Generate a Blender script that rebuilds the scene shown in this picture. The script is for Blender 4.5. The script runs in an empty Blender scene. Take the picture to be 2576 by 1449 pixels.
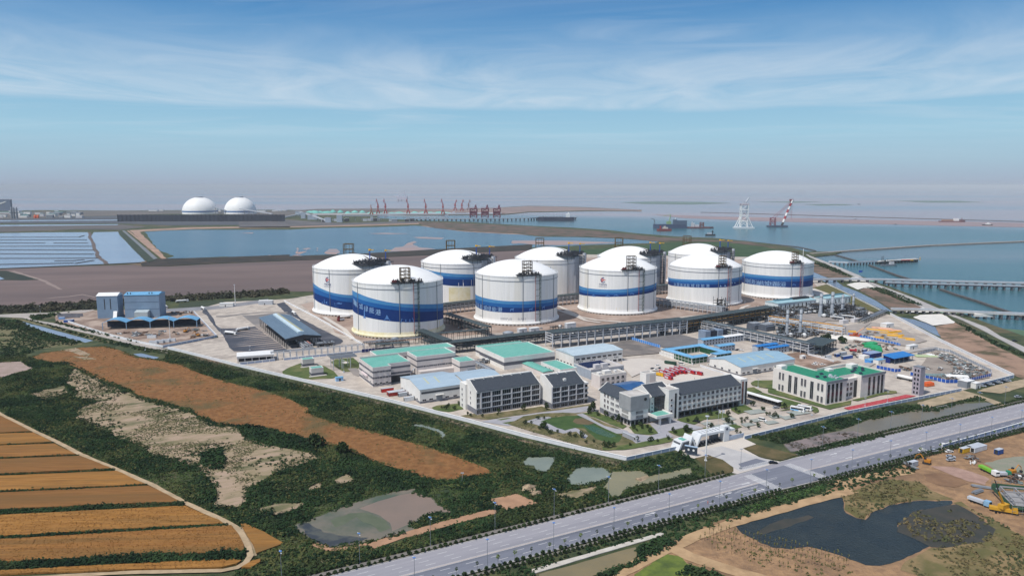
import bpy,bmesh,math,random
import numpy as np
from mathutils import Vector,Matrix
random.seed(7);RNG=np.random.default_rng(11)
SC=bpy.context.scene
COL=SC.collection
PI=math.pi
# -- camera, sky, sun, exposure
CAM_H=148.0
FPX,HOR=1850.0,467.0
PITCH=math.atan((724.5-HOR)/FPX)
cam=bpy.data.cameras.new('camera');cam_o=bpy.data.objects.new('camera',cam);COL.objects.link(cam_o)
cam.sensor_width=36.0;cam.lens=36.0*FPX/2576.0
cam.clip_start=1.0;cam.clip_end=200000.0
cam_o.location=(0,0,CAM_H);cam_o.rotation_euler=(PI/2-PITCH,0,0)
SC.camera=cam_o
SC.view_settings.view_transform='Standard';SC.view_settings.look='None'
SC.view_settings.exposure=0.0;SC.view_settings.gamma=1.0
SC.view_settings.use_curve_mapping=False
SC.cycles.use_denoising=True
SC.cycles.max_bounces=4;SC.cycles.diffuse_bounces=2;SC.cycles.glossy_bounces=2
SC.cycles.transparent_max_bounces=6;SC.cycles.volume_bounces=0
SC.cycles.caustics_reflective=False;SC.cycles.caustics_refractive=False
SUN_AZ,SUN_EL=math.radians(220),math.radians(57)
sun_dir=Vector((math.cos(SUN_AZ)*math.cos(SUN_EL),math.sin(SUN_AZ)*math.cos(SUN_EL),math.sin(SUN_EL)))
sl=bpy.data.lights.new('sun','SUN');sl.energy=3.6;sl.angle=math.radians(0.53);sl.color=(1.0,0.955,0.89)
so=bpy.data.objects.new('sun',sl);COL.objects.link(so)
so.rotation_euler=sun_dir.to_track_quat('Z','Y').to_euler();so.location=(0,0,900)
def S(r,g,b):
 f=lambda c:(c/255/12.92)if c<=10 else((c/255+.055)/1.055)**2.4
 return(f(r),f(g),f(b))
def build_world():
 w=bpy.data.worlds.new('World');SC.world=w;w.use_nodes=True
 nt=w.node_tree;N=nt.nodes;L=nt.links;N.clear()
 out=N.new('ShaderNodeOutputWorld');bg=N.new('ShaderNodeBackground');bg.inputs[1].default_value=0.1
 L.new(bg.outputs[0],out.inputs[0])
 sky=N.new('ShaderNodeTexSky');sky.sky_type='NISHITA';sky.sun_disc=False
 sky.sun_elevation=SUN_EL;sky.sun_rotation=PI/2-SUN_AZ
 sky.altitude=100;sky.air_density=1.0;sky.dust_density=1.2;sky.ozone_density=1.6
 tc=N.new('ShaderNodeTexCoord')
 sep=N.new('ShaderNodeSeparateXYZ');L.new(tc.outputs['Generated'],sep.inputs[0])
 def math_(op,a,b=None,clamp=False):
  n=N.new('ShaderNodeMath');n.operation=op;n.use_clamp=clamp
  for i,v in enumerate((a,b)):
   if v is None:continue
   if isinstance(v,(int,float)):n.inputs[i].default_value=v
   else:L.new(v,n.inputs[i])
  return n.outputs[0]
 def ramp(fac,stops,interp='LINEAR'):
  r=N.new('ShaderNodeValToRGB');r.color_ramp.interpolation=interp
  e=r.color_ramp.elements
  while len(e)<len(stops):e.new(0.5)
  for el,(p,c)in zip(e,stops):el.position=p;el.color=(*c,1)if len(c)==3 else c
  L.new(fac,r.inputs[0]);return r.outputs[0]
 def mix(fac,a,b):
  n=N.new('ShaderNodeMix');n.data_type='RGBA';n.clamp_factor=True
  if isinstance(fac,(int,float)):n.inputs[0].default_value=fac
  else:L.new(fac,n.inputs[0])
  for i,v in((6,a),(7,b)):
   if isinstance(v,tuple):n.inputs[i].default_value=(*v,1)
   else:L.new(v,n.inputs[i])
  return n.outputs[2]
 el=sep.outputs[2]
 k=1/0.1
 C=lambda r,g,b:tuple(k*c for c in S(r,g,b))
 low=ramp(math_('MULTIPLY',el,1/0.30,True),[(0.0,C(164,177,198)),(0.025,C(165,183,205)),(0.10,C(164,195,216)),(0.22,C(160,203,226)),(0.38,C(140,190,222)),(0.58,C(97,158,207)),(0.76,C(70,136,194)),(1.0,C(58,118,182))])
 skyc=mix(ramp(math_('MULTIPLY',el,1.4,True),[(0.30,(0.9,)*3),(0.75,(0.0,)*3)]),sky.outputs[0],low)
 zc=math_('ADD',math_('MAXIMUM',el,0.0),0.02)
 px=math_('DIVIDE',sep.outputs[0],zc);py=math_('DIVIDE',sep.outputs[1],zc)
 def noise(sx,sy,scale,detail,rough,dist=0.0,off=0.0):
  cmb=N.new('ShaderNodeCombineXYZ')
  L.new(math_('MULTIPLY',px,sx),cmb.inputs[0]);L.new(math_('MULTIPLY',py,sy),cmb.inputs[1]);cmb.inputs[2].default_value=off
  n=N.new('ShaderNodeTexNoise');n.inputs['Scale'].default_value=scale;n.inputs['Detail'].default_value=detail
  n.inputs['Roughness'].default_value=rough;n.inputs['Distortion'].default_value=dist
  L.new(cmb.outputs[0],n.inputs['Vector']);return n.outputs[0]
 wob=noise(0.35,0.1,1.0,3,0.55,0,3.0)
 elw=math_('ADD',el,math_('MULTIPLY',math_('SUBTRACT',wob,0.5),0.022))
 band=ramp(math_('MULTIPLY',elw,1/0.30,True),[(0.0,(0,)*3),(0.318,(0.0,)*3),(0.340,(.55,)*3),(0.40,(.62,)*3),(0.50,(.5,)*3),(0.60,(.22,)*3),(0.72,(0.03,)*3),(1,(0,)*3)])
 soft=ramp(noise(0.9,0.55,1.0,8,0.62,1.2,0.0),[(0.28,(.2,)*3),(0.66,(1,)*3)])
 d1=math_('MULTIPLY',band,soft)
 wisp=ramp(noise(0.28,.75,1.0,6,0.56,1.0,7.3),[(0.53,(0,)*3),(0.82,(.6,)*3)])
 gate=ramp(math_('MULTIPLY',el,1/0.30,True),[(0.40,(0,)*3),(0.60,(1,)*3)])
 d2=math_('MULTIPLY',wisp,gate)
 thin=math_('MULTIPLY',ramp(noise(0.3,0.8,1.0,6,0.6,0.8,2.1),[(0.45,(0,)*3),(0.8,(.35,)*3)]),ramp(math_('MULTIPLY',el,1/0.30,True),[(0.08,(0,)*3),(0.25,(1,)*3)]))
 den=math_('MAXIMUM',math_('MAXIMUM',d1,d2),thin)
 col=mix(den,skyc,C(212,224,236))
 L.new(col,bg.inputs[0])
build_world()
# -- surveying helpers: picture point -> place on the ground
FR={0:(0,0,1),1:(729.9,583.9,.2833),2:(1416.8,583.9,.2833),3:(815.7,841.5,.25),4:(1416.8,815.7,.25),5:(1932,686.9,.25),6:(0,686.9,.25),7:(515.2,686.9,1/6),8:(0,472.3,.2833),11:(0,901.6,.37744),12:(686.9,1030.4,.3),13:(1373.9,1013.2,.3),14:(1889.1,1013.2,.3005),15:(601.1,472.3,.2833),16:(1288,472.3,.2833),17:(1932,480.9,.25),21:(1073.3,738.5,.16667),22:(875.8,583.9,.18969),23:(1786,601.1,.13035),24:(1459.7,927.4,.15),25:(1674.4,1056.2,.10075),26:(772.8,635.4,.11854),27:(858.67,858.67,.1),28:(1099.1,850.1,.16),29:(1648.6,824.3,.13667),30:(1914.8,721.3,.11),31:(1648.6,729.9,.11333),32:(2129.5,815.7,.16)}
CP,SP=math.cos(PITCH),math.sin(PITCH)
def ray(fr,x,y):
 a,b,s=FR[fr]
 X=(a+x*s-1288)/FPX;Y=(724.5-b-y*s)/FPX
 return Vector((X,CP+Y*SP,-SP+Y*CP))
def g(fr,x,y,z=0.0):
 d=ray(fr,x,y);t=(z-CAM_H)/d.z
 return Vector((d.x*t,d.y*t,z))
def G(fr,*pts,z=0.0):return[g(fr,x,y,z)for x,y in pts]
def hz(fr,x,y,ty,Y=None):
 if Y is None:Y=g(fr,x,y).y
 d=ray(fr,x,ty);return CAM_H+d.z*Y/d.y
A_S=math.radians(28.2)
U=Vector((math.cos(A_S),math.sin(A_S),0));V=Vector((-math.sin(A_S),math.cos(A_S),0))
def uv(p):return p.dot(U),p.dot(V)
# -- mesh builder
class MB:
 def __init__(s):s.v=[];s.f=[]
 def add(s,vs,fs):
  n=len(s.v);s.v+=[tuple(p)for p in vs];s.f+=[tuple(i+n for i in f)for f in fs];return s
 def box(s,x0,y0,z0,x1,y1,z1):
  return s.add([(x0,y0,z0),(x1,y0,z0),(x1,y1,z0),(x0,y1,z0),(x0,y0,z1),(x1,y0,z1),(x1,y1,z1),(x0,y1,z1)],[(3,2,1,0),(4,5,6,7),(0,1,5,4),(1,2,6,5),(2,3,7,6),(3,0,4,7)])
 def cbox(s,cx,cy,z0,sx,sy,h,rot=0.0):
  c,n=math.cos(rot),math.sin(rot);q=[]
  for z in(z0,z0+h):
   for dx,dy in((-1,-1),(1,-1),(1,1),(-1,1)):
    x,y=dx*sx/2,dy*sy/2;q.append((cx+x*c-y*n,cy+x*n+y*c,z))
  return s.add(q,[(3,2,1,0),(4,5,6,7),(0,1,5,4),(1,2,6,5),(2,3,7,6),(3,0,4,7)])
 def prism(s,poly,z0,z1,bottom=True):
  n=len(poly);vs=[(p[0],p[1],z0)for p in poly]+[(p[0],p[1],z1)for p in poly]
  a=sum(poly[i][0]*poly[(i+1)%n][1]-poly[(i+1)%n][0]*poly[i][1]for i in range(n))
  fs=[tuple(range(n,2*n))]+[(i,(i+1)%n,n+(i+1)%n,n+i)for i in range(n)]
  if bottom:fs.append(tuple(range(n-1,-1,-1)))
  if a<0:fs=[f[::-1]for f in fs]
  return s.add(vs,fs)
 def profile(s,pts,x0,x1):
  n=len(pts);vs=[(x0,y,z)for y,z in pts]+[(x1,y,z)for y,z in pts]
  return s.add(vs,[tuple(range(n-1,-1,-1)),tuple(range(n,2*n))]+[(i,(i+1)%n,n+(i+1)%n,n+i)for i in range(n)])
 def profile_y(s,pts,y0,y1):
  n=len(pts);vs=[(x,y0,z)for x,z in pts]+[(x,y1,z)for x,z in pts]
  return s.add(vs,[tuple(range(n)),tuple(range(2*n-1,n-1,-1))]+[(i,n+i,n+(i+1)%n,(i+1)%n)for i in range(n)])
 def tube(s,p0,p1,r0,r1=None,n=6,cap=True):
  p0,p1=Vector(p0),Vector(p1);r1=r0 if r1 is None else r1
  d=(p1-p0).normalized();a=d.orthogonal().normalized();b=d.cross(a)
  vs=[]
  for p,r in((p0,r0),(p1,r1)):
   for k in range(n):
    t=2*PI*k/n+PI/n;vs.append(p+a*(r*math.cos(t))+b*(r*math.sin(t)))
  fs=[(k,(k+1)%n,n+(k+1)%n,n+k)for k in range(n)]
  if cap:fs+=[tuple(range(n-1,-1,-1)),tuple(range(n,2*n))]
  return s.add(vs,fs)
 def path(s,pts,r,n=6):
  for a,b in zip(pts,pts[1:]):s.tube(a,b,r,n=n)
  return s
 def lathe(s,prof,n=32,cx=0,cy=0,a0=0.0,a1=2*PI):
  full=abs(a1-a0-2*PI)<1e-6;m=n if full else n+1;vs=[]
  for r,z in prof:
   for k in range(m):
    t=a0+(a1-a0)*k/n;vs.append((cx+r*math.cos(t),cy+r*math.sin(t),z))
  fs=[]
  for i in range(len(prof)-1):
   for k in range(n):
    k2=(k+1)%m;fs.append((i*m+k,i*m+k2,(i+1)*m+k2,(i+1)*m+k))
  return s.add(vs,fs)
 def lattice(s,x0,y0,z0,x1,y1,z1,lev,r,diag=True):
  c=[(x0,y0),(x1,y0),(x1,y1),(x0,y1)]
  for x,y in c:s.tube((x,y,z0),(x,y,z1),r,n=4)
  for i in range(lev+1):
   z=z0+(z1-z0)*i/lev
   for k in range(4):
    a,b=c[k],c[(k+1)%4]
    if i:s.tube((*a,z),(*b,z),r*.8,n=4)
    if diag and i<lev:
     z2=z0+(z1-z0)*(i+1)/lev
     q=(a,b)if(i+k)%2 else(b,a);s.tube((*q[0],z),(*q[1],z2),r*.6,n=3)
  return s
 def quad(s,a,b,c,d):return s.add([a,b,c,d],[(0,1,2,3)])
 def build(s,name,mat,parent=None,smooth=False,loc=None,rot=0.0):
  me=bpy.data.meshes.new(name);me.from_pydata(s.v,[],s.f)
  if smooth:me.polygons.foreach_set('use_smooth',[True]*len(me.polygons))
  if mat is not None:me.materials.append(mat)
  me.update()
  o=bpy.data.objects.new(name,me);COL.objects.link(o)
  if parent is not None:o.parent=parent
  if loc is not None:o.location=loc
  if rot:o.rotation_euler=(0,0,rot)
  return o
def tag(o,label,cat,group=None,kind=None):
 if label:o['label']=label
 if cat:o['category']=cat
 if group:o['group']=group
 if kind:o['kind']=kind
 return o
def thing(name,label,cat,loc=(0,0,0),rot=0.0,group=None):
 o=bpy.data.objects.new(name,None);COL.objects.link(o);o.empty_display_size=2
 o.location=loc;o.rotation_euler=(0,0,rot);return tag(o,label,cat,group)
def kids(o):return[c for c in bpy.data.objects if c.parent==o]
def dup(root,loc,rot=None,label=None,group=None,scale=None):
 def cp(o,par):
  c=o.copy();COL.objects.link(c);c.parent=par
  for k in KIDS.get(o.name,()):cp(k,c)
  return c
 if root.name not in KIDS:
  def reg(o):KIDS[o.name]=kids(o);[reg(k)for k in KIDS[o.name]]
  reg(root)
 r=cp(root,None);r.location=loc
 if rot is not None:r.rotation_euler=(0,0,rot)
 if scale is not None:r.scale=(scale,)*3 if not isinstance(scale,tuple)else scale
 if label:r['label']=label
 if group:r['group']=group
 return r
KIDS={}
def ragged(poly,seg,amp,seed=0):
 r=np.random.default_rng(seed);out=[]
 n=len(poly)
 for i in range(n):
  a,b=Vector(poly[i]),Vector(poly[(i+1)%n]);L=(b-a).length;m=max(1,int(L/seg));d=(b-a).normalized()if L>0 else Vector((1,0,0))
  nr=Vector((-d.y,d.x,0));w=0
  for k in range(m):
   w=.55*w+.6*r.normal(0,amp)if k else 0
   out.append(a+(b-a)*(k/m)+nr*w)
 return out
def sheet(name,poly,z,mat,seg=0,amp=0,seed=0,parent=None,kind='structure',thick=0.0):
 if seg:poly=ragged(poly,seg,amp,seed)
 mb=MB()
 if thick:mb.prism(poly,z-thick,z,bottom=False)
 else:
  n=len(poly);a=sum(poly[i][0]*poly[(i+1)%n][1]-poly[(i+1)%n][0]*poly[i][1]for i in range(n))
  ps=[(p[0],p[1],z)for p in poly];mb.add(ps if a>0 else ps[::-1],[tuple(range(n))])
 o=mb.build(name,mat,parent)
 if kind and parent is None:o['kind']=kind
 return o
def strip_poly(pts,w0,w1=None):
 w1=w0 if w1 is None else w1;n=len(pts);Lf,Rt=[],[]
 for i,p in enumerate(pts):
  d=(pts[min(i+1,n-1)]-pts[max(i-1,0)]);d=Vector((d.x,d.y,0)).normalized();nr=Vector((-d.y,d.x,0))
  Lf.append(p+nr*w0);Rt.append(p-nr*w1)
 return Lf+Rt[::-1]
 # -- materials
MATS={}
def mat(name,c1,c2=None,scale=0.1,rough=0.85,c3=None,scale3=0.01,cut3=(0.45,0.6),bump=0.0,bscale=1.0,metal=0.0,spec=0.3,stretch=(1,1,1),rot=0.0,ramp=(0.38,0.62),detail=8,emit=None,rough2=None):
 if name in MATS:return MATS[name]
 m=bpy.data.materials.new(name);MATS[name]=m;m.use_nodes=True
 nt=m.node_tree;N,L=nt.nodes,nt.links;b=N['Principled BSDF']
 b.inputs['Roughness'].default_value=rough;b.inputs['Metallic'].default_value=metal;b.inputs['Specular IOR Level'].default_value=spec
 b.inputs['Base Color'].default_value=(*c1,1)
 if c2 is None and not bump:return m
 geo=N.new('ShaderNodeNewGeometry');mp=N.new('ShaderNodeMapping');mp.vector_type='TEXTURE'
 mp.inputs['Rotation'].default_value=(0,0,rot);mp.inputs['Scale'].default_value=tuple(1/q for q in stretch)
 L.new(geo.outputs['Position'],mp.inputs[0])
 def noise(sc,det=detail,ro=0.62,vec=None):
  n=N.new('ShaderNodeTexNoise');n.inputs['Scale'].default_value=sc;n.inputs['Detail'].default_value=det;n.inputs['Roughness'].default_value=ro
  L.new(vec or mp.outputs[0],n.inputs['Vector']);return n.outputs[0]
 def rampn(fac,p0,p1,a,c):
  r=N.new('ShaderNodeValToRGB');e=r.color_ramp.elements;e[0].position=p0;e[1].position=p1
  e[0].color=(*a,1);e[1].color=(*c,1);L.new(fac,r.inputs[0]);return r.outputs[0]
 if c2 is not None:
  col=rampn(noise(scale),ramp[0],ramp[1],c1,c2)
  if c3 is not None:
   f=rampn(noise(scale3,6),cut3[0],cut3[1],(0,0,0),(1,1,1))
   mx=N.new('ShaderNodeMix');mx.data_type='RGBA';L.new(f,mx.inputs[0]);L.new(col,mx.inputs[6]);mx.inputs[7].default_value=(*c3,1);col=mx.outputs[2]
  L.new(col,b.inputs['Base Color'])
 if bump:
  bp=N.new('ShaderNodeBump');bp.inputs['Strength'].default_value=bump;bp.inputs['Distance'].default_value=1.0/bscale
  L.new(noise(bscale,6),bp.inputs['Height']);L.new(bp.outputs[0],b.inputs['Normal'])
 return m
def flat(name,rgb,rough=0.6,metal=0.0,var=0.08,scale=0.3,spec=0.3):
 c=S(*rgb)if max(rgb)>1 else rgb
 return mat(name,tuple(q*(1-var)for q in c),tuple(min(1,q*(1+var))for q in c),scale=scale,rough=rough,metal=metal,spec=spec)
WHITE=flat('white paint',(232,232,230),.55,var=.04)
GREY=flat('grey steel',(128,134,142),.55)
LGREY=flat('light grey steel',(186,191,198),.5)
DARK=flat('dark steel',(52,54,58),.6,var=.2)
GLASS=mat('dark window glass',S(26,34,46),rough=.12,spec=.6)
YEL=flat('yellow paint',(215,165,30),.5)
BLUEP=flat('blue paint',(32,78,165),.5)
RED=flat('red paint',(176,34,40),.45)
ORANGE=flat('orange paint',(214,96,40),.5)
BROWNST=flat('weathered brown steel',(66,54,38),.7,var=.25,scale=.8)
NAVY=mat('navy tile roof',S(60,66,74),S(74,80,88),scale=1.2,rough=.55,bump=.0)
GREENR=mat('turquoise roof coating',S(122,184,170),S(100,170,156),scale=.25,rough=.6,c3=S(70,160,140),scale3=.12,cut3=(.58,.72),stretch=(1,4,1),rot=A_S)
MINT=mat('green roof coating',S(48,140,108),S(38,124,94),scale=.5,rough=.6)
BLUER=mat('pale blue metal roof',S(158,180,196),S(174,193,206),scale=.4,rough=.45,stretch=(.3,3,1),rot=A_S)
SKYR=mat('bright blue metal roof',S(104,164,204),S(120,176,214),scale=.3,rough=.45)
DBLUER=mat('strong blue metal roof',S(40,116,186),S(52,130,200),scale=.3,rough=.45)
CONC=mat('pale concrete',S(186,182,178),S(204,200,194),scale=.2,rough=.9,c3=S(170,164,158),scale3=.03)
WALLW=mat('off white wall',S(222,220,214),S(232,230,226),scale=.15,rough=.85)
WALLG=mat('light grey wall',S(196,194,196),S(206,204,206),scale=.2,rough=.85)
WALLD=mat('grey stone plinth',S(112,114,122),S(128,130,138),scale=.4,rough=.85)
# -- sea and land
def water_mat(name,c1,c2,scale=.002,rough=.22,stretch=(1,1,1),c3=None,scale3=.0005,cut3=(.45,.6),bump=.25,bs=.35,rot=0):
 m=mat(name,c1,c2,scale=scale,rough=rough,spec=.22,c3=c3,scale3=scale3,cut3=cut3,bump=bump,bscale=bs,stretch=stretch,rot=rot);return m
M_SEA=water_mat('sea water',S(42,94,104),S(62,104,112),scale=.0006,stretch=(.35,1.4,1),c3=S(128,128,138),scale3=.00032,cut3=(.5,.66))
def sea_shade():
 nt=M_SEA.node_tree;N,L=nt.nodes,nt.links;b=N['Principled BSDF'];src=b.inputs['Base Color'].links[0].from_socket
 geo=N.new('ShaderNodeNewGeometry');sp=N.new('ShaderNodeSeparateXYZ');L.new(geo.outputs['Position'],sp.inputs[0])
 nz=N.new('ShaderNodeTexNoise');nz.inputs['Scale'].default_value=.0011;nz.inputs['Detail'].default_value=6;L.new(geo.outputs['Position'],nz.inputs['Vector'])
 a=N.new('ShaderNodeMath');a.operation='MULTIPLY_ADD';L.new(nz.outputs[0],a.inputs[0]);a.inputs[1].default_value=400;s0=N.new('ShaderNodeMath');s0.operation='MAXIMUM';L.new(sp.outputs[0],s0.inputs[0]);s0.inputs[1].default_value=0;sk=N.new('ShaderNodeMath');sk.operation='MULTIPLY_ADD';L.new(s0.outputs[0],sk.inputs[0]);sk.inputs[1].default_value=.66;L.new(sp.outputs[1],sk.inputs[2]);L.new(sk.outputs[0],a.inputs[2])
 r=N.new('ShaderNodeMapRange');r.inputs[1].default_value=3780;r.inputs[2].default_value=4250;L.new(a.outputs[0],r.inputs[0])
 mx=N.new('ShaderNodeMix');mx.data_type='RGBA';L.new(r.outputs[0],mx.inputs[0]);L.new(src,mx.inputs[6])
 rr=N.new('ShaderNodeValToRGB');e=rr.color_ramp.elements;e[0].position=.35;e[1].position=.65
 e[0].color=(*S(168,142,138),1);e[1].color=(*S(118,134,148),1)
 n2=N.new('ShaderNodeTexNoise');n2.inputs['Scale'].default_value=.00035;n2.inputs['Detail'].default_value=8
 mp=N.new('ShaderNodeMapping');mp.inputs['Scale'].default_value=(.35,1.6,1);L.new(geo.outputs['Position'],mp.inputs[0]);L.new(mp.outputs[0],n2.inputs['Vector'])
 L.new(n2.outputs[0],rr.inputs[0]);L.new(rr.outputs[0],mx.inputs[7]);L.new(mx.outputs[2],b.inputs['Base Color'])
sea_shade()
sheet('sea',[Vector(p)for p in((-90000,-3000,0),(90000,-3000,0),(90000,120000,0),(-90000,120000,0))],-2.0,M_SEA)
M_LAND=mat('scrubby ground',S(46,62,40),S(86,90,58),scale=.06,rough=.95,c3=S(118,100,82),scale3=.006,cut3=(.56,.68),bump=.4,bscale=.6)
P0=lambda*pts:G(0,*pts)
coast_far=[(-900,536),(-300,533),(0,531),(100,529),(300,530),(450,529),(690,528),(860,530),(1010,527),(1150,526),(1250,523),(1330,518),(1460,521),(1615,528.5),(1610,531),(1480,531),(1330,534),(1270,540),(1100,541.5),(950,542),(948,549),(1056,555),(1150,557.5),(1240,563),(1330,568),(1440,573),(1530,579),(1600,587),(1700,595),(1800,599),(1900,609),(1990,622),(2030,633),(2120,633),(2100,640),(2046,645),(2082,665),(2190,704),(2320,751),(2482,812),(2576,845),(2900,960),(3300,1080)]
land=P0(*coast_far)+[Vector((900,150,0)),Vector((600,60,0)),Vector((-600,60,0)),Vector((-4000,900,0))]
sheet('ground',land,0.0,M_LAND,seg=25,amp=1.2,seed=3,thick=3.0)
M_FLAT=mat('pink tidal mud',S(160,136,132),S(140,128,132),scale=.004,rough=.6,stretch=(.3,1.5,1))
M_ALGA=mat('green tidal weed',S(84,112,98),S(108,126,120),scale=.004,rough=.8,stretch=(.4,1.5,1))
for k,pts in enumerate([[(1560,509),(1640,507),(1760,508),(1840,511),(1740,514.5),(1620,513)],[(1900,508),(2010,506.5),(2070,508),(2000,510)],[(2020,514),(2120,513.5),(2150,516),(2060,517)],[(2250,505),(2400,505),(2480,509),(2330,509.5)]]):
 sheet('tidal_flat',P0(*pts),-1.5,M_ALGA,seg=60,amp=8,seed=k)
sheet('tidal_flat',P0((1640,539),(1850,545),(2150,551),(2576,560),(3000,568),(3000,578),(2576,571),(2150,562),(1900,555),(1720,548)),-1.7,M_FLAT,seg=80,amp=10,seed=9)
M_LAG=water_mat('lagoon water',S(50,90,112),S(66,102,120),scale=.004,rough=.2,stretch=(.3,1.3,1))
lag=G(8,(1290,393),(1450,383),(1700,374),(2200,374),(2576,374))+G(15,(700,360),(1150,352),(1400,345),(1560,337),(1680,349),(1880,368),(2130,394),(2400,412))+G(16,(0,408),(250,436),(600,440),(1000,455),(1300,480),(1270,492),(1000,498),(700,508),(480,520),(200,530),(0,542))+G(15,(2300,528),(1950,545),(1500,570),(940,590),(500,605),(0,618))+G(8,(2000,612),(1700,625),(1480,632),(1545,610),(1420,560),(1340,470))
sheet('lagoon',lag,.08,M_LAG,seg=14,amp=2.0,seed=5)
M_SILT=mat('lagoon silt',S(170,142,132),S(140,140,148),scale=.012,rough=.7,stretch=(.3,1.6,1))
for k,(fr,pts)in enumerate([(15,[(1380,530),(1450,525),(1500,490),(1560,475),(1580,485),(1540,500),(1600,530),(1750,545),(1500,562),(1330,568)]),(15,[(500,585),(520,530),(530,545),(520,575),(620,560),(540,590)]),(15,[(560,545),(610,535),(640,540),(600,555)]),(15,[(690,535),(700,535),(700,565),(690,560)]),(15,[(760,580),(800,545),(870,545),(900,575),(860,592),(780,590)]),(15,[(230,612),(270,598),(330,612)]),(15,[(340,605),(390,597),(420,615),(350,617)]),(15,[(470,605),(520,592),(580,608)]),(15,[(1540,440),(1640,438),(1820,445),(1800,458),(1600,452)]),(15,[(1150,408),(1300,403),(1510,408),(1350,415)]),(8,[(2130,405),(2250,400),(2240,408)]),(16,[(0,470),(200,468),(420,470),(760,480),(980,490),(700,500),(420,512),(180,505),(60,495),(0,500)])]):
 sheet('mudflat',G(fr,*pts),.14+.01*k,M_SILT,seg=8,amp=1.6,seed=40+k)
M_BEACH=mat('pinkish shore',S(176,146,126),S(146,124,112),scale=.02,rough=.95)
sheet('shore',G(15,(1600,335),(1750,345),(2000,360),(2300,385),(2576,405),(2576,420),(2300,408),(2000,390),(1800,366),(1690,352)),.1,M_BEACH,seg=14,amp=1.5,seed=2)
sheet('shore',G(8,(1150,378),(1700,352),(2300,344),(2576,344),(2576,352),(2300,356),(1750,366),(1290,386),(1240,394),(1480,630),(1440,634)),.1,M_BEACH,seg=14,amp=1,seed=4)
sheet('shore',G(15,(0,345),(500,340),(1000,330),(1600,312),(1600,324),(1000,342),(500,352),(0,356)),.1,M_BEACH,seg=14,amp=1,seed=6)
sheet('shore',G(16,(0,385),(300,398),(700,408),(1000,425),(1280,445),(1500,462),(1300,470),(1000,450),(600,432),(250,425),(0,400)),.1,mat('brown bank',S(128,102,88),S(104,86,76),scale=.03,rough=.95),seg=14,amp=2,seed=8)
M_BANK=mat('dark vegetated bank',S(44,46,42),S(66,58,50),scale=.03,rough=.95)
sheet('embankment',G(8,(1250,672),(1420,632),(1900,622),(2576,596),(2576,648),(1900,675),(1500,697),(1260,700)),.5,M_BANK,seg=12,amp=1,seed=1,thick=.5)
sheet('embankment',G(15,(0,622),(940,596),(1700,552),(2600,505),(2600,555),(1700,600),(800,640),(0,662)),.56,M_BANK,seg=12,amp=1,seed=2,thick=.5)
M_GRN=mat('green plot',S(46,72,44),S(62,84,50),scale=.02,rough=.95)
sheet('field',G(16,(450,560),(950,530),(1250,500),(1500,482),(1850,480),(2100,490),(2300,540),(2560,590),(2560,640),(1700,640),(500,640)),.1,M_GRN,seg=15,amp=1,seed=3)
M_SALT=water_mat('pale pond water',S(150,166,186),S(134,154,178),scale=.01,rough=.15,stretch=(.3,1.5,1))
sheet('salt_pond',G(8,(-400,410),(0,405),(400,398),(790,396),(795,440),(815,480),(840,545),(860,600),(900,640),(945,680),(500,695),(0,718),(-500,738)),.1,M_SALT,seg=20,amp=.8,seed=1)
sheet('salt_pond',G(8,(830,396),(1050,392),(1060,420),(1290,652),(1230,664),(965,678),(915,640),(870,600),(850,545),(825,480),(805,440)),.1,M_SALT,seg=20,amp=.8,seed=2)
for k,(fr,pts)in enumerate([(8,[(0,441),(300,441),(560,441),(700,440),(745,427)]),(8,[(0,466),(400,464),(770,464)]),(8,[(0,492),(400,492)]),(8,[(480,492),(780,492)]),(8,[(0,522),(500,520),(820,522)]),(8,[(0,553),(400,553),(830,555)]),(8,[(0,588),(400,590),(830,591)]),(8,[(0,629),(400,629),(870,627)]),(8,[(0,683),(300,678),(650,671)]),(8,[(670,674),(830,647)]),(8,[(490,650),(650,650),(745,641)]),(8,[(-5,722),(500,702),(960,682),(1250,668)])]):
 c=G(fr,*pts);c=[c[0]+(c[-1]-c[0])*0]+c[1:]
 if pts[0][0]==0:c=[c[0]-(c[1]-c[0])*1.0]+c
 sheet('pond_dike',strip_poly(ragged(c,25,.5,k)[:-max(1,int((c[0]-c[-1]).length/25))]if len(c)>9 else c,2.6 if k!=11 else 5),.9,M_BANK,thick=.9)
sheet('pond_dike',strip_poly(G(8,(790,398),(805,420),(795,440),(815,470),(830,500),(840,545),(865,575),(860,600),(895,635),(930,655),(950,680)),3.5),.9,mat('bare dike',S(112,98,92),S(92,84,80),scale=.05),thick=.9,seg=10,amp=1,seed=3)
sheet('embankment',G(8,(1050,385),(1075,385),(1390,640),(1320,665),(1280,640),(1180,545),(1090,440)),1.0,mat('grassy dike',S(48,62,48),S(62,70,54),scale=.03),thick=1.0)
sheet('road',G(8,(1085,383),(1105,382),(1400,632),(1365,640)),1.1,mat('grey dike road',S(112,118,124),S(124,128,132),scale=.03),thick=1.1)
sheet('road',G(8,(1128,384),(1142,384),(1468,634),(1440,636)),1.1,M_BEACH,thick=1.1)
M_MUD=mat('bare grey brown mud',S(106,92,89),S(120,104,100),scale=.006,rough=.95,c3=S(96,85,84),scale3=.004,cut3=(.45,.7),stretch=(.4,1.6,1),rot=.15)
sheet('mudfield',G(8,(-600,745),(0,726),(500,706),(950,690),(1200,686),(1265,702),(1500,700),(1900,678),(2576,651))+G(15,(500,645),(1000,632),(1700,601),(2600,555))+P0((1470,640),(1420,700),(1000,735))+G(6,(2576,185),(1550,240),(960,288),(0,345),(-900,392)),.15,M_MUD,seg=15,amp=.8,seed=2)
sheet('embankment',G(8,(-30,738),(60,740),(350,818),(200,824),(0,822),(-100,822)),.4,mat('dark green wedge',S(40,50,42),S(52,58,46),scale=.04),seg=12,amp=1,thick=.4)
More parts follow.
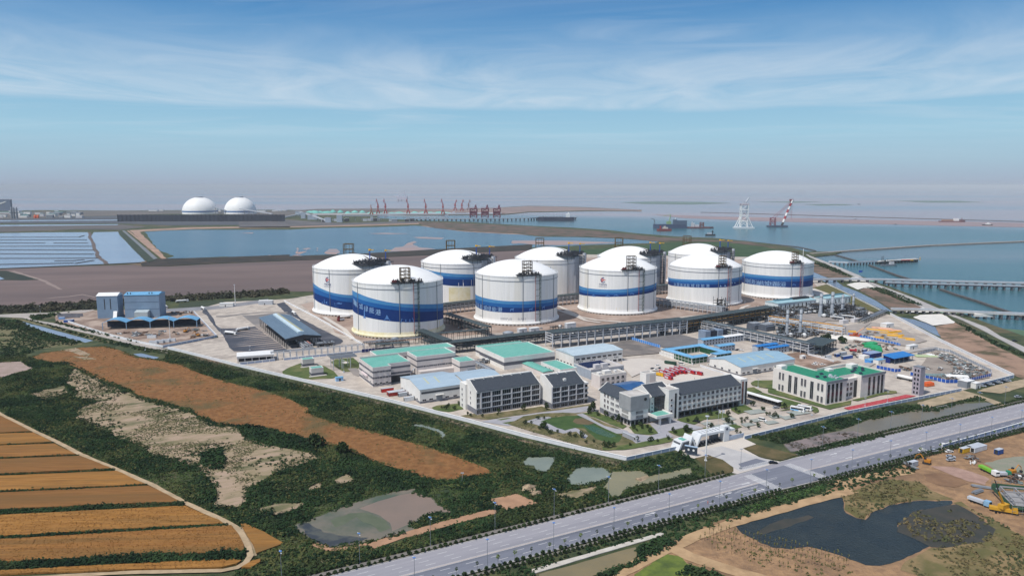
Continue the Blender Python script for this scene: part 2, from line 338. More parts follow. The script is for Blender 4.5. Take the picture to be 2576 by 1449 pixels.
sheet('pond_water',G(8,(-60,795),(0,793),(40,812),(0,820),(-60,822)),.5,M_SALT)
M_DIRTT=mat('pale wheel track',S(150,134,126),S(138,122,116),scale=.05)
sheet('track',G(8,(60,745),(130,740),(420,830),(560,905),(520,905),(380,835)),.2,M_DIRTT,seg=15,amp=1,seed=1)
sheet('track',G(6,(430,262),(560,250),(700,240),(830,222),(960,250),(950,240),(830,214),(690,234),(560,244)),.2,M_DIRTT,seg=15,amp=.6,seed=2)
# -- the works: paved ground
wall_line=[(6,1690,765),(6,1860,805),(6,2350,930),(3,0,525),(3,700,690),(3,1440,880),(3,2000,1030),(3,2576,1165),(4,635,1372)]
LW=[g(*p)for p in wall_line]
FW1=[LW[-1],g(4,1160,1258)]
FW2=[g(4,1820,1158),g(4,2575,972),g(5,800,1416),g(5,1945,1186)]
RW=[g(5,2470,1050),g(5,1750,700),g(5,1230,425)]
RW2=[g(5,1160,400),g(5,590,112)]
M_PAVE=mat('pale yard paving',S(196,186,174),S(174,164,154),scale=.12,rough=.9,c3=S(150,140,132),scale3=.03,cut3=(.5,.7))
site=LW+[FW1[1],FW2[0],FW2[1],FW2[2],FW2[3],g(5,2300,1090),RW[0],RW[1],RW[2],RW2[0],RW2[1],g(17,420,860),g(0,2030,690),g(0,1960,648),g(0,1440,640),g(0,1100,690),g(7,1260,395),g(7,300,440),g(7,-10,520),g(6,1950,385),g(6,1980,430),g(6,2200,650),g(6,1640,755)]
sheet('yard_pavement',site,.25,M_PAVE)
M_GRAV=mat('brown tank yard gravel',S(160,138,124),S(140,120,108),scale=.08,rough=.95,c3=S(172,154,142),scale3=.03)
sheet('gravel_yard',G(7,(1440,480),(1560,560),(1620,640),(1900,760),(1960,900),(2330,1010),(2440,1060))+G(1,(640,965),(700,985),(1150,960),(1420,935),(1750,905),(2000,890),(2576,860))+G(2,(400,820),(800,790),(1100,745),(1400,720),(1800,700),(2000,640),(2300,570),(2250,480),(2190,420))+[g(0,1960,655),g(0,1440,648),g(0,1100,700)],.3,M_GRAV)
# -- yards, lawns and paths inside the works
ZS=[.34]
def lay(name,fr,pts,m,seg=0,amp=0,seed=0):
 ZS[0]+=.008;return sheet(name,G(fr,*pts),ZS[0],m,seg=seg,amp=amp,seed=seed)
ASPH=mat('dark blue grey asphalt',S(66,70,80),S(80,83,92),scale=.06,rough=.85,c3=S(104,104,110),scale3=.03,cut3=(.55,.75))
ASPG=mat('worn grey yard',S(120,117,116),S(134,130,128),scale=.05,rough=.95,c3=S(150,142,136),scale3=.02)
LAWN=mat('mown grass',S(66,86,44),S(92,104,58),scale=.12,rough=.95,c3=S(122,118,78),scale3=.05,cut3=(.5,.7))
LAWNG=mat('fresh green lawn',S(52,78,40),S(70,92,50),scale=.15,rough=.95)
BED=mat('dry planting bed',S(104,100,66),S(82,84,54),scale=.2,rough=.95,c3=S(128,116,88),scale3=.08)
GPAV=mat('grey stone paving',S(154,154,160),S(166,166,172),scale=.15,rough=.9)
LPAV=mat('light road concrete',S(206,198,188),S(194,186,178),scale=.04,rough=.9)
GRID=mat('grass paver',S(158,164,158),S(146,152,148),scale=.3,rough=.95)
lay('truck_apron',7,[(25,560),(60,600),(130,690),(170,790),(240,840),(450,838),(760,810),(1240,1160),(1290,1190),(880,1192),(440,1185),(370,1130),(340,1060),(270,930),(180,850),(90,740),(30,640),(-40,600),(-30,560)],ASPH,6,.5,1)
lay('truck_apron',7,[(1080,470),(1200,440),(1330,570),(1450,690),(1840,890),(2075,1010),(2090,1040),(2040,1075),(1880,1097),(1730,1108),(1700,950),(1220,605)],ASPH,6,.4,2)
lay('truck_apron',7,[(560,640),(750,640),(1000,610),(1220,605),(1700,950),(1240,1150),(760,800)],ASPG)
lay('pale_ramp',7,[(1215,625),(1280,630),(1440,715),(1400,745),(1330,705)],LPAV)
sd_=g(7,1240,1155);rs_=random.Random(4)
WASH=mat('pale washed concrete',S(188,172,160),S(170,158,150),scale=.1,rough=.9)
for k in range(13):
 p=sd_+V*(6+9.2*k)-U*1.5;L=rs_.uniform(22,44);w=rs_.uniform(1.1,2.2);ZS[0]+=.004
 sheet('washed_lane',[p+V*w,p-U*L*.6+V*w*.7,p-U*L+V*.1,p-U*L*.6-V*w*.7,p-V*w],ZS[0],WASH)
lay('tyre_track',7,[(170,650),(300,650),(600,612),(900,590),(1250,592),(1250,604),(900,602),(600,628),(300,668),(170,668)],ASPG,5,.2,3)
lay('lawn',1,[(-70,1240),(0,1200),(90,1168),(300,1190),(390,1240),(425,1280),(380,1302),(200,1312),(0,1292),(-60,1268)],LAWN,3,.25,1)
lay('lawn',1,[(360,1160),(400,1132),(560,1118),(640,1190),(560,1240),(480,1245),(400,1200)],LAWN,3,.25,2)
lay('bare_patch',1,[(450,1160),(490,1150),(530,1160),(490,1172)],LPAV,2,.3,5)
lay('court',1,[(510,1215),(590,1210),(650,1275),(600,1285),(560,1270)],ASPG)
lay('lawn',3,[(1080,740),(1130,720),(1390,692),(1400,755),(1250,785),(1110,768)],LAWN,3,.3,3)
lay('planting_bed',3,[(1370,820),(1520,800),(1540,818),(2190,728),(2290,758),(2700,700),(2700,730),(2240,775),(1640,862),(1420,838)],BED,3,.3,4)
lay('path',3,[(1570,882),(1700,860),(2576,735),(2720,715),(2740,760),(2500,800),(1850,925),(1700,900)],GPAV)
for p in([(1730,862),(1840,845),(1890,848),(1780,868)],[(1970,845),(2110,815),(2150,822),(2010,852)],[(1790,895),(1960,868),(1990,876),(1830,905)],[(2230,818),(2400,790),(2440,796),(2270,826)]):lay('planting_bed',3,p,LAWN)
lay('garden',4,[(-560,1010),(-400,930),(-180,900),(0,895),(180,900),(640,1085),(745,1200),(700,1215),(390,1275),(330,1270),(0,1180),(-300,1090)],BED,4,.4,5)
lay('path',4,[(-380,985),(-250,945),(-150,935),(-60,960),(-150,1000),(-60,1050),(60,1030),(150,1060),(250,1130),(220,1160),(130,1085),(0,1105),(-120,1075),(-260,1020)],GPAV)
lay('lawn',4,[(-230,985),(-110,945),(0,930),(150,925),(300,990),(340,1020),(550,1110),(590,1130),(560,1190),(500,1210),(330,1160),(250,1090),(215,1055),(130,1048),(20,1075),(-60,1050),(-140,1010)],LAWNG,3,.3,6)
lay('garden_pond',4,[(190,1020),(300,1025),(420,1075),(540,1130),(480,1150),(340,1110),(250,1060)],water_mat('green garden pond',S(48,84,60),S(60,96,70),scale=.05,rough=.15))
lay('planting_bed',4,[(95,985),(120,955),(200,950),(320,1000),(250,1018),(140,1010)],mat('bark mulch',S(96,84,62),S(110,96,72),scale=.3),2,.2,7)
lay('path',4,[(130,912),(200,905),(330,985),(420,1030),(520,1055),(640,1075),(745,1165),(745,1180),(600,1105),(540,1108),(420,1055),(300,992)],GPAV)
lay('path',4,[(600,1085),(700,1105),(870,1130),(960,1105),(1100,1160),(745,1215),(700,1180)],GPAV)
lay('planting_bed',4,[(180,900),(330,885),(470,940),(640,1030),(600,1058),(470,1010),(330,950)],LAWN,2,.2,8);lay('planting_bed',4,[(660,1040),(760,1005),(870,1012),(955,1103),(880,1118),(720,1108)],LAWN,2,.2,8)
lay('plaza',4,[(870,1005),(1100,965),(1420,1050),(1300,1075),(1210,1045),(1050,1085),(1110,1140),(1060,1150),(960,1105)],GPAV)
lay('lawn',4,[(390,1240),(700,1210),(1060,1140),(1110,1165),(1080,1190),(620,1270),(400,1275)],LAWN,3,.3,9)
lay('lawn',4,[(1055,1085),(1225,1047),(1340,1080),(1280,1105),(1170,1135)],LAWN,3,.3,10)
lay('lawn',4,[(1140,965),(1400,895),(1560,877),(1700,940),(1640,950),(1420,965),(1320,1015),(1200,990)],LAWN,3,.3,11)
lay('lawn',4,[(1690,835),(1830,818),(1910,865),(1760,912),(1690,872)],LAWN,3,.3,12)
lay('lawn',4,[(1400,1050),(1480,1035),(1520,1050),(1450,1070)],LAWN,2,.2,15);lay('lawn',4,[(1630,1040),(1720,1010),(1800,1040),(1690,1070)],LAWN,2,.2,16)
for k,(x,y,w,h)in enumerate(((1580,955,110,30),(1380,1000,90,26),(1810,880,160,36),(1600,1000,100,26),(1870,965,110,28),(1780,1010,110,30),(2010,990,110,28),(2060,930,110,28),(2180,940,110,28),(2240,890,170,36),(1490,1030,80,22))):
 lay('parking_bay',4,[(x,y),(x+w,y-h*.55),(x+w*1.5,y+h*.3),(x+w*.5,y+h)],GRID)
lay('lawn',4,[(1840,650),(1920,640),(2005,690),(1900,712),(1840,700)],LAWN,3,.2,13)
lay('lawn',4,[(1900,722),(2010,697),(2400,805),(2230,850),(2190,850),(2170,800)],LAWN,3,.2,14)
lay('lawn',4,[(1885,600),(1930,573),(2110,570),(2150,665),(1990,642),(1900,620)],LAWN,3,.2,17)
lay('lawn',4,[(2170,880),(2320,840),(2480,820),(2560,850),(2570,890),(2530,902),(2480,860),(2330,860)],LAWN,3,.2,18)
lay('lawn',5,[(0,1170),(60,1180),(580,1340),(840,1290),(830,1330),(620,1380),(0,1210)],LAWN,3,.2,19);lay('lawn',5,[(840,1285),(1000,1250),(1200,1190),(1290,1195),(1300,1215),(1140,1235),(900,1295)],LAWN,3,.2,20)
lay('running_track',5,[(760,1365),(1390,1232),(1490,1245),(830,1392)],mat('red running track',S(168,52,62),S(178,60,68),scale=.2,rough=.9))
ZS[0]+=.004
for t in(.25,.5,.75):
 a=g(5,760,1365)*(1-t)+g(5,830,1392)*t;b=g(5,1390,1232)*(1-t)+g(5,1490,1245)*t;sheet('lane_line',strip_poly([a,b],.08),ZS[0]+.01,mat('dusty pink line',S(214,150,150)))
lay('gravel_lot',2,[(690,945),(1000,903),(1250,968),(1255,1010),(890,1032)],mat('dark grey gravel lot',S(108,106,108),S(120,118,118),scale=.12,rough=.95))
lay('gravel_lot',2,[(390,1000),(600,960),(860,1035),(860,1080),(530,1110)],mat('mottled brown lot',S(142,132,124),S(124,118,114),scale=.06,rough=.95,c3=S(108,104,102),scale3=.04))
lay('parade_yard',4,[(590,365),(760,350),(960,360),(1100,410),(1140,440),(1000,470),(820,480),(690,540),(600,440)],LPAV)
lay('parade_yard',4,[(930,520),(960,490),(1200,440),(1400,450),(1680,520),(1640,540),(1000,615),(930,580)],LPAV)
DIRT=mat('pinkish bare dirt',S(170,146,130),S(150,128,114),scale=.06,rough=.95,c3=S(126,104,90),scale3=.05)
lay('dirt_yard',5,[(190,820),(330,800),(660,900),(700,890),(740,905),(660,920),(400,985),(330,1000),(230,930)],DIRT,3,.3,2)
lay('dirt_yard',5,[(660,560),(1000,500),(1180,520),(1330,560),(1600,690),(1400,740),(1000,700),(880,690)],mat('grey site ground',S(150,142,136),S(168,160,152),scale=.06,rough=.95),3,.3,3)
lay('dirt_yard',5,[(1640,800),(1760,790),(2240,1020),(2230,1060),(1960,1110),(1580,1080),(1500,1000)],mat('scrap yard ground',S(158,148,138),S(136,126,118),scale=.06,rough=.95),3,.3,4)
lay('dirt_yard',30,[(900,950),(1300,950),(1540,1010),(1700,1050),(1500,1070),(1250,1040),(980,1060)],LPAV)
lay('dirt_yard',30,[(1350,940),(1450,905),(1640,920),(1500,980),(1380,985)],LPAV)
lay('service_road',5,[(860,1000),(1040,880),(1300,800),(1690,745),(1790,790),(1720,790),(1640,770),(1330,830),(1100,910),(1000,960)],mat('grey site road',S(170,166,162),S(158,155,152),scale=.05,rough=.9))
lay('lawn',5,[(430,160),(590,118),(1180,390),(1060,400),(860,330),(640,230)],mat('olive grass bank',S(104,98,56),S(88,88,54),scale=.08,rough=.95),4,.3,5)
lay('ring_road',17,[(416,985),(470,985),(620,1040),(500,1060),(416,1035)],LPAV)
for pts in([(21,1975,255),(21,2230,345),(21,2560,410),(2,800,830)],[(2,0,705),(2,200,790),(2,330,810)],[(23,760,1290),(23,640,1330),(23,600,1370),(23,640,1400)],[(1,300,760),(1,480,870),(1,560,960)],[(1,2380,660),(1,2576,760)]):
 ZS[0]+=.004;sheet('ring_road',strip_poly([g(*p)for p in pts],2.6),ZS[0],LPAV)
M_LANE=mat('left lane concrete',S(178,170,162),S(164,158,152),scale=.04,rough=.9)
sheet('road',G(6,(-400,445),(0,420),(250,408),(560,400),(900,365),(960,372),(850,400),(560,415),(330,425),(285,440),(330,475),(540,505),(1000,600),(1400,700),(1690,775),(1700,815),(1560,770),(1300,715),(960,630),(400,500),(230,455),(0,445),(-400,470)),.35,M_LANE)
sheet('recycling_yard',G(6,(560,420),(900,380),(1700,360),(1950,390),(2170,640),(2120,665),(1640,745),(1150,650),(560,490)),.31,mat('littered brown yard',S(150,130,116),S(120,102,92),scale=.08,rough=.95,c3=S(176,158,144),scale3=.05),seg=8,amp=.4)
sheet('canal',G(6,(160,488),(230,490),(600,590),(860,660),(940,680),(860,700),(700,660),(420,580)),.12,M_SALT,seg=6,amp=.5,seed=2)
sheet('verge',G(6,(120,450),(240,470),(960,640),(1200,720),(1010,690),(860,650),(500,550),(130,460)),.2,mat('tan verge',S(126,116,88),S(98,98,70),scale=.08,rough=.95),seg=6,amp=.5,seed=5)
sheet('puddle',G(6,(1340,815),(1420,808),(1600,850),(1560,865),(1430,850)),.13,M_SALT,seg=4,amp=.3,seed=6)
sheet('road',G(6,(1560,370),(2210,330),(2576,280),(2700,262),(2700,300),(2576,312),(2220,362),(1950,385),(1600,392)),.33,mat('grey back road',S(128,128,132),S(142,142,146),scale=.05))
sheet('verge',G(6,(1800,300),(2576,255),(2700,250),(2700,266),(2576,282),(2210,330),(1800,350)),.2,mat('dark back verge',S(50,62,44),S(66,74,52),scale=.08),seg=8,amp=.5)
# -- coast side: moat, dikes, dike road, sea walls
M_MOAT=water_mat('moat water',S(122,138,158),S(108,124,146),scale=.02,rough=.2)
sheet('moat',G(17,(412,790),(470,800),(640,870),(760,960),(900,1010),(1080,1100),(1260,1215),(1170,1205),(900,1075),(620,935),(500,880),(412,860)),.12,M_MOAT,seg=6,amp=.4,seed=1)
sheet('moat',G(5,(1260,430),(1480,470),(1640,520),(1720,570),(1830,640),(1760,650),(1680,620),(1560,560),(1330,455)),.12,M_MOAT,seg=6,amp=.6,seed=2)
M_BSOIL=mat('brown dike soil',S(128,106,92),S(106,90,78),scale=.03,rough=.95,c3=S(72,72,54),scale3=.03,cut3=(.48,.6))
sheet('dike',G(17,(420,720),(480,722),(700,800),(830,870),(800,885),(640,890),(420,800)),.3,M_BSOIL,seg=6,amp=.6,seed=3)
sheet('dike',G(17,(980,975),(1180,990),(1570,1165),(1480,1210),(1260,1210),(1080,1090),(920,1000)),.3,M_BSOIL,seg=6,amp=.6,seed=4)
sheet('dike',G(5,(1680,540),(1880,500),(2000,560),(2300,740),(2576,870),(2800,1000),(2800,1120),(2576,1080),(2300,950),(1900,770),(1740,650)),.3,mat('tan dike soil',S(160,132,112),S(134,110,94),scale=.03,rough=.95,c3=S(86,80,58),scale3=.03,cut3=(.5,.62)),seg=6,amp=.8,seed=5)
M_DROAD=mat('pale grey dike road',S(164,160,158),S(178,174,170),scale=.04,rough=.9)
sheet('road',G(17,(400,640),(430,655),(640,735),(920,850),(1000,905),(1490,1085),(1840,1235),(2200,1374))+G(5,(2340,640),(2576,745),(2900,900),(2900,960),(2576,800),(2200,600),(1960,480),(1770,405))+G(17,(1560,1180),(1180,995),(1080,960),(800,830),(420,668),(380,640)),.5,M_DROAD,seg=20,amp=.2,thick=.4)
M_WHITE=mat('white slope sheeting',S(226,222,214),S(214,210,202),scale=.08,rough=.8)
for k,pts in enumerate(([(17,788,945),(17,870,925),(17,990,918),(17,1085,970),(17,1070,985),(17,960,978),(17,905,996)],[(17,850,868),(17,900,870),(17,985,912),(17,800,905),(17,740,902),(17,800,890)],[(17,1160,980),(17,1190,1000),(17,1090,960)],[(17,1460,1275),(17,1530,1250),(17,1750,1240),(17,1880,1320),(17,1870,1335),(17,1660,1358)],[(17,1560,1175),(17,1680,1225),(17,1380,1225),(17,1400,1210)])):
 sheet('slope_sheeting',[g(*p)for p in pts],.72+.01*k,M_WHITE,seg=5,amp=.5,seed=k)
sheet('shallows',G(5,(2300,540),(2576,560),(2800,570),(2800,640),(2576,625),(2420,600)),-1.6,mat('green shallows',S(78,104,78),S(92,116,92),scale=.02),seg=8,amp=1,seed=6)
STONE=mat('stone rubble',S(168,160,152),S(128,120,114),scale=.4,rough=.95,bump=.6,bscale=.5)
def sea_wall(name,label,pts,w,h,m,group=None):
 o=sheet(name,ragged(strip_poly(pts,w),6,w*.12,3),h,m,kind=None,thick=h+2.4);return tag(o,label,'sea wall',group)
sea_wall('breakwater','long pale stone breakwater running right from the end of the dike',G(17,(440,630),(560,622),(800,602),(1200,575),(1600,548),(2000,530),(2576,506),(2900,492)),6,1.0,STONE)
sea_wall('training_wall','low dark stone wall in the water behind the short jetty',G(17,(680,640),(860,690),(920,711)),2.2,.3,mat('dark wet stone',S(96,92,90),S(78,76,76),scale=.3))
sea_wall('training_wall','low dark stone wall slanting from the short jetty to the long trestle',G(17,(1020,742),(1150,790),(1300,845),(1450,890),(1530,915)),2.2,.3,mat('dark wet stone',(0,0,0)))
sea_wall('training_wall','low dark stone wall slanting away right below the long trestle',G(17,(1740,985),(1900,1040),(2100,1100),(2300,1170),(2576,1262)),2.2,.3,mat('dark wet stone',(0,0,0)))
sea_wall('boom','thin dark line of stones across the harbour mouth',G(16,(1680,218),(2000,226),(2576,243))+G(17,(900,258),(1700,280),(2576,305)),6,.4,mat('dark wet stone',(0,0,0)))
sea_wall('boom','thin dark floating line curving off the green plot to the breakwater',G(16,(1600,450),(1900,468),(2200,488),(2450,515))+G(17,(300,560),(400,580),(480,598)),1.6,.3,mat('dark wet stone',(0,0,0)))
# -- foreground land
ZF=[.06]
def fl(name,fr,pts,m,seg=5,amp=.6,seed=0,dz=.008):
 ZF[0]+=dz;return sheet(name,G(fr,*pts),ZF[0],m,seg=seg,amp=amp,seed=seed)
M_PINK=mat('pale dry grass on dirt',S(168,146,126),S(138,126,96),scale=.12,rough=.95,c3=S(92,94,64),scale3=.06,cut3=(.5,.66),stretch=(.5,1.4,1),rot=.5)
DRY1=[(430,120),(510,60),(600,110),(830,215),(960,270),(1100,310),(1250,350),(1420,440),(1580,460),(1620,520),(1800,580),(2130,640),(2140,665),(1850,760),(1660,870),(1640,960),(1580,1000),(1430,985),(1450,900),(1370,780),(1300,720),(1000,640),(950,600),(780,530),(620,450),(500,400),(520,330),(640,290),(480,260),(500,200),(440,170)]
fl('dry_ground',11,DRY1,M_PINK,4,.7,1)
fl('dry_ground',11,[(200,240),(300,195),(430,180),(460,230),(400,270),(300,280),(220,260)],M_PINK,4,.7,2)
fl('dry_ground',11,[(-40,30),(0,20),(140,20),(220,70),(100,95),(0,135),(-60,140)],mat('pinkish flat',S(166,146,138),S(150,134,122),scale=.1),4,.7,3)
fl('dry_ground',6,[(-30,480),(120,500),(300,560),(560,640),(800,690),(840,720),(640,745),(300,770),(100,740),(-30,760)],mat('weedy tan ground',S(118,110,80),S(86,92,60),scale=.12,rough=.95),4,.6,4)
M_MEAD=mat('rust brown meadow',S(116,78,44),S(142,102,62),scale=.25,rough=.95,c3=S(98,84,52),scale3=.03,cut3=(.52,.66),bump=.3,bscale=1.2)
MEAD=G(6,(300,855),(420,810),(620,780),(820,752),(1050,742),(1190,775),(1280,815),(1370,850),(1640,890),(1830,930),(2030,1020),(2200,1075),(2400,1130),(2576,1160))+G(11,(1900,260),(2050,330))+G(12,(290,30),(430,85),(580,130),(960,222),(1380,340),(1620,430),(1780,490),(1850,540),(1660,560),(1480,592),(1360,590),(1240,570),(1150,520),(1020,490),(900,460),(780,400),(650,350),(450,290),(240,240),(0,190))+G(11,(1650,450),(1450,440),(1320,380),(1270,345),(1100,300),(960,262),(860,215),(600,110),(510,60),(400,20))+G(6,(760,920),(500,900))
ZF[0]+=.01;sheet('meadow',MEAD,ZF[0]+.3,M_MEAD,seg=4,amp=.6,seed=3,thick=.3)
fl('bare_patch',6,[(600,780),(760,755),(910,820),(880,845),(800,830),(700,790)],M_PINK,3,.4,5,.32)
fl('bare_patch',6,[(720,840),(900,850),(970,870),(850,875)],M_PINK,3,.4,6)
ZF[0]-=.32
M_WH=[mat('ripe wheat %s'%n,S(*a),S(*b),scale=.5,rough=.95,c3=S(*c),scale3=.05,cut3=(.46,.66),stretch=(.12,2.2,1),rot=.04,bump=.4,bscale=.9)for n,a,b,c in(('golden',(168,120,60),(134,92,42),(126,94,50)),('brown',(142,100,54),(122,84,44),(116,86,48)),('tawny',(158,112,58),(130,88,44),(122,90,48)))]
def wheat(fr,pts,k,seed):
 ZF[0]+=.006;return sheet('wheat_field',G(fr,*pts),ZF[0]+.75,M_WH[k],seg=4,amp=.18,seed=seed,thick=.75)
wheat(11,[(-60,362),(0,385),(110,440),(205,490),(0,500),(-60,502)],1,1)
wheat(11,[(-80,512),(0,508),(225,500),(345,562),(0,578),(-80,580)],0,2)
wheat(11,[(-80,592),(0,588),(365,574),(505,645),(0,666),(-80,668)],2,3)
wheat(11,[(-80,682),(0,678),(535,656),(745,740),(0,774),(-80,778)],1,4)
wheat(11,[(-80,795),(0,790),(780,757),(970,845),(0,890),(-80,894)],0,5)
wheat(11,[(-80,908),(0,903),(990,856),(1205,962),(600,985),(0,1012),(-80,1015)],1,6)
wheat(11,[(-80,1055),(0,1052),(600,1022),(1235,990),(1460,1085),(1490,1108),(900,1140),(0,1192),(-80,1196)],0,7)
wheat(11,[(-80,1215),(0,1212),(900,1162),(1540,1120),(1590,1180),(1625,1250),(1625,1300),(1400,1305),(500,1340),(0,1365),(-80,1368)],2,8)
wheat(11,[(-80,1425),(0,1422),(700,1385),(1560,1345),(1610,1355),(1580,1375),(1480,1400),(900,1415),(0,1449),(-80,1452)],0,9)
wheat(11,[(1605,1112),(1640,1110),(1760,1165),(1885,1238),(1870,1250),(1710,1308),(1690,1250)],0,10)
wheat(11,[(1680,1358),(1735,1345),(1735,1365),(1680,1400),(1610,1400)],0,11)
M_TRACK=mat('pale dirt track',S(184,162,132),S(162,142,114),scale=.2,rough=.95)
trk=G(11,(-40,345),(0,375),(110,430),(230,490),(380,560),(540,645),(780,745),(1000,840),(1240,970),(1480,1080),(1570,1130),(1620,1190),(1655,1260),(1670,1320),(1640,1365),(1580,1400),(1480,1420),(900,1432),(560,1449),(200,1470))
sheet('dirt_track',ragged(strip_poly(trk,1.3,1.3),4,.2,2),.62,M_TRACK)
sheet('track_verge',strip_poly(G(11,(1590,1130),(1640,1200),(1680,1290),(1690,1320)),1.4),.3,M_PINK)
POND1=[(165,970),(250,940),(400,890),(560,820),(720,770),(960,700),(1200,660),(1190,700),(1340,740),(1380,800),(1520,860),(1300,875),(1180,950),(1170,985),(1190,1008),(1000,1060),(860,1095),(700,1125),(500,1160),(400,1130),(320,1090),(190,1000)]
M_MUDW=water_mat('muddy pond water',S(112,108,94),S(126,116,102),scale=.03,rough=.25,c3=S(84,94,76),scale3=.025,cut3=(.45,.6),bump=.1)
fl('muddy_pond',12,POND1,M_MUDW,4,.5,1)
fl('mud_bar',12,[(720,830),(880,770),(1050,720),(1200,690),(1330,745),(1370,800),(1500,862),(1290,868),(1180,940),(1000,1020),(980,950),(900,890)],mat('pink brown pond mud',S(134,117,105),S(126,112,101),scale=.05,rough=.5),4,.5,2)
fl('pond_weed',12,[(480,930),(640,870),(800,865),(950,930),(990,990),(900,1030),(820,960),(700,900),(600,960),(520,990)],mat('pond weed',S(86,95,74),S(98,104,84),scale=.1,rough=.6),3,.6,3)
fl('pond_weed',12,[(210,960),(300,950),(420,1030),(620,1060),(800,1075),(700,1120),(500,1155),(400,1125),(320,1085)],mat('dark pond weed',S(58,62,66),S(84,86,80),scale=.15,rough=.4,ramp=(.45,.55)),3,.8,4)
M_GRNW=water_mat('olive pond water',S(140,134,104),S(124,122,98),scale=.03,rough=.25,bump=.1)
M_GRYW=water_mat('grey green pond',S(132,140,128),S(118,128,118),scale=.03,rough=.25,bump=.1)
fl('small_pond',12,[(2080,445),(2140,400),(2370,398),(2350,450),(2300,520),(2210,515),(2190,470),(2120,465)],M_GRYW,3,.4,5)
fl('small_pond',3,[(850,920),(940,900),(1080,930),(1160,960),(1220,1010),(1190,1045),(1150,985),(1000,935)],M_GRYW,3,.4,6)
fl('small_pond',13,[(170,640),(250,550),(340,530),(480,545),(540,570),(550,595),(500,645),(330,690),(210,690)],M_GRYW,3,.5,7)
fl('small_pond',13,[(480,710),(550,580),(660,560),(790,568),(870,615),(1000,590),(1210,548),(1225,600),(1100,640),(900,670),(700,715),(650,730),(620,790),(550,790),(510,740)],M_GRNW,3,.5,8)
fl('small_pond',12,[(320,1210),(400,1250),(560,1270),(700,1270),(650,1310),(480,1320),(400,1280)],M_GRNW,3,.4,9)
M_PATH=mat('orange tan path',S(176,138,110),S(158,124,98),scale=.15,rough=.95)
sheet('dirt_path',ragged(strip_poly(G(12,(815,1150),(1000,1085),(1300,1000),(1600,915),(1870,850)),2.6),3,.3,1),.3,M_PATH)
sheet('dirt_path',ragged(strip_poly(G(12,(330,1120),(460,1175),(600,1165),(790,1130)),1.4),3,.3,1),.3,M_PATH)
fl('bare_plot',12,[(1810,752),(2050,705),(2230,790),(2120,820),(1950,845)],M_PATH,3,.4,10)
fl('bare_plot',13,[(80,770),(280,730),(420,700),(420,740),(250,800),(120,805)],M_PINK,3,.5,11)
fl('bare_plot',13,[(750,640),(860,605),(865,630),(790,662)],M_PINK,2,.3,12)
M_WEED=mat('yellow green weeds',S(112,112,62),S(86,98,54),scale=.12,rough=.95)  # yellow green weed colour varied by noise
fl('weed_strip',12,[(720,115),(960,205),(980,220),(820,175)],M_WEED,3,.4,13);fl('weed_strip',12,[(1030,220),(1280,295),(1400,330),(1200,290)],M_WEED,3,.4,14)
fl('weed_strip',12,[(1300,600),(1480,595),(1660,560),(1850,545),(1930,620),(1750,680),(1500,650)],M_WEED,3,.5,15)
for k,(fr,pts)in enumerate([(12,[(500,610),(560,570),(620,540),(690,600),(580,625)]),(12,[(0,790),(120,790),(290,785),(200,830),(0,890)]),(12,[(260,690),(350,630),(410,610),(400,660)]),(12,[(100,650),(250,615),(240,640),(130,670)]),(11,[(1680,1010),(1860,970),(2030,970),(1900,1020),(1760,1050)]),(11,[(1430,960),(1550,870),(1650,870),(1600,990),(1440,1000)])]):fl('dry_ground',fr,pts,M_PINK,3,.6,30+k)
sheet('wall_foot',strip_poly(G(3,(-200,495),(0,545),(700,712),(1440,905),(2000,1060),(2576,1190),(3020,1290)),0.2,6),.11,mat('brown wall bank',S(134,116,98),S(102,96,72),scale=.12,rough=.95))
M_SWAMP=water_mat('brown canal water',S(122,114,96),S(108,104,92),scale=.02,rough=.25,bump=.1)
fl('canal',14,[(270,350),(420,310),(560,275),(750,235),(870,190),(1000,140),(1200,90),(1450,45),(1640,18),(1980,0),(2090,28),(1700,112),(1300,200),(1000,272),(760,320),(440,412),(330,415)],M_SWAMP,4,.5,1)
fl('mudflat',14,[(280,350),(440,305),(700,250),(860,240),(960,265),(700,330),(430,405),(330,405)],mat('grey swamp mud',S(134,122,120),S(104,100,98),scale=.12,rough=.7,ramp=(.42,.58)),4,.6,2)
fl('bare_bank',5,[(1500,1310),(1700,1250),(1960,1185),(2060,1210),(2300,1290),(2400,1330),(2330,1345),(2100,1250),(1900,1290),(1560,1370)],mat('tan bank',S(176,158,132),S(150,136,112),scale=.12,rough=.95),3,.4,3)
fl('bare_bank',5,[(2100,1190),(2300,1130),(2576,1070),(2800,1030),(2800,1120),(2576,1150),(2340,1215)],mat('tan bank',(0,0,0)),3,.4,4)
M_ODIRT=mat('orange building dirt',S(168,134,100),S(138,110,84),scale=.22,rough=.95,c3=S(122,98,76),scale3=.035,cut3=(.48,.66),bump=.5,bscale=.7)
CORNER=[(13,560,1449),(13,800,1320),(13,1080,1190),(13,1220,1110),(13,1330,1030),(13,1500,975),(13,1700,930),(13,2000,850),(13,2300,775),(13,2450,690),(14,700,650),(14,1000,600),(14,1290,520),(14,1390,420),(14,1560,385),(14,1760,380),(14,2000,330),(14,2286,240),(14,2600,150),(14,2900,400),(14,2900,1560),(13,560,1560)]
fl('bare_ground',13,[(0,0)]*3,M_ODIRT)if False else sheet('bare_ground',[g(*p)for p in CORNER],.13,M_ODIRT,seg=5,amp=.7,seed=1)
ZF[0]=.2
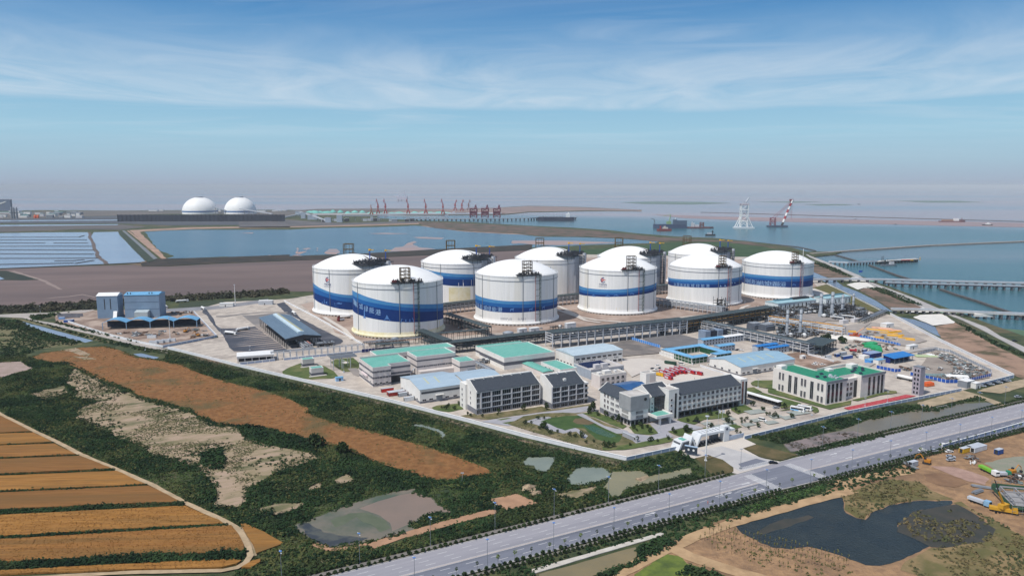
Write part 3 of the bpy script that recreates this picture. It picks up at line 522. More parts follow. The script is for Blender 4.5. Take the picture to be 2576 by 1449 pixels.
DPOND=[(13,1570,1012),(13,1640,1095),(13,1760,1150),(13,1900,1215),(13,2050,1230),(14,380,1215),(14,480,1205),(14,620,1240),(14,780,1290),(14,960,1360),(14,1080,1365),(14,1250,1320),(14,1500,1200),(14,1370,1132),(14,1230,1075),(14,1250,1010),(14,1350,915),(14,1500,890),(14,1640,862),(14,1690,840),(14,1680,820),(14,1400,820),(14,1290,835),(14,1150,860),(14,1000,925),(14,960,980),(14,880,965),(14,780,900),(14,770,800),(14,860,745),(14,700,785),(14,480,850),(14,300,905),(14,100,960)]
M_DPW=water_mat('dark pond water',S(34,42,44),S(46,52,50),scale=.05,rough=.2,bump=.3,bs=.8,c3=S(58,58,48),scale3=.03,cut3=(.55,.72));M_DPW.node_tree.nodes['Principled BSDF'].inputs['Specular IOR Level'].default_value=.22
sheet('dark_pond',[g(*p)for p in DPOND],.2,M_DPW,seg=2.5,amp=.6,seed=2)
fl('pond_shallow',14,[(100,1050),(230,990),(480,940),(530,960),(380,1010),(200,1070),(100,1105),(30,1100)],mat('reedy shallow',S(72,68,60),S(58,60,54),scale=.12,rough=.6),4,.8,6)
M_OLIV=mat('olive marsh grass',S(104,98,60),S(82,84,52),scale=.12,rough=.95,c3=S(138,118,84),scale3=.06)
fl('marsh',14,[(760,790),(860,740),(1000,680),(1150,640),(1400,660),(1500,730),(1700,810),(1400,815),(1290,830),(1150,855),(1000,920),(950,975),(880,960),(780,895)],M_OLIV,4,.7,7)
fl('marsh',14,[(1690,838),(1760,828),(2000,960),(2286,1120),(2600,1300),(2600,1500),(1700,1500),(1400,1449),(1250,1400),(1290,1330),(1510,1215),(1720,1200),(1920,1160),(2020,1080),(1990,990),(1820,890)],M_OLIV,4,.8,8)
fl('pond_shallow',14,[(1240,1000),(1350,912),(1500,887),(1640,860),(1720,850),(1900,950),(2050,1060),(1950,1170),(1700,1205),(1510,1210),(1370,1140),(1225,1080)],mat('reedy shallow',S(72,68,60),S(58,60,54),scale=.12,rough=.6),4,.8,5)
fl('marsh',13,[(740,1440),(900,1330),(1010,1270),(1130,1290),(1180,1350),(1340,1400),(1500,1449),(1500,1500),(740,1500)],mat('bright weeds',S(108,122,52),S(92,108,50),scale=.15,rough=.95,c3=S(70,86,44),scale3=.08),3,.5,9)
fl('olive_channel',13,[(-60,1440),(0,1418),(750,1212),(790,1260),(720,1330),(560,1400),(400,1449),(200,1520),(-60,1560)],water_mat('olive channel water',S(136,122,90),S(124,114,86),scale=.03,rough=.2,bump=.1),4,.4,10)
sheet('channel_lip',G(13,(-120,1400),(0,1366),(480,1228),(960,1092),(985,1100),(980,1118),(480,1260),(0,1405),(-120,1440)),.4,mat('dusty white lip',S(202,196,186),S(184,178,168),scale=.3),seg=4,amp=.16,seed=2,thick=.3)
M_TAN2=mat('pale orange dirt road',S(184,154,118),S(160,132,100),scale=.15,rough=.95)
for k,(pts,w)in enumerate((([(13,580,1449),(13,850,1310),(13,1050,1215),(13,1250,1120),(13,1560,1010),(13,1800,945),(13,2200,830),(13,2572,735),(14,700,690),(14,1000,615),(14,1340,580)],3.0),([(13,2420,650),(13,2490,700),(13,2560,730)],2.0),([(13,1060,1220),(13,1200,1290),(13,1500,1390),(13,1700,1449),(13,2000,1540)],3.4))):
 sheet('dirt_road',ragged(strip_poly([g(*p)for p in pts],w),4,.35,k),.31+.01*k,M_TAN2)
fl('spoil',14,[(1450,600),(1600,590),(1760,640),(1820,680),(1700,710),(1560,690),(1460,650)],mat('dark spoil',S(138,108,82),S(116,90,70),scale=.1,rough=.95),3,.6,11)
fl('brick_litter',14,[(1500,530),(1700,540),(1850,580),(2000,640),(1960,690),(1820,660),(1640,590)],mat('pink rubble ground',S(172,142,128),S(152,124,112),scale=.2,rough=.95),3,.6,12)
fl('netted_ground',14,[(1950,510),(2100,470),(2286,450),(2500,440),(2500,560),(2286,600),(2100,590)],mat('grey green netted ground',S(128,134,116),S(142,138,124),scale=.15,rough=.95),3,.5,13)
# -- storage tanks
M_TANK=mat('white tank concrete',S(229,230,228),S(239,239,237),scale=.35,rough=.65,stretch=(1,1,.06),c3=S(224,220,208),scale3=.05,cut3=(.52,.72))
M_DOME=mat('white dome paint',S(240,240,238),S(246,246,244),scale=.05,rough=.55)
M_STAIN=mat('yellow stained concrete',S(222,212,168),S(232,226,200),scale=.15,rough=.7)
B_L=mat('light blue band paint',S(70,134,186),S(80,142,192),scale=.1,rough=.7,spec=.1)
B_M=mat('mid blue band paint',S(30,94,160),S(36,100,166),scale=.1,rough=.7,spec=.1)
B_D=mat('dark blue band paint',S(14,52,114),S(18,57,121),scale=.1,rough=.7,spec=.1)
B_T=flat('pale lettering paint',(150,186,222),.5)
B_T2=flat('faint lettering paint',(84,130,190),.5)
M_LINE=flat('grey conduit',(120,126,134),.5)
M_REDL=flat('red riser pipe',(150,70,66),.5)
M_GREENST=flat('dark green steel',(58,78,74),.55)
TR=46.0
class Tank:pass
def cyl_at(t,fr,x,y):
 d=ray(fr,x,y);R=t.R
 ox,oy=-t.c.x,-t.c.y;A=d.x**2+d.y**2;Bq=ox*d.x+oy*d.y;Cq=ox*ox+oy*oy-R*R
 disc=Bq*Bq-A*Cq
 s=(-Bq-math.sqrt(max(disc,0)))/A
 p=Vector((ox+d.x*s,oy+d.y*s));return math.atan2(p.y,p.x),CAM_H+d.z*s
def on_wall(t,a,z,off=0.0):return((t.R+off)*math.cos(a),(t.R+off)*math.sin(a),z)
def curve_of(t,fr,pts,ext=0.5):
 q=[]
 for p in pts:
  a,z=cyl_at(t,fr,*p);q.append((a if a<.6 else a-2*PI,z))
 q.sort();q=[(q[0][0]-ext,q[0][1])]+q+[(q[-1][0]+ext,q[-1][1])]
 return np.array(q)
def band(t,up,lo,name,m,off):
 a0,a1=max(up[0,0],lo[0,0]),min(up[-1,0],lo[-1,0]);n=72;mb=MB();vs=[]
 for i in range(n+1):
  a=a0+(a1-a0)*i/n
  def sm(c):return np.mean([np.interp(a+e,c[:,0],c[:,1])for e in(-.12,-.06,0,.06,.12)])
  vs+=[on_wall(t,a,sm(lo),off),on_wall(t,a,sm(up),off)]
 mb.add(vs,[(2*i,2*i+2,2*i+3,2*i+1)for i in range(n)])
 return mb.build(name,m,t.o,smooth=True)
FONT=None
def text_mesh(s,size,name='lettering',extrude=0.0,spacing=1.0,resolution=2):
 cu=bpy.data.curves.new('lettering','FONT');cu.body=s;cu.size=size;cu.resolution_u=resolution
 cu.space_character=spacing;cu.align_x='CENTER';cu.extrude=extrude
 ob=bpy.data.objects.new('lettering',cu);COL.objects.link(ob)
 bpy.context.view_layer.update();dg=bpy.context.evaluated_depsgraph_get()
 me=bpy.data.meshes.new_from_object(ob.evaluated_get(dg));bpy.data.objects.remove(ob)
 return me
def wrap_mesh(t,me,a_mid,z_mid,name,m,off,slope=0.0,flatten=1.0):
 co=[v.co.copy()for v in me.vertices];fs=[tuple(p.vertices)for p in me.polygons]
 ys=[c.y for c in co];ym=(min(ys)+max(ys))/2;xs=[c.x for c in co];xm=(min(xs)+max(xs))/2
 mb=MB();mb.add([on_wall(t,a_mid+(c.x-xm)*flatten/t.R,z_mid+(c.y-ym)+slope*(c.x-xm),off)for c in co],fs)
 bpy.data.meshes.remove(me);return mb.build(name,m,t.o)
def shape_mesh(polys):
 me=bpy.data.meshes.new('shape');vs=[];fs=[]
 for p in polys:n=len(vs);vs+=[(x,y,0)for x,y in p];fs.append(tuple(range(n,n+len(p))))
 me.from_pydata(vs,[],fs);return me
def ringp(cx,cy,r0,r1,a0,a1,n=14):
 o=[]
 for k in range(n):
  t0,t1=a0+(a1-a0)*k/n,a0+(a1-a0)*(k+1)/n
  o.append([(cx+r0*math.cos(t0),cy+r0*math.sin(t0)),(cx+r1*math.cos(t0),cy+r1*math.sin(t0)),(cx+r1*math.cos(t1),cy+r1*math.sin(t1)),(cx+r0*math.cos(t1),cy+r0*math.sin(t1))])
 return o
M_LOGR=flat('emblem red',(196,70,70),.5);M_LOGB=flat('emblem blue',(60,76,130),.5)
def emblem(t,a,z):
 d=math.radians
 wrap_mesh(t,shape_mesh(ringp(0,0,2.2,3.1,d(60),d(330))+[[(-.5,2.2),(.5,2.2),(0,4.3)]]),a-.002,z+6.1,'emblem_ring',M_LOGB,.12)
 wrap_mesh(t,shape_mesh(ringp(0,0,1.1,1.9,d(-120),d(150))+[[(1.6,-.5),(5,.35),(1.6,.9)],[(-.9,-.9),(.9,-.9),(0,1.1)]]),a+.012,z+5.7,'emblem_arrow',M_LOGR,.13)
 wrap_mesh(t,text_mesh('中国海油',2.5),a,z+.6,'lettering',M_LOGB,.12)
 wrap_mesh(t,text_mesh('CNOOC',2.4,spacing=1.25),a,z-2.0,'lettering',M_LOGB,.12)
def pump_deck(t,ang,w,d,rows,m=DARK,tower=True,tw=9.0,th=12.5,red=True,tower_mat=BROWNST,toff=0.0,up=2.6,big=1.0):
 e=Vector((math.cos(ang),math.sin(ang),0));s=Vector((-e.y,e.x,0));H=t.H
 def P(a,b,z):return tuple(e*(t.R-a)+s*b+Vector((0,0,z)))
 mb=MB();rr=random.Random(int(ang*100)+rows)
 def bx(a0,b0,z0,a1,b1,z1):
  q=[P(a,b,z)for z in(z0,z1)for a,b in((a0,b0),(a1,b0),(a1,b1),(a0,b1))]
  mb.add(q,[(0,1,2,3),(7,6,5,4),(4,5,1,0),(5,6,2,1),(6,7,3,2),(7,4,0,3)])
 zt=H+up
 bx(-1.0,-w/2,zt-.5,d,w/2,zt)
 for i in range(6):
  for a in(0,d-.6):b=-w/2+w*i/5;mb.tube(P(a,b,H-.5),P(a,b,zt),.18,n=4)
 for a in(-1.0,d):
  for z in(.6,1.2):mb.tube(P(a,-w/2,zt+z),P(a,w/2,zt+z),.07,n=4)
  for i in range(int(w/2)+1):mb.tube(P(a,-w/2+2*i,zt),P(a,-w/2+2*i,zt+1.2),.07,n=4)
 for i in range(rows):
  a,b=rr.uniform(.5,d-1),rr.uniform(-w/2+1,w/2-1);h=rr.uniform(1.0,3.4)*big
  mb.tube(P(a,b,zt),P(a,b,zt+h),rr.uniform(.18,.45)*big,n=6)
  if rr.random()<.5:mb.tube(P(a,b,zt+h*.7),P(a,b+rr.uniform(-3,3)*big,zt+h*.7),.2*big,n=5)
  if rr.random()<.35:bx(a,b,zt,a+rr.uniform(.8,2),b+rr.uniform(.8,2),zt+rr.uniform(.8,1.8))
 mb.build('roof_platform',m,t.o)
 if red:
  r=MB();mb=r
  bx(.5,-w/2+.5,zt,2.2,-w/2+5,zt+2.2);bx(2.8,-w/2+1.0,zt,4.2,-w/2+4,zt+1.4)
  r.build('red_valve_set',mat('dull red valves',S(130,60,60),S(96,50,52),scale=1.2),t.o)
 if tower:
  tg=MB();a0,b0=(d-tw*.75,toff-tw/2)
  q=[P(a0,b0,0),P(a0+tw*.75,b0,0),P(a0+tw*.75,b0+tw,0),P(a0,b0+tw,0)]
  for x,y,_ in q:tg.tube((x,y,H),(x,y,zt+th),.36,n=4)
  for lv in range(1,5):
   z=zt+th*lv/4
   for k in range(4):tg.tube((q[k][0],q[k][1],z),(q[(k+1)%4][0],q[(k+1)%4][1],z),.3,n=4)
   if lv<4:
    tg.tube((q[0][0],q[0][1],z),(q[3][0],q[3][1],z+th/4),.2,n=3);tg.tube((q[1][0],q[1][1],z),(q[2][0],q[2][1],z-th/4),.2,n=3)
   mid=[(Vector(q[i])+Vector(q[(i+1)%4]))/2 for i in(0,3)]
  for i in(0,1,2,3):
   mdl=(Vector(q[i])+Vector(q[(i+1)%4]))/2;tg.tube((mdl.x,mdl.y,zt),(mdl.x,mdl.y,zt+th),.24,n=4)
  tg.tube((q[0][0],q[0][1],zt+th),(q[0][0],q[0][1],zt+th+3),.06,n=3)
  tg.build('lattice_tower',tower_mat,t.o)
def davit(t,p,h,swing):
 m=MB();m.tube(p,(p[0],p[1],p[2]+h),.62,n=8);o=m.build('crane_post',BLUEP,t.o)
 m=MB();m.cbox(p[0],p[1],p[2]+h,2.2,1.8,2.0,swing);c,s=math.cos(swing),math.sin(swing)
 m.tube((p[0],p[1],p[2]+h+1.2),(p[0]+6.5*c,p[1]+6.5*s,p[2]+h+.9),.4,n=5)
 m.build('crane_jib',YEL,o)
def make_tank(key,c,H,label,seams,ring_stain=False,apex=14.0):
 t=Tank();t.c=Vector((c[0],c[1],0));t.R=TR;t.H=H
 t.o=thing('storage_tank',label,'storage tank',(c[0],c[1],.3),0,'white gas storage tanks')
 MB().lathe([(TR,2.2),(TR,H)],96).build('tank_wall',M_TANK,t.o,smooth=True)
 MB().lathe([(TR,H),(TR+.35,H),(TR+.35,H+.9),(TR-.6,H+.9)],96).build('roof_rim',M_TANK,t.o)
 rc=((TR-1)**2+apex**2)/(2*apex);pr=[]
 for i in range(15):
  r=(TR-1)*(1-i/14);pr.append((max(r,.01),H+.5+math.sqrt(rc*rc-r*r)-(rc-apex)))
 MB().lathe(pr,96).build('dome_roof',M_DOME,t.o,smooth=True)
 MB().lathe([(TR+.04,6.0),(TR+.7,3.6),(TR+2.0,2.5),(TR+2.0,1.3),(TR-3,1.3)],96).build('base_skirt',M_STAIN if ring_stain else M_TANK,t.o,smooth=False)
 m=MB()
 for k in range(72):
  a=2*PI*k/72;m.cbox((TR+1.2)*math.cos(a),(TR+1.2)*math.sin(a),-.3,1.2,1.8,1.62,a)
 m.build('base_pedestals',CONC,t.o)
 MB().lathe([(TR-.4,-.3),(TR-.4,1.32)],64).build('base_gap_shade',DARK,t.o)  # dark cylinder puts the shade between the pedestals into colour
 MB().lathe([(TR-.3,-.02),(TR+4.6,-.02),(TR+4.6,-.3)][::-1],96).build('base_apron',CONC,t.o)
 m=MB()
 for k in range(80):
  a=2*PI*k/80;m.tube(on_wall(t,a,H+.9),on_wall(t,a,H+2.0),.09,n=3)
 m.lathe([(TR+.05,H+1.95),(TR+.05,H+2.1)],96);m.lathe([(TR+.05,H+1.4),(TR+.05,H+1.5)],96)
 m.build('rim_railing',LGREY,t.o)
 MB().lathe([(TR+.1,H-4.6),(TR+.4,H-4.45),(TR+.4,H-4.2),(TR+.1,H-4.05)],96).build('ring_pipe',M_LINE,t.o)
 m=MB()
 for a in seams:m.tube(on_wall(t,a,2.4,.25),on_wall(t,a,H+1,.25),.3,n=5)
 if seams:m.build('downpipes',M_LINE,t.o)
 m=MB()
 for k in range(16):
  a=2*PI*k/16+.11;q=[on_wall(t,a+e,z,.02)for e,z in((-.004,3),(.004,3),(.004,H-.1),(-.004,H-.1))];m.quad(*q)
 m.build('wall_joint',mat('pale joint',S(222,223,223)),t.o)
 return t
def ladder_tower(t,a0,a1,z0,H,m2=M_GREENST):
 m=MB();m.tube(on_wall(t,a0,z0,.5),on_wall(t,a0,H+2,.5),.25,n=5);m.build('riser_pipe',M_REDL,t.o)
 m=MB()
 for da in(-.012,.012):
  for off in(.4,2.0):m.tube(on_wall(t,a1+da,z0,off),on_wall(t,a1+da,H+3,off),.14,n=4)
 k=0;z=z0
 while z<H+1:
  m.tube(on_wall(t,a1-.012,z,.4 if k%2 else 2.0),on_wall(t,a1+.012,z+2.4,2.0 if k%2 else .4),.2,n=4);m.tube(on_wall(t,a1-.014,z,2.0),on_wall(t,a1+.014,z,2.0),.12,n=3);z+=2.4;k+=1
 z=z0+3
 while z<H:
  m.tube(on_wall(t,a0,z,.6),on_wall(t,a1,z,.8),.16,n=4);z+=6.6
 m.build('ladder_tower',m2,t.o)
def cyl_a(t,fr,x,y):
 a=cyl_at(t,fr,x,y)[0];return a if a<.6 else a-2*PI
def bands(t,fr,up,mid,dark,lo):
 c=[curve_of(t,fr,p)for p in(up,mid,dark,lo)]
 band(t,c[0],c[1],'light_blue_band',B_L,.05);band(t,c[1],c[2],'mid_blue_band',B_M,.055);band(t,c[2],c[3],'dark_blue_band',B_D,.06)
 return c
def letters(t,fr,chars,pts,size,m=B_T):
 for ch,p in zip(chars,pts):
  a,z=cyl_at(t,fr,*p);wrap_mesh(t,text_mesh(ch,size),a,z,'lettering',m,.1)
TC={'T1':(-117.2,748.7,52.5),'T2':(4.9,816,51.7),'T3':(127.4,879.4,50.2),'T4':(248.5,941,46.2),'T5':(361.8,997,45.4),'B1':(-190.6,872.9,52.5),'B2':(-70,936,52),'B3':(50,998,50.5),'B4':(170,1060,46.5),'B5':(286,1122,45.5)}
def tk(key):x,y,h=TC[key];t=Tank();t.c=Vector((x,y,0));t.R=TR;t.H=h;return t
q=tk('T1')
T1=make_tank('T1',TC['T1'],TC['T1'][2],'nearest white gas tank with wide wavy blue band and yellowed base ring',[cyl_a(q,22,x,900)for x in(130,680,1176)],True)
bands(T1,22,[(75,785),(140,815),(300,878),(600,945),(900,960),(1170,957),(1275,945)],[(75,850),(140,885),(300,935),(600,985),(900,1013),(1170,1014),(1275,1002)],[(75,905),(140,935),(300,990),(600,1035),(900,1060),(1170,1052),(1275,1038)],[(75,1055),(150,1102),(350,1155),(600,1190),(850,1200),(1100,1180),(1275,1138)])
letters(T1,22,'国海油盐城绿能港',[(78,925),(86,935),(95,945),(112,960),(172,990),(237,1020),(313,1040),(397,1067)],6.2)
for fr,x,y,polys in((22,216,1085,[[(-1,-4),(1,-4),(.6,3.4),(0,5),(-.6,3.4)],[(-2,-4),(2,-4),(2,-3),(-2,-3)]]),(22,515,1140,[[(-3.5,-2.6),(3.5,-2.6),(2.6,-1),(-2.6,-1)],[(-2,-1),(2,-1),(1.2,1.2),(-1.2,1.2)],[(-1.2,1.2),(1.2,1.2),(0,3.4)]]),(22,785,1175,[[(-7,-2.4),(-6,-2.4),(-5.2,.8),(5.2,.8),(6,-2.4),(7,-2.4),(5.6,1.8),(-5.6,1.8)],[(-2,-2.4),(-1,-2.4),(-1,.8),(-2,.8)],[(2,-2.4),(3,-2.4),(3,.8),(2,.8)]])):
 a,z=cyl_at(T1,fr,x,y);wrap_mesh(T1,shape_mesh(polys),a,z,'painted_landmark',B_T2,.1)
ladder_tower(T1,cyl_a(T1,22,870,1000),cyl_a(T1,22,930,1000),2,T1.H)
pump_deck(T1,cyl_a(T1,22,790,750),31,8,46,toff=-1.5,tower_mat=mat('rusty yellow steel',S(104,82,40),S(52,44,32),scale=.6),th=13.5)
a,z=cyl_at(T1,22,1200,1250);wrap_mesh(T1,shape_mesh([[(-2.4,-6),(2.4,-6),(2.4,5.5),(-2.4,5.5)]]),a,z,'stain_patch',M_STAIN,.03)
q=tk('T2')
T2=make_tank('T2',TC['T2'],TC['T2'][2],'front white gas tank second from the left with grey panels low on its wall',[cyl_a(q,21,x,200)for x in(845,1452,1912)])
bands(T2,21,[(740,15),(840,60),(1000,95),(1200,118),(1450,122),(1700,105),(1970,60)],[(740,75),(900,128),(1200,163),(1450,167),(1700,155),(1970,105)],[(740,130),(900,178),(1200,215),(1450,220),(1700,205),(1970,150)],[(740,182),(850,250),(1000,276),(1200,292),(1450,288),(1700,262),(1970,197)])
letters(T2,21,'海油盐城绿能港',[(748,158),(775,182),(820,200),(885,220),(945,232),(1022,243),(1105,247)],6.0)
for x,y in((1290,245),(1575,242),(1765,212)):
 a,z=cyl_at(T2,21,x,y);wrap_mesh(T2,shape_mesh([[(-2.2,-.6),(1.6,-.2),(2.4,2.2),(1.4,1.2),(-1.8,.6)],[(-2,-2.2),(-1.5,-2.2),(-1.3,-.4),(-2,-.4)],[(1,-2.2),(1.5,-2.2),(1.5,-.2),(.9,-.2)]]),a,z,'painted_deer',B_T2,.1)
for x0,y0,x1,y1 in((1115,372,1290,438),(1375,370,1500,448),(800,330,830,398)):
 (a0,z0),(a1,z1)=cyl_at(T2,21,x0,y1),cyl_at(T2,21,x1,y0);m=MB();na=9
 for i in range(na):
  for j in range(4):
   b0,b1=a0+(a1-a0)*(i+.12)/na,a0+(a1-a0)*(i+.88)/na;w0,w1=z0+(z1-z0)*(j+.15)/4,z0+(z1-z0)*(j+.85)/4
   if random.random()<.8:m.quad(on_wall(T2,b0,w0,.05),on_wall(T2,b1,w0,.05),on_wall(T2,b1,w1,.05),on_wall(T2,b0,w1,.05))
 m.build('painted_panel',flat('grey stencil',(176,178,182),.7),T2.o)
ladder_tower(T2,cyl_a(T2,21,1640,200),cyl_a(T2,21,1703,200),2,T2.H)
pump_deck(T2,cyl_a(T2,1,2125,385),27,8,40,toff=-1,red=False,tower_mat=BROWNST,th=14)
q=tk('T3')
T3=make_tank('T3',TC['T3'],TC['T3'][2],'middle front gas tank with red emblem above its narrow blue band',[cyl_a(q,2,x,500)for x in(220,573,806)])
bands(T3,2,[(135,470),(220,500),(350,512),(500,512),(650,495),(820,455)],[(135,500),(250,530),(400,540),(550,538),(700,518),(820,480)],[(135,525),(250,552),(400,558),(550,554),(700,535),(820,500)],[(135,550),(220,568),(400,577),(550,573),(700,555),(820,520)])
emblem(T3,*cyl_at(T3,2,352,472))
for x,y in((270,564),(395,568),(470,562),(610,548)):
 a,z=cyl_at(T3,2,x,y);wrap_mesh(T3,shape_mesh([[(-3,-1),(3,-1),(2,.4),(.6,.6),(0,1.8),(-.6,.6),(-2,.4)]]),a,z,'painted_landmark',B_T2,.1)
for x,y,w in((420,684,7),(540,688,5),(212,655,4)):
 a,z=cyl_at(T3,2,x,y);wrap_mesh(T3,shape_mesh([[(-w,-1.6),(w,-1.6),(w,1.6),(-w,1.6)]]),a,z,'stain_patch',M_STAIN,.03)
ladder_tower(T3,cyl_a(T3,2,670,500),cyl_a(T3,2,708,500),2,T3.H)
pump_deck(T3,cyl_a(T3,2,625,330),27,8,40,toff=-1.0,red=True,tower_mat=BROWNST,th=15)
q=tk('T4')
T4=make_tank('T4',TC['T4'],TC['T4'][2],'fourth front gas tank with small pale lettering on a thin blue band',[cyl_a(q,2,x,500)for x in(1377,1560)])
bands(T4,2,[(948,410),(1100,423),(1300,425),(1450,418),(1562,402)],[(948,425),(1100,442),(1300,446),(1450,437),(1562,420)],[(948,442),(1100,462),(1300,468),(1450,457),(1562,436)],[(948,473),(1100,490),(1300,497),(1450,490),(1562,468)])
letters(T4,2,'中国海油盐城绿能港',[(992,467),(1020,469),(1048,472),(1078,474),(1110,476),(1150,477),(1195,479),(1240,480),(1283,480)],4.6)
for x,y in((1400,480),(1440,476),(1500,452),(1525,450)):
 a,z=cyl_at(T4,2,x,y);wrap_mesh(T4,shape_mesh([[(-1.2,-1),(1.6,-.4),(.2,.2),(-.4,1.6)]]),a,z,'painted_bird',B_T,.1)
ladder_tower(T4,cyl_a(T4,2,1460,500),cyl_a(T4,2,1480,500),2,T4.H,flat('pinkish grey steel',(158,150,156),.6))
pump_deck(T4,cyl_a(T4,2,1432,320),21,8,30,toff=0,red=True,tower_mat=mat('rusty yellow steel',(0,0,0)),tw=7,th=13)
q=tk('T5')
T5=make_tank('T5',TC['T5'],TC['T5'][2],'far right front gas tank with the clearest pale lettering on its blue band',[cyl_a(q,2,x,500)for x in(1607,2025)])
bands(T5,2,[(1594,360),(1750,383),(1900,395),(2050,397),(2181,388)],[(1594,385),(1750,405),(1900,418),(2050,420),(2181,412)],[(1594,402),(1750,425),(1900,438),(2050,440),(2181,434)],[(1594,450),(1700,470),(1850,485),(2000,493),(2181,485)])
letters(T5,23,'中国海油盐城绿能港',[(703,812),(752,822),(830,834),(915,848),(1000,858),(1100,865),(1207,872),(1307,876),(1412,882)],7.4)
a,z=cyl_at(T5,23,1620,890);wrap_mesh(T5,shape_mesh([[(-3,-1),(3,-1),(2,.6),(-1,1.4)]]),a,z,'painted_landmark',B_T2,.1)
ladder_tower(T5,cyl_a(T5,2,2100,500),cyl_a(T5,2,2115,500),2,T5.H,flat('pinkish grey steel',(158,150,156),.6))
pump_deck(T5,cyl_a(T5,2,2080,270),18,8,26,toff=0,red=True,tower_mat=mat('rusty yellow steel',(0,0,0)),tw=6.5,th=14)
BL={'B1':'back row gas tank at the far left with emblem and swimming fish on its band','B2':'second back row gas tank with pale repair patches over its blue band','B3':'third back row gas tank, mostly white, with stacked risers at its right','B4':'fourth back row gas tank mostly hidden behind the emblem tank','B5':'fifth back row gas tank half hidden at the far right'}
BT={}
for key in('B1','B2','B3','B4','B5'):
 t=BT[key]=make_tank(key,TC[key],TC[key][2],BL[key],[math.radians(a)for a in(-152,-112,-60)])
 ang=math.radians(-38)
 pump_deck(t,ang,46,22,170,up=6.5,big=1.5,m=mat('grey black pipework',S(74,78,86),S(48,50,56),scale=.9,rough=.6),tower=False,red=False)
 e=Vector((math.cos(ang),math.sin(ang),0));s=Vector((-e.y,e.x,0));H=t.H
 davit(t,tuple(e*(TR-12)-s*2+Vector((0,0,H+6.5))),14,-.6);davit(t,tuple(e*(TR-8)+s*19+Vector((0,0,H+6.5))),12,-.1)
 m=MB()
 for i in range(7):
  a=ang-.12+i*.06;m.tube(on_wall(t,a,2,1.2),on_wall(t,a,H+3.4,1.2),.55,n=6);m.tube(on_wall(t,a,H+3.4,1.2),on_wall(t,a,H+4.2,-5),.55,n=6)
 m.build('riser_pipe',LGREY,t.o)
 m=MB();p0=e*(TR+3);ax,ay=p0.x+s.x*7,p0.y+s.y*7
 m.lattice(ax-3,ay-3,0,ax+3,ay+3,H+5,14,.22);m.build('stair_frame',DARK,t.o)
 m=MB();m.cbox(p0.x+s.x*13,p0.y+s.y*13,0,3.4,3.4,H+8,ang);m.build('lift_shaft',LGREY,t.o)
 m=MB();far=Vector((math.cos(1.9),math.sin(1.9),0))*(TR-12)
 m.lattice(far.x-5.5,far.y-4,H+4,far.x+5.5,far.y+4,H+24,3,.45,diag=False)
 for sx in(-2,2):m.tube((far.x+sx,far.y-4,H+12),(far.x+sx,far.y-4,H+24),.2,n=4)
 m.build('lattice_tower',mat('rusty yellow steel',(0,0,0)),t.o)
 m=MB();pts=[tuple(far*(1-k/10)+e*(TR-14)*(k/10)+Vector((0,0,H+14-10*abs(k/10-.35)**2)))for k in range(11)]
 m.path(pts,.5,5);m.build('walkway',BROWNST,t.o)
t=BT['B1']
bands(t,26,[(152,665),(215,725),(350,790),(500,850),(700,890),(900,908),(975,908)],[(155,745),(230,785),(400,860),(600,920),(800,960),(975,970)],[(158,850),(230,890),(400,950),(600,1010),(800,1050),(975,1060)],[(165,995),(250,1060),(400,1120),(600,1180),(800,1215),(980,1222)])
emblem(t,*cyl_at(t,26,433,690))
for x,y,polys in((365,1055,[[(-5,-2.6),(5,-2.6),(4,-.6),(-4,-.6)],[(-.5,-.6),(.5,-.6),(.3,4),(-.3,4)],[(2,-.6),(4,-.6),(4.6,1.6),(2.4,1)],[(-4.6,-.6),(-2.4,-.6),(-2.6,1)]]),(660,1085,[[(-4,0),(0,1.6),(4.4,.8),(3,-.4),(0,-.2)],[(-4,0),(-5.4,1),(-5,-.8)]]),(615,1140,[[(-3,.8),(-1,-.8),(2.6,-1),(0,.2)]])):
 a,z=cyl_at(t,26,x,y);wrap_mesh(t,shape_mesh(polys),a,z,'painted_fish',B_T2,.1)
t=BT['B2']
bands(t,1,[(1188,325),(1300,355),(1450,372),(1640,378)],[(1188,350),(1300,383),(1450,400),(1640,405)],[(1188,372),(1300,405),(1450,420),(1640,425)],[(1188,430),(1300,462),(1450,481),(1640,480)])
for x0,y0,x1,y1 in((1535,425,1610,500),(1495,452,1540,500)):
 (a0,z0),(a1,z1)=cyl_at(t,1,x0,y1),cyl_at(t,1,x1,y0);m=MB();m.quad(*[on_wall(t,a,z,.09)for a,z in((a0,z0),(a1,z0),(a1,z1),(a0,z1))]);m.build('repair_patch',M_TANK,t.o)
(a0,z0),(a1,z1)=cyl_at(t,1,1410,620),cyl_at(t,1,1600,490);m=MB()
for i in range(8):b0,b1=a0+(a1-a0)*i/8,a0+(a1-a0)*(i+1)/8;m.quad(*[on_wall(t,a,z,.04)for a,z in((b0,z0),(b1,z0),(b1,z1),(b0,z1))])
m.build('stain_patch',M_STAIN,t.o)
t=BT['B4']
bands(t,2,[(860,330),(915,340)],[(860,345),(915,355)],[(860,355),(915,365)],[(860,395),(915,403)])
t=BT['B3'];(a0,z0),(a1,z1)=cyl_at(t,1,2262,333),cyl_at(t,1,2316,312);m=MB();m.quad(*[on_wall(t,a,z,.06)for a,z in((a0,z0),(a1,z0),(a1,z1),(a0,z1))]);m.build('blue_patch',B_M,t.o)
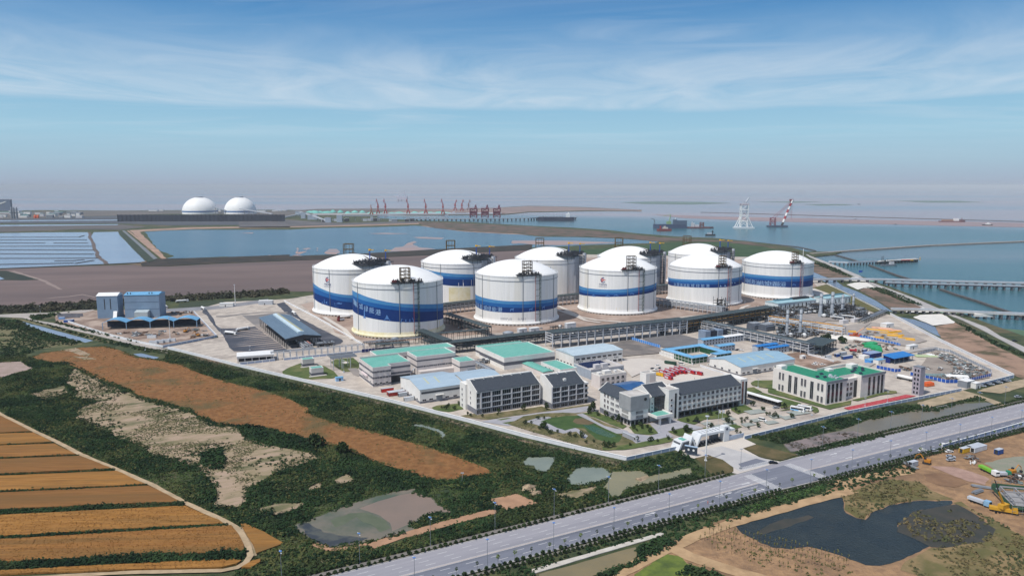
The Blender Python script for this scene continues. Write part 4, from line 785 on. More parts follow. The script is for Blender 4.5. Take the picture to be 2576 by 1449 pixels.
# -- buildings of the works (local x runs along the road, local y away from it)
PZ=.25
def site_thing(name,label,cat,A,group=None,rot=A_S,dx=0,dy=0):
 p=g(*A)+U*dx+V*dy;return thing(name,label,cat,(p.x,p.y,PZ),rot,group)
WM={}
def wins(root,face,at,us,zs,w,h,m=GLASS,name='window',proud=.07,sill=True):
 key=(face,round(w,2),round(h,2),m.name)
 if key not in WM:
  b=MB();t=.12
  if face=='f':b.box(-w/2,-t,-h/2,w/2,0,h/2)
  else:b.box(-t,-w/2,-h/2,0,w/2,h/2)
  o=b.build(name,m);WM[key]=o.data;bpy.data.objects.remove(o)
  b=MB();q=.14
  def fr(a0,z0,a1,z1,pr=.2):
   if face=='f':b.box(a0,-pr,z0,a1,-.02,z1)
   else:b.box(-pr,a0,z0,-.02,a1,z1)
  fr(-w/2-q,-h/2-q,w/2+q,-h/2,.3);fr(-w/2-q,h/2,w/2+q,h/2+q*.7);fr(-w/2-q,-h/2,-w/2,h/2);fr(w/2,-h/2,w/2+q,h/2)
  if w>1.4:fr(-.06,-h/2,.06,h/2,.17)
  if w>3.5:
   for e in(-w/4,w/4):fr(e-.05,-h/2,e+.05,h/2,.17)
  fo=b.build('frame',WALLG);WM[key+('f',)]=fo.data;bpy.data.objects.remove(fo)
 for z in zs:
  for u_ in us:
   o=bpy.data.objects.new(name,WM[key]);COL.objects.link(o);o.parent=root
   o.location=(u_,at,z)if face=='f' else(at,u_,z)
   if sill:
    f=bpy.data.objects.new('window_frame',WM[key+('f',)]);COL.objects.link(f);f.parent=o
def part(root,name,m,fn):b=MB();fn(b);return b.build(name,m,root)
def flat_roof(root,x0,y0,x1,y1,z,roofm,wallm,par=.8,t=.35,name='roof'):
 part(root,name,roofm,lambda b:b.box(x0+t,y0+t,z-.3,x1-t,y1-t,z+.02))
 def f(b):
  b.box(x0,y0,z-.1,x1,y0+t,z+par);b.box(x0,y1-t,z-.1,x1,y1,z+par);b.box(x0,y0+t,z-.1,x0+t,y1-t,z+par);b.box(x1-t,y0+t,z-.1,x1,y1-t,z+par)
 part(root,'parapet',wallm,f)
def zat(p,fr,ty):d=ray(fr,0,ty);return CAM_H+d.z*p.y/d.y
STRIPE=flat('dark grey wall stripe',(98,100,108),.8);PINKW=mat('pale pinkish wall',S(206,198,194),S(214,207,203),scale=.2,rough=.9)
# --- dormitory, two blocks
def dorm(name,label,A,Lu,bays,first,ridge_y,stair,tank=False):
 r=site_thing(name,label,'dormitory',A);He,zr=15.3,20.6;dpt=15.5
 part(r,'walls',WALLW,lambda b:b.profile([(0,0),(0,He),(ridge_y,zr-.4),(dpt,zr-.4),(dpt,0)],0,Lu))
 part(r,'plinth',WALLD,lambda b:(b.box(-.06,-.06,0,Lu+.06,.3,3.7),b.box(-.06,.3,0,.3,dpt,3.7)))
 part(r,'roof',NAVY,lambda b:b.profile([(-.7,He-.15),(-.7,He+.1),(ridge_y,zr),(ridge_y,zr-.3)],.45,Lu-.45))
 part(r,'verge',WALLW,lambda b:[b.profile([(-.75,He-.4),(-.75,He+.3),(ridge_y,zr+.25),(ridge_y,zr-.5)],x,x+.44)for x in(0,Lu-.44)])
 def ridge(b):
  b.box(0,ridge_y+.02,zr-.5,Lu,ridge_y+.9,zr+.55);b.box(0,ridge_y+.9,zr-.7,Lu,dpt,zr-.38)
  n=max(2,int(Lu/7.2))
  for k in range(n):b.cbox(3.5+7*k,ridge_y-.3,zr-.2,.9,1.2,1.2)
 part(r,'ridge_parapet',WALLW,ridge)
 zs=[5.6,9.25,12.9]
 wins(r,'f',0,[(a+b_)/2 for a,b_ in bays],zs,bays[0][1]-bays[0][0],2.75)
 wins(r,'f',-.06,[(a+b_)/2 for a,b_ in bays],[1.85],bays[0][1]-bays[0][0],2.6)
 if first:wins(r,'f',0,[1.4],zs+[1.85],2.0,2.7)
 part(r,'balcony_rails',LGREY,lambda b:[b.box(a-.6,-.75,z-1.7,c+.6,-.1,z-1.45)for a,c in bays for z in zs])
 edges=[bays[0][0]-.9]+[(bays[i][1]+bays[i+1][0])/2 for i in range(len(bays)-1)]+[bays[-1][1]+.7]
 part(r,'piers',WALLG,lambda b:[b.box(e-.35,-.8,3.7,e+.35,-.01,He-.5)for e in edges])
 if stair:
  part(r,'stair_block',WALLW,lambda b:(b.box(-1.5,dpt-2,0,-.02,dpt+7,17.2),b.box(-.02,dpt+.02,0,7,dpt+7,17.2)))
  wins(r,'l',-1.5,[dpt+3],[2.2,5.8,9.4,13],1.2,1.5,name='window')
  wins(r,'l',-.01,[8.5],[5.8,9.4,13],.9,1.5)
 if tank:part(r,'skylight',WALLW,lambda b:b.cbox(12,3.5,16.4,2,1.6,2.2))
 return r
dorm('dormitory','left white four storey dormitory with navy sloped roof and wide dark bays',(3,1530,812),47.6,[(4.2,10.2),(11.7,17.7),(19.2,25.2),(26.7,32.7),(34.2,40.2),(41.6,46.8)],True,10.4,True)
dorm('dormitory','shorter dormitory block with small white box on its navy roof',(3,2290,752),25.5,[(.8,6.0),(7.2,12.4),(13.4,18.6),(19.6,24.8)],False,10.4,False,True)
p_=g(3,2290,752)
r=thing('link_gallery','white open gallery with stacked dark floors between dormitory and office','gallery',tuple((p_+U*26.5+V*1.0)[:2])+(PZ,),A_S)
part(r,'floor_slabs',WALLW,lambda b:[b.box(0,0,z,3.5,24,z+1.3)for z in(2.6,6.2,9.8,13.0)])
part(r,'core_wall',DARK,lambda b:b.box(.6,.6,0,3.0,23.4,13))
part(r,'columns',WALLW,lambda b:[b.cbox(.15,y,0,.3,.5,13)for y in(.4,6,12,18,23.5)])
r=thing('service_block','low cream service block with grouped tall windows and white rooftop boxes','building',tuple(g(4,480,640)[:2])+(PZ,),A_S,None)
part(r,'walls',PINKW,lambda b:b.box(-10,0,0,14,11,9.5));flat_roof(r,-10,0,14,11,9.5,CONC,WALLW)
wins(r,'f',0,[-7.5,-3,1.5,6,10.5],[3,7],2.4,2.4);part(r,'rooftop_unit',WALLW,lambda b:(b.cbox(0,6,9.5,6,4,2.4),b.cbox(-6.5,6,9.5,3,3,1.6),b.cbox(8,6,9.5,2,2,1.4)))
# --- office
A=(4,1150,950);r=site_thing('office_wing','long right office wing with navy roof and three rows of square windows','office',A)
Lu,He,dpt,ry=54.5,15.4,17,9.5;zr=20.2
part(r,'walls',WALLW,lambda b:b.profile([(0,4.1),(0,He),(ry,zr-.4),(dpt,He-1),(dpt,0),(3.2,0),(3.2,4.1)],0,Lu))
part(r,'ground_floor_glass',GLASS,lambda b:b.box(0.3,3.0,0,Lu-.3,3.19,4.1))
part(r,'columns',WALLD,lambda b:[b.cbox(1.2+k*4.72,.45,0,.7,.7,4.1)for k in range(12)])
part(r,'canopy_strip',NAVY,lambda b:b.box(-.02,-1.0,4.1,Lu,-.02,4.5))
part(r,'roof',NAVY,lambda b:b.profile([(-.8,He-.2),(-.8,He+.1),(ry,zr),(ry,zr-.3)],.5,Lu-.3))
part(r,'rear_roof',NAVY,lambda b:b.profile([(ry+.02,zr-.3),(ry+.02,zr),(dpt+.5,He-1),(dpt+.5,He-1.3)],.5,Lu-.3))
part(r,'ridge_cap',WALLW,lambda b:b.box(0,ry-.3,zr-.1,Lu,ry+.3,zr+.25))
part(r,'verge',WALLW,lambda b:b.profile([(-.85,He-.4),(-.85,He+.3),(ry,zr+.3),(ry,zr-.5)],-.05,.45))
us=[1.5+3.98*k for k in range(14)];wins(r,'f',0,us,[6.3,9.9,13.4],2.0,1.9)
part(r,'window_sills',WALLW,lambda b:[b.box(u-1.5,-.35,z-1.55,u+1.5,-.02,z-1.3)for u in us for z in(6.3,9.9,13.4)])
part(r,'end_block',WALLW,lambda b:b.box(Lu+.02,.6,0,Lu+6.5,dpt,18.4))
part(r,'brick_strip',flat('brown brick strip',(128,84,72),.8),lambda b:b.box(Lu+1.6,.4,1.5,Lu+3.0,.58,17))
part(r,'end_block_glass',GLASS,lambda b:b.box(Lu+4.6,.45,.5,Lu+6.2,.58,16.5))
r=site_thing('stair_tower','white slab stair tower with dark vertical slit beside right office wing','tower',(4,1150,950),dx=-8.3,dy=0)
part(r,'walls',WALLW,lambda b:b.box(0,-.8,0,8.2,15,19.2));flat_roof(r,0,-.8,8.2,15,19.2,CONC,WALLW)
part(r,'slit_window',GLASS,lambda b:b.box(4.9,-.95,1,6.3,-.81,17.2))
wins(r,'f',-.8,[2.2],[6,9.6,13.2],1.4,1.4)
A=(4,890,990);r=site_thing('office_hall','central office hall with navy gable roof over tall dark glass front','office',A,dy=2)
part(r,'walls',WALLW,lambda b:b.profile([(0,0),(0,16.2),(9.5,21.2),(19,16.2),(19,0)],0,17.6))
part(r,'glass_front',GLASS,lambda b:b.box(3.2,-.3,3.6,14.2,-.02,15.4))
part(r,'mullions',flat('grey mullion',(84,92,104),.5),lambda b:([b.box(3.2+1.37*k,-.42,3.6,3.3+1.37*k,-.31,15.4)for k in range(9)],[b.box(3.2,-.42,z,14.3,-.31,z+.1)for z in(6.5,9.5,12.5)]))
part(r,'roof',NAVY,lambda b:(b.profile([(-1.0,15.9),(-1.0,16.2),(9.5,21.5),(9.5,21.2)],.5,17.1),b.profile([(9.52,21.2),(9.52,21.5),(20,16.2),(20,15.9)],.5,17.1)))
part(r,'verge',WALLW,lambda b:[b.profile([(-1.05,15.7),(-1.05,16.5),(9.5,21.8),(9.5,21.0)],x,x+.48)for x in(0,17.12)])
part(r,'ridge_cap',WALLW,lambda b:b.box(0,9.2,21.45,17.6,9.8,21.75))
wins(r,'f',0,[1.6,16.0],[4.2,6.6,9,11.4],.8,1.0)
r=site_thing('entrance_portico','white entrance portico with turquoise top on two square columns','portico',(4,975,1022))
part(r,'slab',WALLW,lambda b:b.box(-3.5,-1,5.0,9.5,9,6.0));part(r,'rim',WALLW,lambda b:(b.box(-3.5,-1,6.0,9.5,-.4,6.7),b.box(-3.5,-.4,6.0,-2.9,9,6.7),b.box(8.9,-.4,6.0,9.5,9,6.7)))
part(r,'roof_coating',GREENR,lambda b:b.box(-2.6,.2,6.0,8.6,8.5,6.06));[part(r,'column',WALLW,lambda b,x=x:b.cbox(x,.4,0,1.1,1.1,5.0))for x in(0,8)]
A=(4,675,1030);r=site_thing('office_cube_wing','front left office wing with grey stone cube and white walls of small windows','office',A)
part(r,'cube',mat('grey stone panels',S(150,152,154),S(160,162,164),scale=.3,rough=.7),lambda b:b.box(-.4,-.4,9.6,14.2,11.5,18.6))
part(r,'cube_walls',WALLW,lambda b:b.box(0,0,3.6,13.8,11,9.58));part(r,'base',DARK,lambda b:b.box(.8,.8,0,13,11,3.6))
part(r,'columns',WALLG,lambda b:[b.cbox(x,.3,0,.5,.5,3.6)for x in(.4,3.6,6.9,10.2,13.4)]+[b.cbox(.3,y,0,.5,.5,3.6)for y in(3.5,7,10.5)])
part(r,'canopy_strip',NAVY,lambda b:(b.box(-1.0,-1.0,3.6,14.2,-.02,3.95),b.box(-1.0,-.02,3.6,-.02,16,3.95)))
flat_roof(r,-.4,-.4,14.2,11.5,18.6,CONC,WALLW,par=.5)
part(r,'emblem',DARK,lambda b:b.tube((11,-.55,16),(11,-.41,16),1.1,n=16))
wins(r,'f',0,[4.4+1.0*k for k in range(6)],[5.2,8.0],.45,1.9,sill=False);wins(r,'l',0,[2.6+1.0*k for k in range(7)],[5.2,8.0],.45,1.9,sill=False)
part(r,'rear_walls',WALLW,lambda b:(b.box(.2,11.5,0,12,33,14.8)))
part(r,'rear_plinth',WALLD,lambda b:b.box(.1,14,0,.19,33.1,3.4))
part(r,'rear_roof',NAVY,lambda b:(b.profile_y([(-.6,14.6),(6.3,19.0),(6.3,19.3),(-.6,14.9)],12,33.6),b.profile_y([(6.32,19.0),(13,14.6),(13,14.9),(6.32,19.3)],12,33.6)))
part(r,'gable_wall',WALLW,lambda b:b.profile_y([(.2,14.8),(12,14.8),(6.3,18.9)],11.6,33.0))
part(r,'verge',WALLW,lambda b:(b.profile_y([(-.7,14.5),(6.3,18.9),(6.3,19.6),(-.7,15.2)],33.6,34.1)))
wins(r,'l',.2,[27.5,24.0],[2.2,5.8,9.4,13],1.5,2.0,m=flat('brown window band',(74,58,56),.5));wins(r,'l',.2,[20.6,19.3,18,15.2,13.9,12.6],[5.8,9.4,13],.7,1.7);wins(r,'l',.2,[20.6,19.3,18],[2.2],.7,1.7)
r=thing('roof_light_hall','wide blue glazed hall roof between office gables','building',tuple((g(4,675,1030)+U*12.4+V*17)[:2])+(PZ,),A_S)
part(r,'walls',WALLG,lambda b:b.box(0,0,0,17.5,22,15.5));part(r,'roof',mat('blue glazed roof',S(44,84,132),S(54,98,148),scale=.3,rough=.3),lambda b:b.profile([(-.4,15.52),(-.4,15.8),(11,18.0),(22.4,15.8),(22.4,15.52)],-.6,18))
r=thing('stair_box','white flat roofed stair box behind the office hall','building',tuple(g(4,830,690)[:2])+(PZ,),A_S);part(r,'walls',WALLW,lambda b:b.box(0,0,0,9,7,13));flat_roof(r,0,0,9,7,13,CONC,WALLW);part(r,'door_panel',PINKW,lambda b:b.box(3.5,-.1,6,8,-.01,12.6))
r=site_thing('canteen','grey flat building with rows of dark solar panels and two white roof units','building',(4,290,560),dx=-1,dy=0)
part(r,'walls',flat('blue grey wall',(150,160,172),.7),lambda b:b.box(0,0,0,31,24,7));flat_roof(r,0,0,31,24,7,CONC,WALLG,par=1.0)
part(r,'solar_panels',mat('solar panel',S(30,40,70),S(38,50,84),scale=.5,rough=.25),lambda b:[b.add([(2,y,7.4),(24,y,7.4),(24,y+1.5,8.1),(2,y+1.5,8.1)],[(0,1,2,3)])for y in(8,10.4,12.8,15.2,17.6,20)])
part(r,'roof_unit',WALLG,lambda b:(b.cbox(8,4,7.3,5,3.4,3.2),b.cbox(15,4,7.3,5,3.4,3.2)))
wins(r,'f',0,[20,24.5],[4],2.2,2.4);part(r,'diamond_window',GLASS,lambda b:b.add([(28.6,-.1,2.4),(29.9,-.1,4),(28.6,-.1,5.6),(27.3,-.1,4)],[(0,1,2,3)]))
r=site_thing('workshop_hall','big white hall with pale blue roof and small round windows below strip windows','hall',(4,105,445),dx=0)
part(r,'walls',WALLW,lambda b:b.profile([(0,0),(0,10.2),(14,11.6),(28,10.2),(28,0)],0,49));part(r,'roof',mat('pale grey blue roof',S(178,196,206),S(190,206,214),scale=.2,rough=.5),lambda b:b.profile([(-.5,10.22),(-.5,10.45),(14,11.9),(28.5,10.45),(28.5,10.22)],-.4,49.4))
wins(r,'f',0,[4+5.3*k for k in range(9)],[6.9],3.4,1.3,sill=False);wins(r,'f',0,[5+1.6*k+12*j for j in range(4)for k in range(3)],[4.7],.8,.8,sill=False);wins(r,'f',0,[4+5.3*k for k in range(9)],[1.9],3.4,1.8,sill=False)
wins(r,'l',0,[4+5*k for k in range(5)],[2],2.6,1.6,sill=False)
def stripes(r,x0,y0,x1,y1,zs):part(r,'wall_stripes',STRIPE,lambda b:[b.box(x0-.05,y0-.05,z,x1+.05,y1,z+h)for z,h in zs])
r=site_thing('control_building','three storey striped building with L shaped turquoise roof','building',(27,800,1165))
part(r,'walls',PINKW,lambda b:(b.box(0,0,0,14,34.5,14.2),b.box(14.02,7,0,32,34.5,14.2)))
part(r,'wall_stripes',STRIPE,lambda b:[(b.box(-.05,-.05,z,14.05,34.6,z+1.5),b.box(14.1,6.95,z,32.05,34.6,z+1.5))for z in(1.0,6.2,10.6)])
part(r,'roof',GREENR,lambda b:(b.box(.4,.4,14.2,14,34.1,14.3),b.box(14.02,7.4,14.2,31.6,34.1,14.3)))
part(r,'parapet',PINKW,lambda b:(b.box(0,0,14.2,.38,34.5,14.9),b.box(.38,0,14.2,14.4,.38,14.9),b.box(14.02,.4,14.2,14.4,7.38,14.9),b.box(14.42,7,14.2,32,7.38,14.9),b.box(31.62,7.4,14.2,32,34.1,14.9),b.box(.4,34.12,14.2,32,34.5,15.6)))
wins(r,'f',-.05,[2,6,10.6],[2.6,6.9,11.3],1.9,1.5);wins(r,'l',-.05,[6,20,24],[3,7,11.5],1.2,1.5)
part(r,'recess_shade_plate',DARK,lambda b:b.box(14.3,6.8,0,31.5,6.94,5.2))  # flat dark plate on the wall, colour standing in for a recess's shade
part(r,'sign_band',mat('white sign',S(226,210,210)),lambda b:b.box(-1.2,12,5.2,-.06,26,6.6))
r=site_thing('pipe_yard_frame','open white steel yard frame behind the striped control building','frame',(27,560,720),dx=-2,dy=10)
part(r,'frame',LGREY,lambda b:[(b.box(x,y,0,x+.5,y+.5,9),b.box(x,y,8.5,x+.5,y+8,9.0))for x in(-20,-13,-6)for y in(0,8)]);part(r,'pipes',GREY,lambda b:[b.tube((-21,y,9.4+.4*(k%2)),(0,y,9.4+.4*(k%2)),.5)for k,y in enumerate((1,3,5,7,10,13))])
r=site_thing('compressor_hall','long low hall with turquoise roof behind the striped control building','hall',(27,1110,700),dx=-6,dy=4)
part(r,'walls',PINKW,lambda b:b.box(0,0,0,70,18,10.5));stripes(r,0,0,70,18,[(4,1.8)]);flat_roof(r,0,0,70,18,10.5,GREENR,WALLW,par=.9)
wins(r,'f',-.05,[24,28,33],[7,3],2.4,1.6)
r=site_thing('switch_house','tall striped switch house with turquoise roof and lamps on its wall','building',(3,935,415))
part(r,'walls',PINKW,lambda b:b.box(0,0,0,33,22,14.4));stripes(r,0,0,33,22,[(11,1.1),(6.2,1.2)]);flat_roof(r,0,0,33,22,14.4,GREENR,WALLW,par=.7)
part(r,'front_ledge',PINKW,lambda b:b.box(.5,-6,0,33,-.08,4.2));wins(r,'f',-.05,[6,9,15,18,25,28],[6.8],1.3,1.1)
part(r,'outside_stair',LGREY,lambda b:b.add([(-5,4,0),(-.1,4,5),(-.1,6,5),(-5,6,0)],[(0,1,2,3)]).box(-.9,3.8,4.6,-.1,6.2,5))
r=site_thing('pump_house','narrow pump house with turquoise roof and grey outside stair','building',(3,1365,420))
part(r,'walls',PINKW,lambda b:b.box(0,0,0,13.5,16,10.8));stripes(r,0,0,13.5,16,[(6.4,1.0)]);flat_roof(r,0,0,13.5,16,10.8,GREENR,WALLW,par=.6)
part(r,'outside_stair',GREY,lambda b:b.box(6,-2.2,4.6,13,-.1,5).add([(1,-2.2,0),(6,-2.2,5),(6,-.2,5),(1,-.2,0)],[(0,1,2,3)]))
r=site_thing('sub_station','largest turquoise roofed hall with dark stripe round its walls','hall',(3,1810,360))
part(r,'walls',WALLW,lambda b:(b.box(0,0,0,48,46,9.4),b.box(2,46.02,0,46,58,8.4)));stripes(r,0,0,48,46,[(3.4,2.8)]);part(r,'rear_stripe',STRIPE,lambda b:b.box(1.95,46.1,3.4,46,58,5.2))
flat_roof(r,0,0,48,46,9.4,GREENR,WALLW,par=.7);part(r,'rear_roof',GREENR,lambda b:b.box(2.2,46.2,8.4,46,57.8,8.6))
r=site_thing('store_building','low white store with small turquoise roof beside the white hall','building',(3,2375,425));part(r,'walls',WALLW,lambda b:b.box(0,0,0,15.5,30,4.8));flat_roof(r,0,0,15.5,30,4.8,GREENR,WALLW,par=.6)
wins(r,'l',0,[4,10,16,22],[2.6],2.2,1.1)
r=site_thing('shelter','long low turquoise roofed shelter behind the dormitory ridge','shelter',(3,2225,425),dx=-2,dy=0);part(r,'walls',PINKW,lambda b:b.box(0,0,0,9,34,3.6));part(r,'roof',GREENR,lambda b:b.profile_y([(-.4,3.62),(9.4,3.62),(9.4,3.9),(4.5,4.6),(-.4,3.9)],-.4,34.4))
def shed(name,label,A,Lu,Lv,H,rise,roofm,wallm=WALLW,base=None,band=None,door=None,fw=(),lw=(),sky=(),dx=0,dy=0,along_x=True,cat='warehouse',group=None):
 r=site_thing(name,label,cat,A,group,dx=dx,dy=dy)
 if along_x:
  part(r,'walls',wallm,lambda b:b.profile([(0,0),(0,H),(Lv/2,H+rise),(Lv,H),(Lv,0)],0,Lu))
  part(r,'roof',roofm,lambda b:b.profile([(-.4,H+.02),(-.4,H+.3),(Lv/2,H+rise+.3),(Lv+.4,H+.3),(Lv+.4,H+.02),(Lv/2,H+rise+.02)],-.4,Lu+.4))
 else:
  part(r,'walls',wallm,lambda b:b.profile_y([(0,0),(Lu,0),(Lu,H),(Lu/2,H+rise),(0,H)],0,Lv))
  part(r,'roof',roofm,lambda b:b.profile_y([(-.4,H+.02),(Lu/2,H+rise+.02),(Lu+.4,H+.02),(Lu+.4,H+.3),(Lu/2,H+rise+.3),(-.4,H+.3)],-.4,Lv+.4))
 if base:part(r,'plinth',WALLD,lambda b:b.box(-.05,-.05,0,Lu+.05,Lv,base))
 if band:part(r,'window_band',flat('dark strip glazing',(70,74,82),.4),lambda b:b.box(band[0],-.08,band[2],band[1],-.01,band[3]))
 if door:
  part(r,'door',GREY,lambda b:b.box(door[0],-.1,0,door[0]+door[1],-.01,door[2]));part(r,'door_canopy',WALLW,lambda b:b.box(door[0]-.8,-1.6,door[2]+.3,door[0]+door[1]+.8,-.02,door[2]+.6))
 if fw:wins(r,'f',-.05,fw,[2.2],2.6,1.3)
 if lw:wins(r,'l',-.05,lw,[2.2],2.0,1.3)
 if sky:part(r,'roof_lights',mat('yellowed roof light',S(186,190,160)),lambda b:[b.add([(x,1.5,H+.34+rise*3/Lv),(x+1.2,1.5,H+.34+rise*3/Lv),(x+1.2,Lv*.46,H+.34+rise*.92),(x,Lv*.46,H+.34+rise*.92)],[(0,1,2,3)])for x in sky])
 return r
shed('warehouse','pale blue roofed warehouse beside the dormitory with dark strip window',(3,965,700),32.5,39,9.6,3.2,BLUER,base=1.6,band=(1,32,6.6,7.9),door=(12,4.6,4.4),fw=[3,8,20,26,31],lw=[5,11,17,23,29,35],sky=[9,17],cat='warehouse')
shed('warehouse','second pale blue roofed warehouse hidden behind the dormitory',(3,1470,620),30,36,8.2,2.8,BLUER,dx=-2,dy=0)
shed('warehouse','long white warehouse with pale blue roof near the fire engines',(4,1785,525),60,34.5,6.9,3.0,mat('faded blue metal roof',S(140,172,192),S(154,186,204),scale=.3,rough=.5,stretch=(.3,3,1),rot=A_S),base=1.0,door=(13,4.4,4.2),fw=[3,8,20,26,32,38,44,50,56],lw=[4,12,20,28],sky=[12,22,32,43])
r=site_thing('courtyard_building','square temporary offices with sky blue roof round a planted courtyard','building',(4,1300,412),dx=0,dy=1)
W,Dp,w,H=44.5,39,6.6,5.6
part(r,'walls',WALLW,lambda b:(b.box(0,0,0,17,w,H),b.box(27,0,0,W,w,H),b.box(0,Dp-w,0,W,Dp,H),b.box(0,w+.02,0,w,Dp-w-.02,H),b.box(W-w,w+.02,0,W,Dp-w-.02,H)))
part(r,'roof',SKYR,lambda b:(b.profile([(-.7,H+.02),(w/2,H+1.1),(w+.7,H+.02)],-.7,18),b.profile([(-.7,H+.02),(w/2,H+1.1),(w+.7,H+.02)],26.4,W+.7),b.profile([(Dp-w-.7,H+.02),(Dp-w/2,H+1.1),(Dp+.7,H+.02)],-.7,W+.7),b.profile_y([(-.7,H+.03),(w+.7,H+.03),(w/2,H+1.12)],2,Dp-2),b.profile_y([(W-w-.7,H+.03),(W+.7,H+.03),(W-w/2,H+1.12)],2,Dp-2)))
part(r,'green_glazing',mat('green glazing',S(28,72,52),S(40,88,62),scale=.5,rough=.2),lambda b:(b.box(.5,-.1,.6,16.6,-.01,H-.5),b.box(27.4,-.1,.6,W-.4,-.01,H-.5),b.box(-.1,.5,.6,-.01,22,H-.5),b.box(w+.02,Dp-w-.1,.6,W-w-.02,Dp-w-.02,H-.5),b.box(W-w-.1,w+.5,.6,W-w-.01,Dp-w-.5,H-.5)))
part(r,'posts',WALLW,lambda b:([b.box(x,-.25,0,x+.25,-.11,H)for x in(0,4.2,8.4,12.6,16.7,27.2,31.5,35.8,40,44.2)],[b.box(-.25,y,0,-.11,y+.25,H)for y in(0,4,8,12,16,20,24,28,32,36)],[b.box(x,Dp-w-.3,0,x+.25,Dp-w-.11,H)for x in range(8,38,4)],b.box(0,-.2,2.7,17,-.11,2.95),b.box(-.2,0,2.7,-.11,39,2.95)))
part(r,'gate_arch',WALLW,lambda b:b.profile_y([(18,0),(26,0),(26,4.4),(22,6.6),(18,4.4)],.4,1.2))
def prefab(label,A,Lu,Lv,H,roofm,dx=0,dy=0,rows=2):
 r=shed('prefab_office',label,A,Lu,Lv,H,.7,roofm,flat('prefab grey panel',(170,178,188),.7),dx=dx,dy=dy,cat='prefab hut',group='prefab huts by the pipe rack')
 n=int(Lu/3.6);wins(r,'f',0,[2+3.6*k for k in range(n)],[1.7,4.5][:rows],1.4,1.3,sill=False)
prefab('longest prefab hut, its roof half sky blue and half white',(29,960,370),58,7,5.6,SKYR,dx=0,dy=6)
part(list(bpy.data.objects)[-1]if False else bpy.data.objects[[o.name for o in bpy.data.objects if o.name.startswith('prefab_office')][-1]],'white_roof_half',WHITE,lambda b:b.profile([(-.42,5.9),(3.5,6.65),(7.42,5.9),(3.5,6.72)],27,58.5))
prefab('short prefab hut with sky blue roof in front of the longest one',(29,1190,470),19,7,5.4,SKYR,dx=0,dy=1)
prefab('left of two prefab huts with strong blue roofs',(29,1880,470),26,6.5,5.4,DBLUER)
prefab('right of two prefab huts with strong blue roofs',(29,2095,500),25,6.5,5.2,DBLUER)
A=(5,575,1330);r=site_thing('fire_station','cream three storey building with bright green flat roof and tall dark window slots','building',A)
H=15.3;CREAM=mat('cream wall',S(218,212,206),S(226,221,215),scale=.2,rough=.85)
part(r,'walls',CREAM,lambda b:(b.box(0,0,0,21,46,H),b.box(21.02,6,0,36,26,H-.02),b.box(21.02,3,0,36,5.98,H-1.2),b.box(36.02,0,0,62,24,H)))
part(r,'roof',MINT,lambda b:(b.box(.5,.5,H,20.6,45.5,H+.1),b.box(20.62,6.3,H-.02,36.38,25.7,H+.09),b.box(36.4,.5,H,61.6,23.6,H+.1)))
part(r,'parapet',CREAM,lambda b:(b.box(0,0,H,.48,46,H+.9),b.box(0,45.52,H+.02,21,46,H+2.0),b.box(20.62,26.2,H,21,45.5,H+.9),b.box(21.02,6,H-.02,36,6.28,H+.9),b.box(61.62,0,H,62,24,H+.9),b.box(36.02,0,H,36.4,6.2,H+.9),b.box(22,25.72,H,62,26.1,H+1.6)))
part(r,'cornice',GREY,lambda b:(b.box(-.02,-.6,H-.7,21,-.02,H+.9),b.box(36,-.6,H-.7,62.1,-.02,H+.9)))
part(r,'roof_plant',LGREY,lambda b:[b.cbox(random.uniform(13,20),random.uniform(4,14),H+.1,random.uniform(1,2),random.uniform(1,2),random.uniform(.8,1.6))for _ in range(9)])
part(r,'roof_panels',flat('dark roof panel',(40,56,70),.4),lambda b:[b.add([(x,y,H+.2),(x+3.4,y,H+.2),(x+3.4,y+1.6,H+1.3),(x,y+1.6,H+1.3)],[(0,1,2,3)])for x,y in((5,12),(9,9),(14,16),(39,10),(44,12),(49,9),(54,13),(40,4),(50,16))])
part(r,'roof_hut',WALLW,lambda b:(b.cbox(4,42,H,6,5,2.8),b.cbox(52,20,H,7,5,3),b.cbox(30,22,H-1.4,5,4,3)))
ys=[3.0,6.2,11.5,17.6,22.4,27.5,33.5,36.7,41]
for y in(3.0,6.2,17.2,20.0,36.6,39.6):wins(r,'l',0,[y],[11.3],1.6,5.2)
for y in(3.0,6.2,17.2,20.0,36.6,39.6):wins(r,'l',0,[y],[3.0],1.6,4.2)
wins(r,'l',0,[11.5,25.2,30.4],[7.6],2.6,12.4)
wins(r,'f',0,[2.6,6.8,11,15.2],[7.3],2.2,13,sill=False);wins(r,'f',0,[45,50,55,59],[7.3],2.2,13,sill=False)
wins(r,'f',3,[25.5,29.5],[3,6.8,10.2],2.6,2.4);part(r,'recess_shade_plate',DARK,lambda b:b.box(32.6,2.8,0,35.6,2.98,H-3))  # last part is a dark plate painting the shade of a recess
r=site_thing('training_tower','slim grey fire training tower with paired arched windows','tower',(5,1518,1240));H=20.4
LIL=mat('lilac grey wall',S(160,154,164),S(170,164,174),scale=.3,rough=.85)
part(r,'walls',LIL,lambda b:b.box(0,0,0,5.2,5.6,H));part(r,'roof',GREY,lambda b:b.box(-.2,-.2,H,5.4,5.8,H+.35))
wins(r,'l',0,[1.6,3.9],[2,5.2,8.4,11.6,14.8,18],1.2,1.7,sill=False)
r=site_thing('loading_canopy','long slate blue truck loading canopy with pale ridge skylight','canopy',(7,1240,1155),rot=A_S+math.radians(1.2));Lu,Lv,H=31,126,9.3
part(r,'roof',mat('slate blue roof',S(92,112,130),S(104,124,142),scale=.2,rough=.5,stretch=(3,.3,1),rot=A_S),lambda b:b.profile_y([(-1,H),(Lu/2,H+2.6),(Lu+1,H),(Lu+1,H+.5),(Lu/2,H+3.1),(-1,H+.5)],0,Lv))
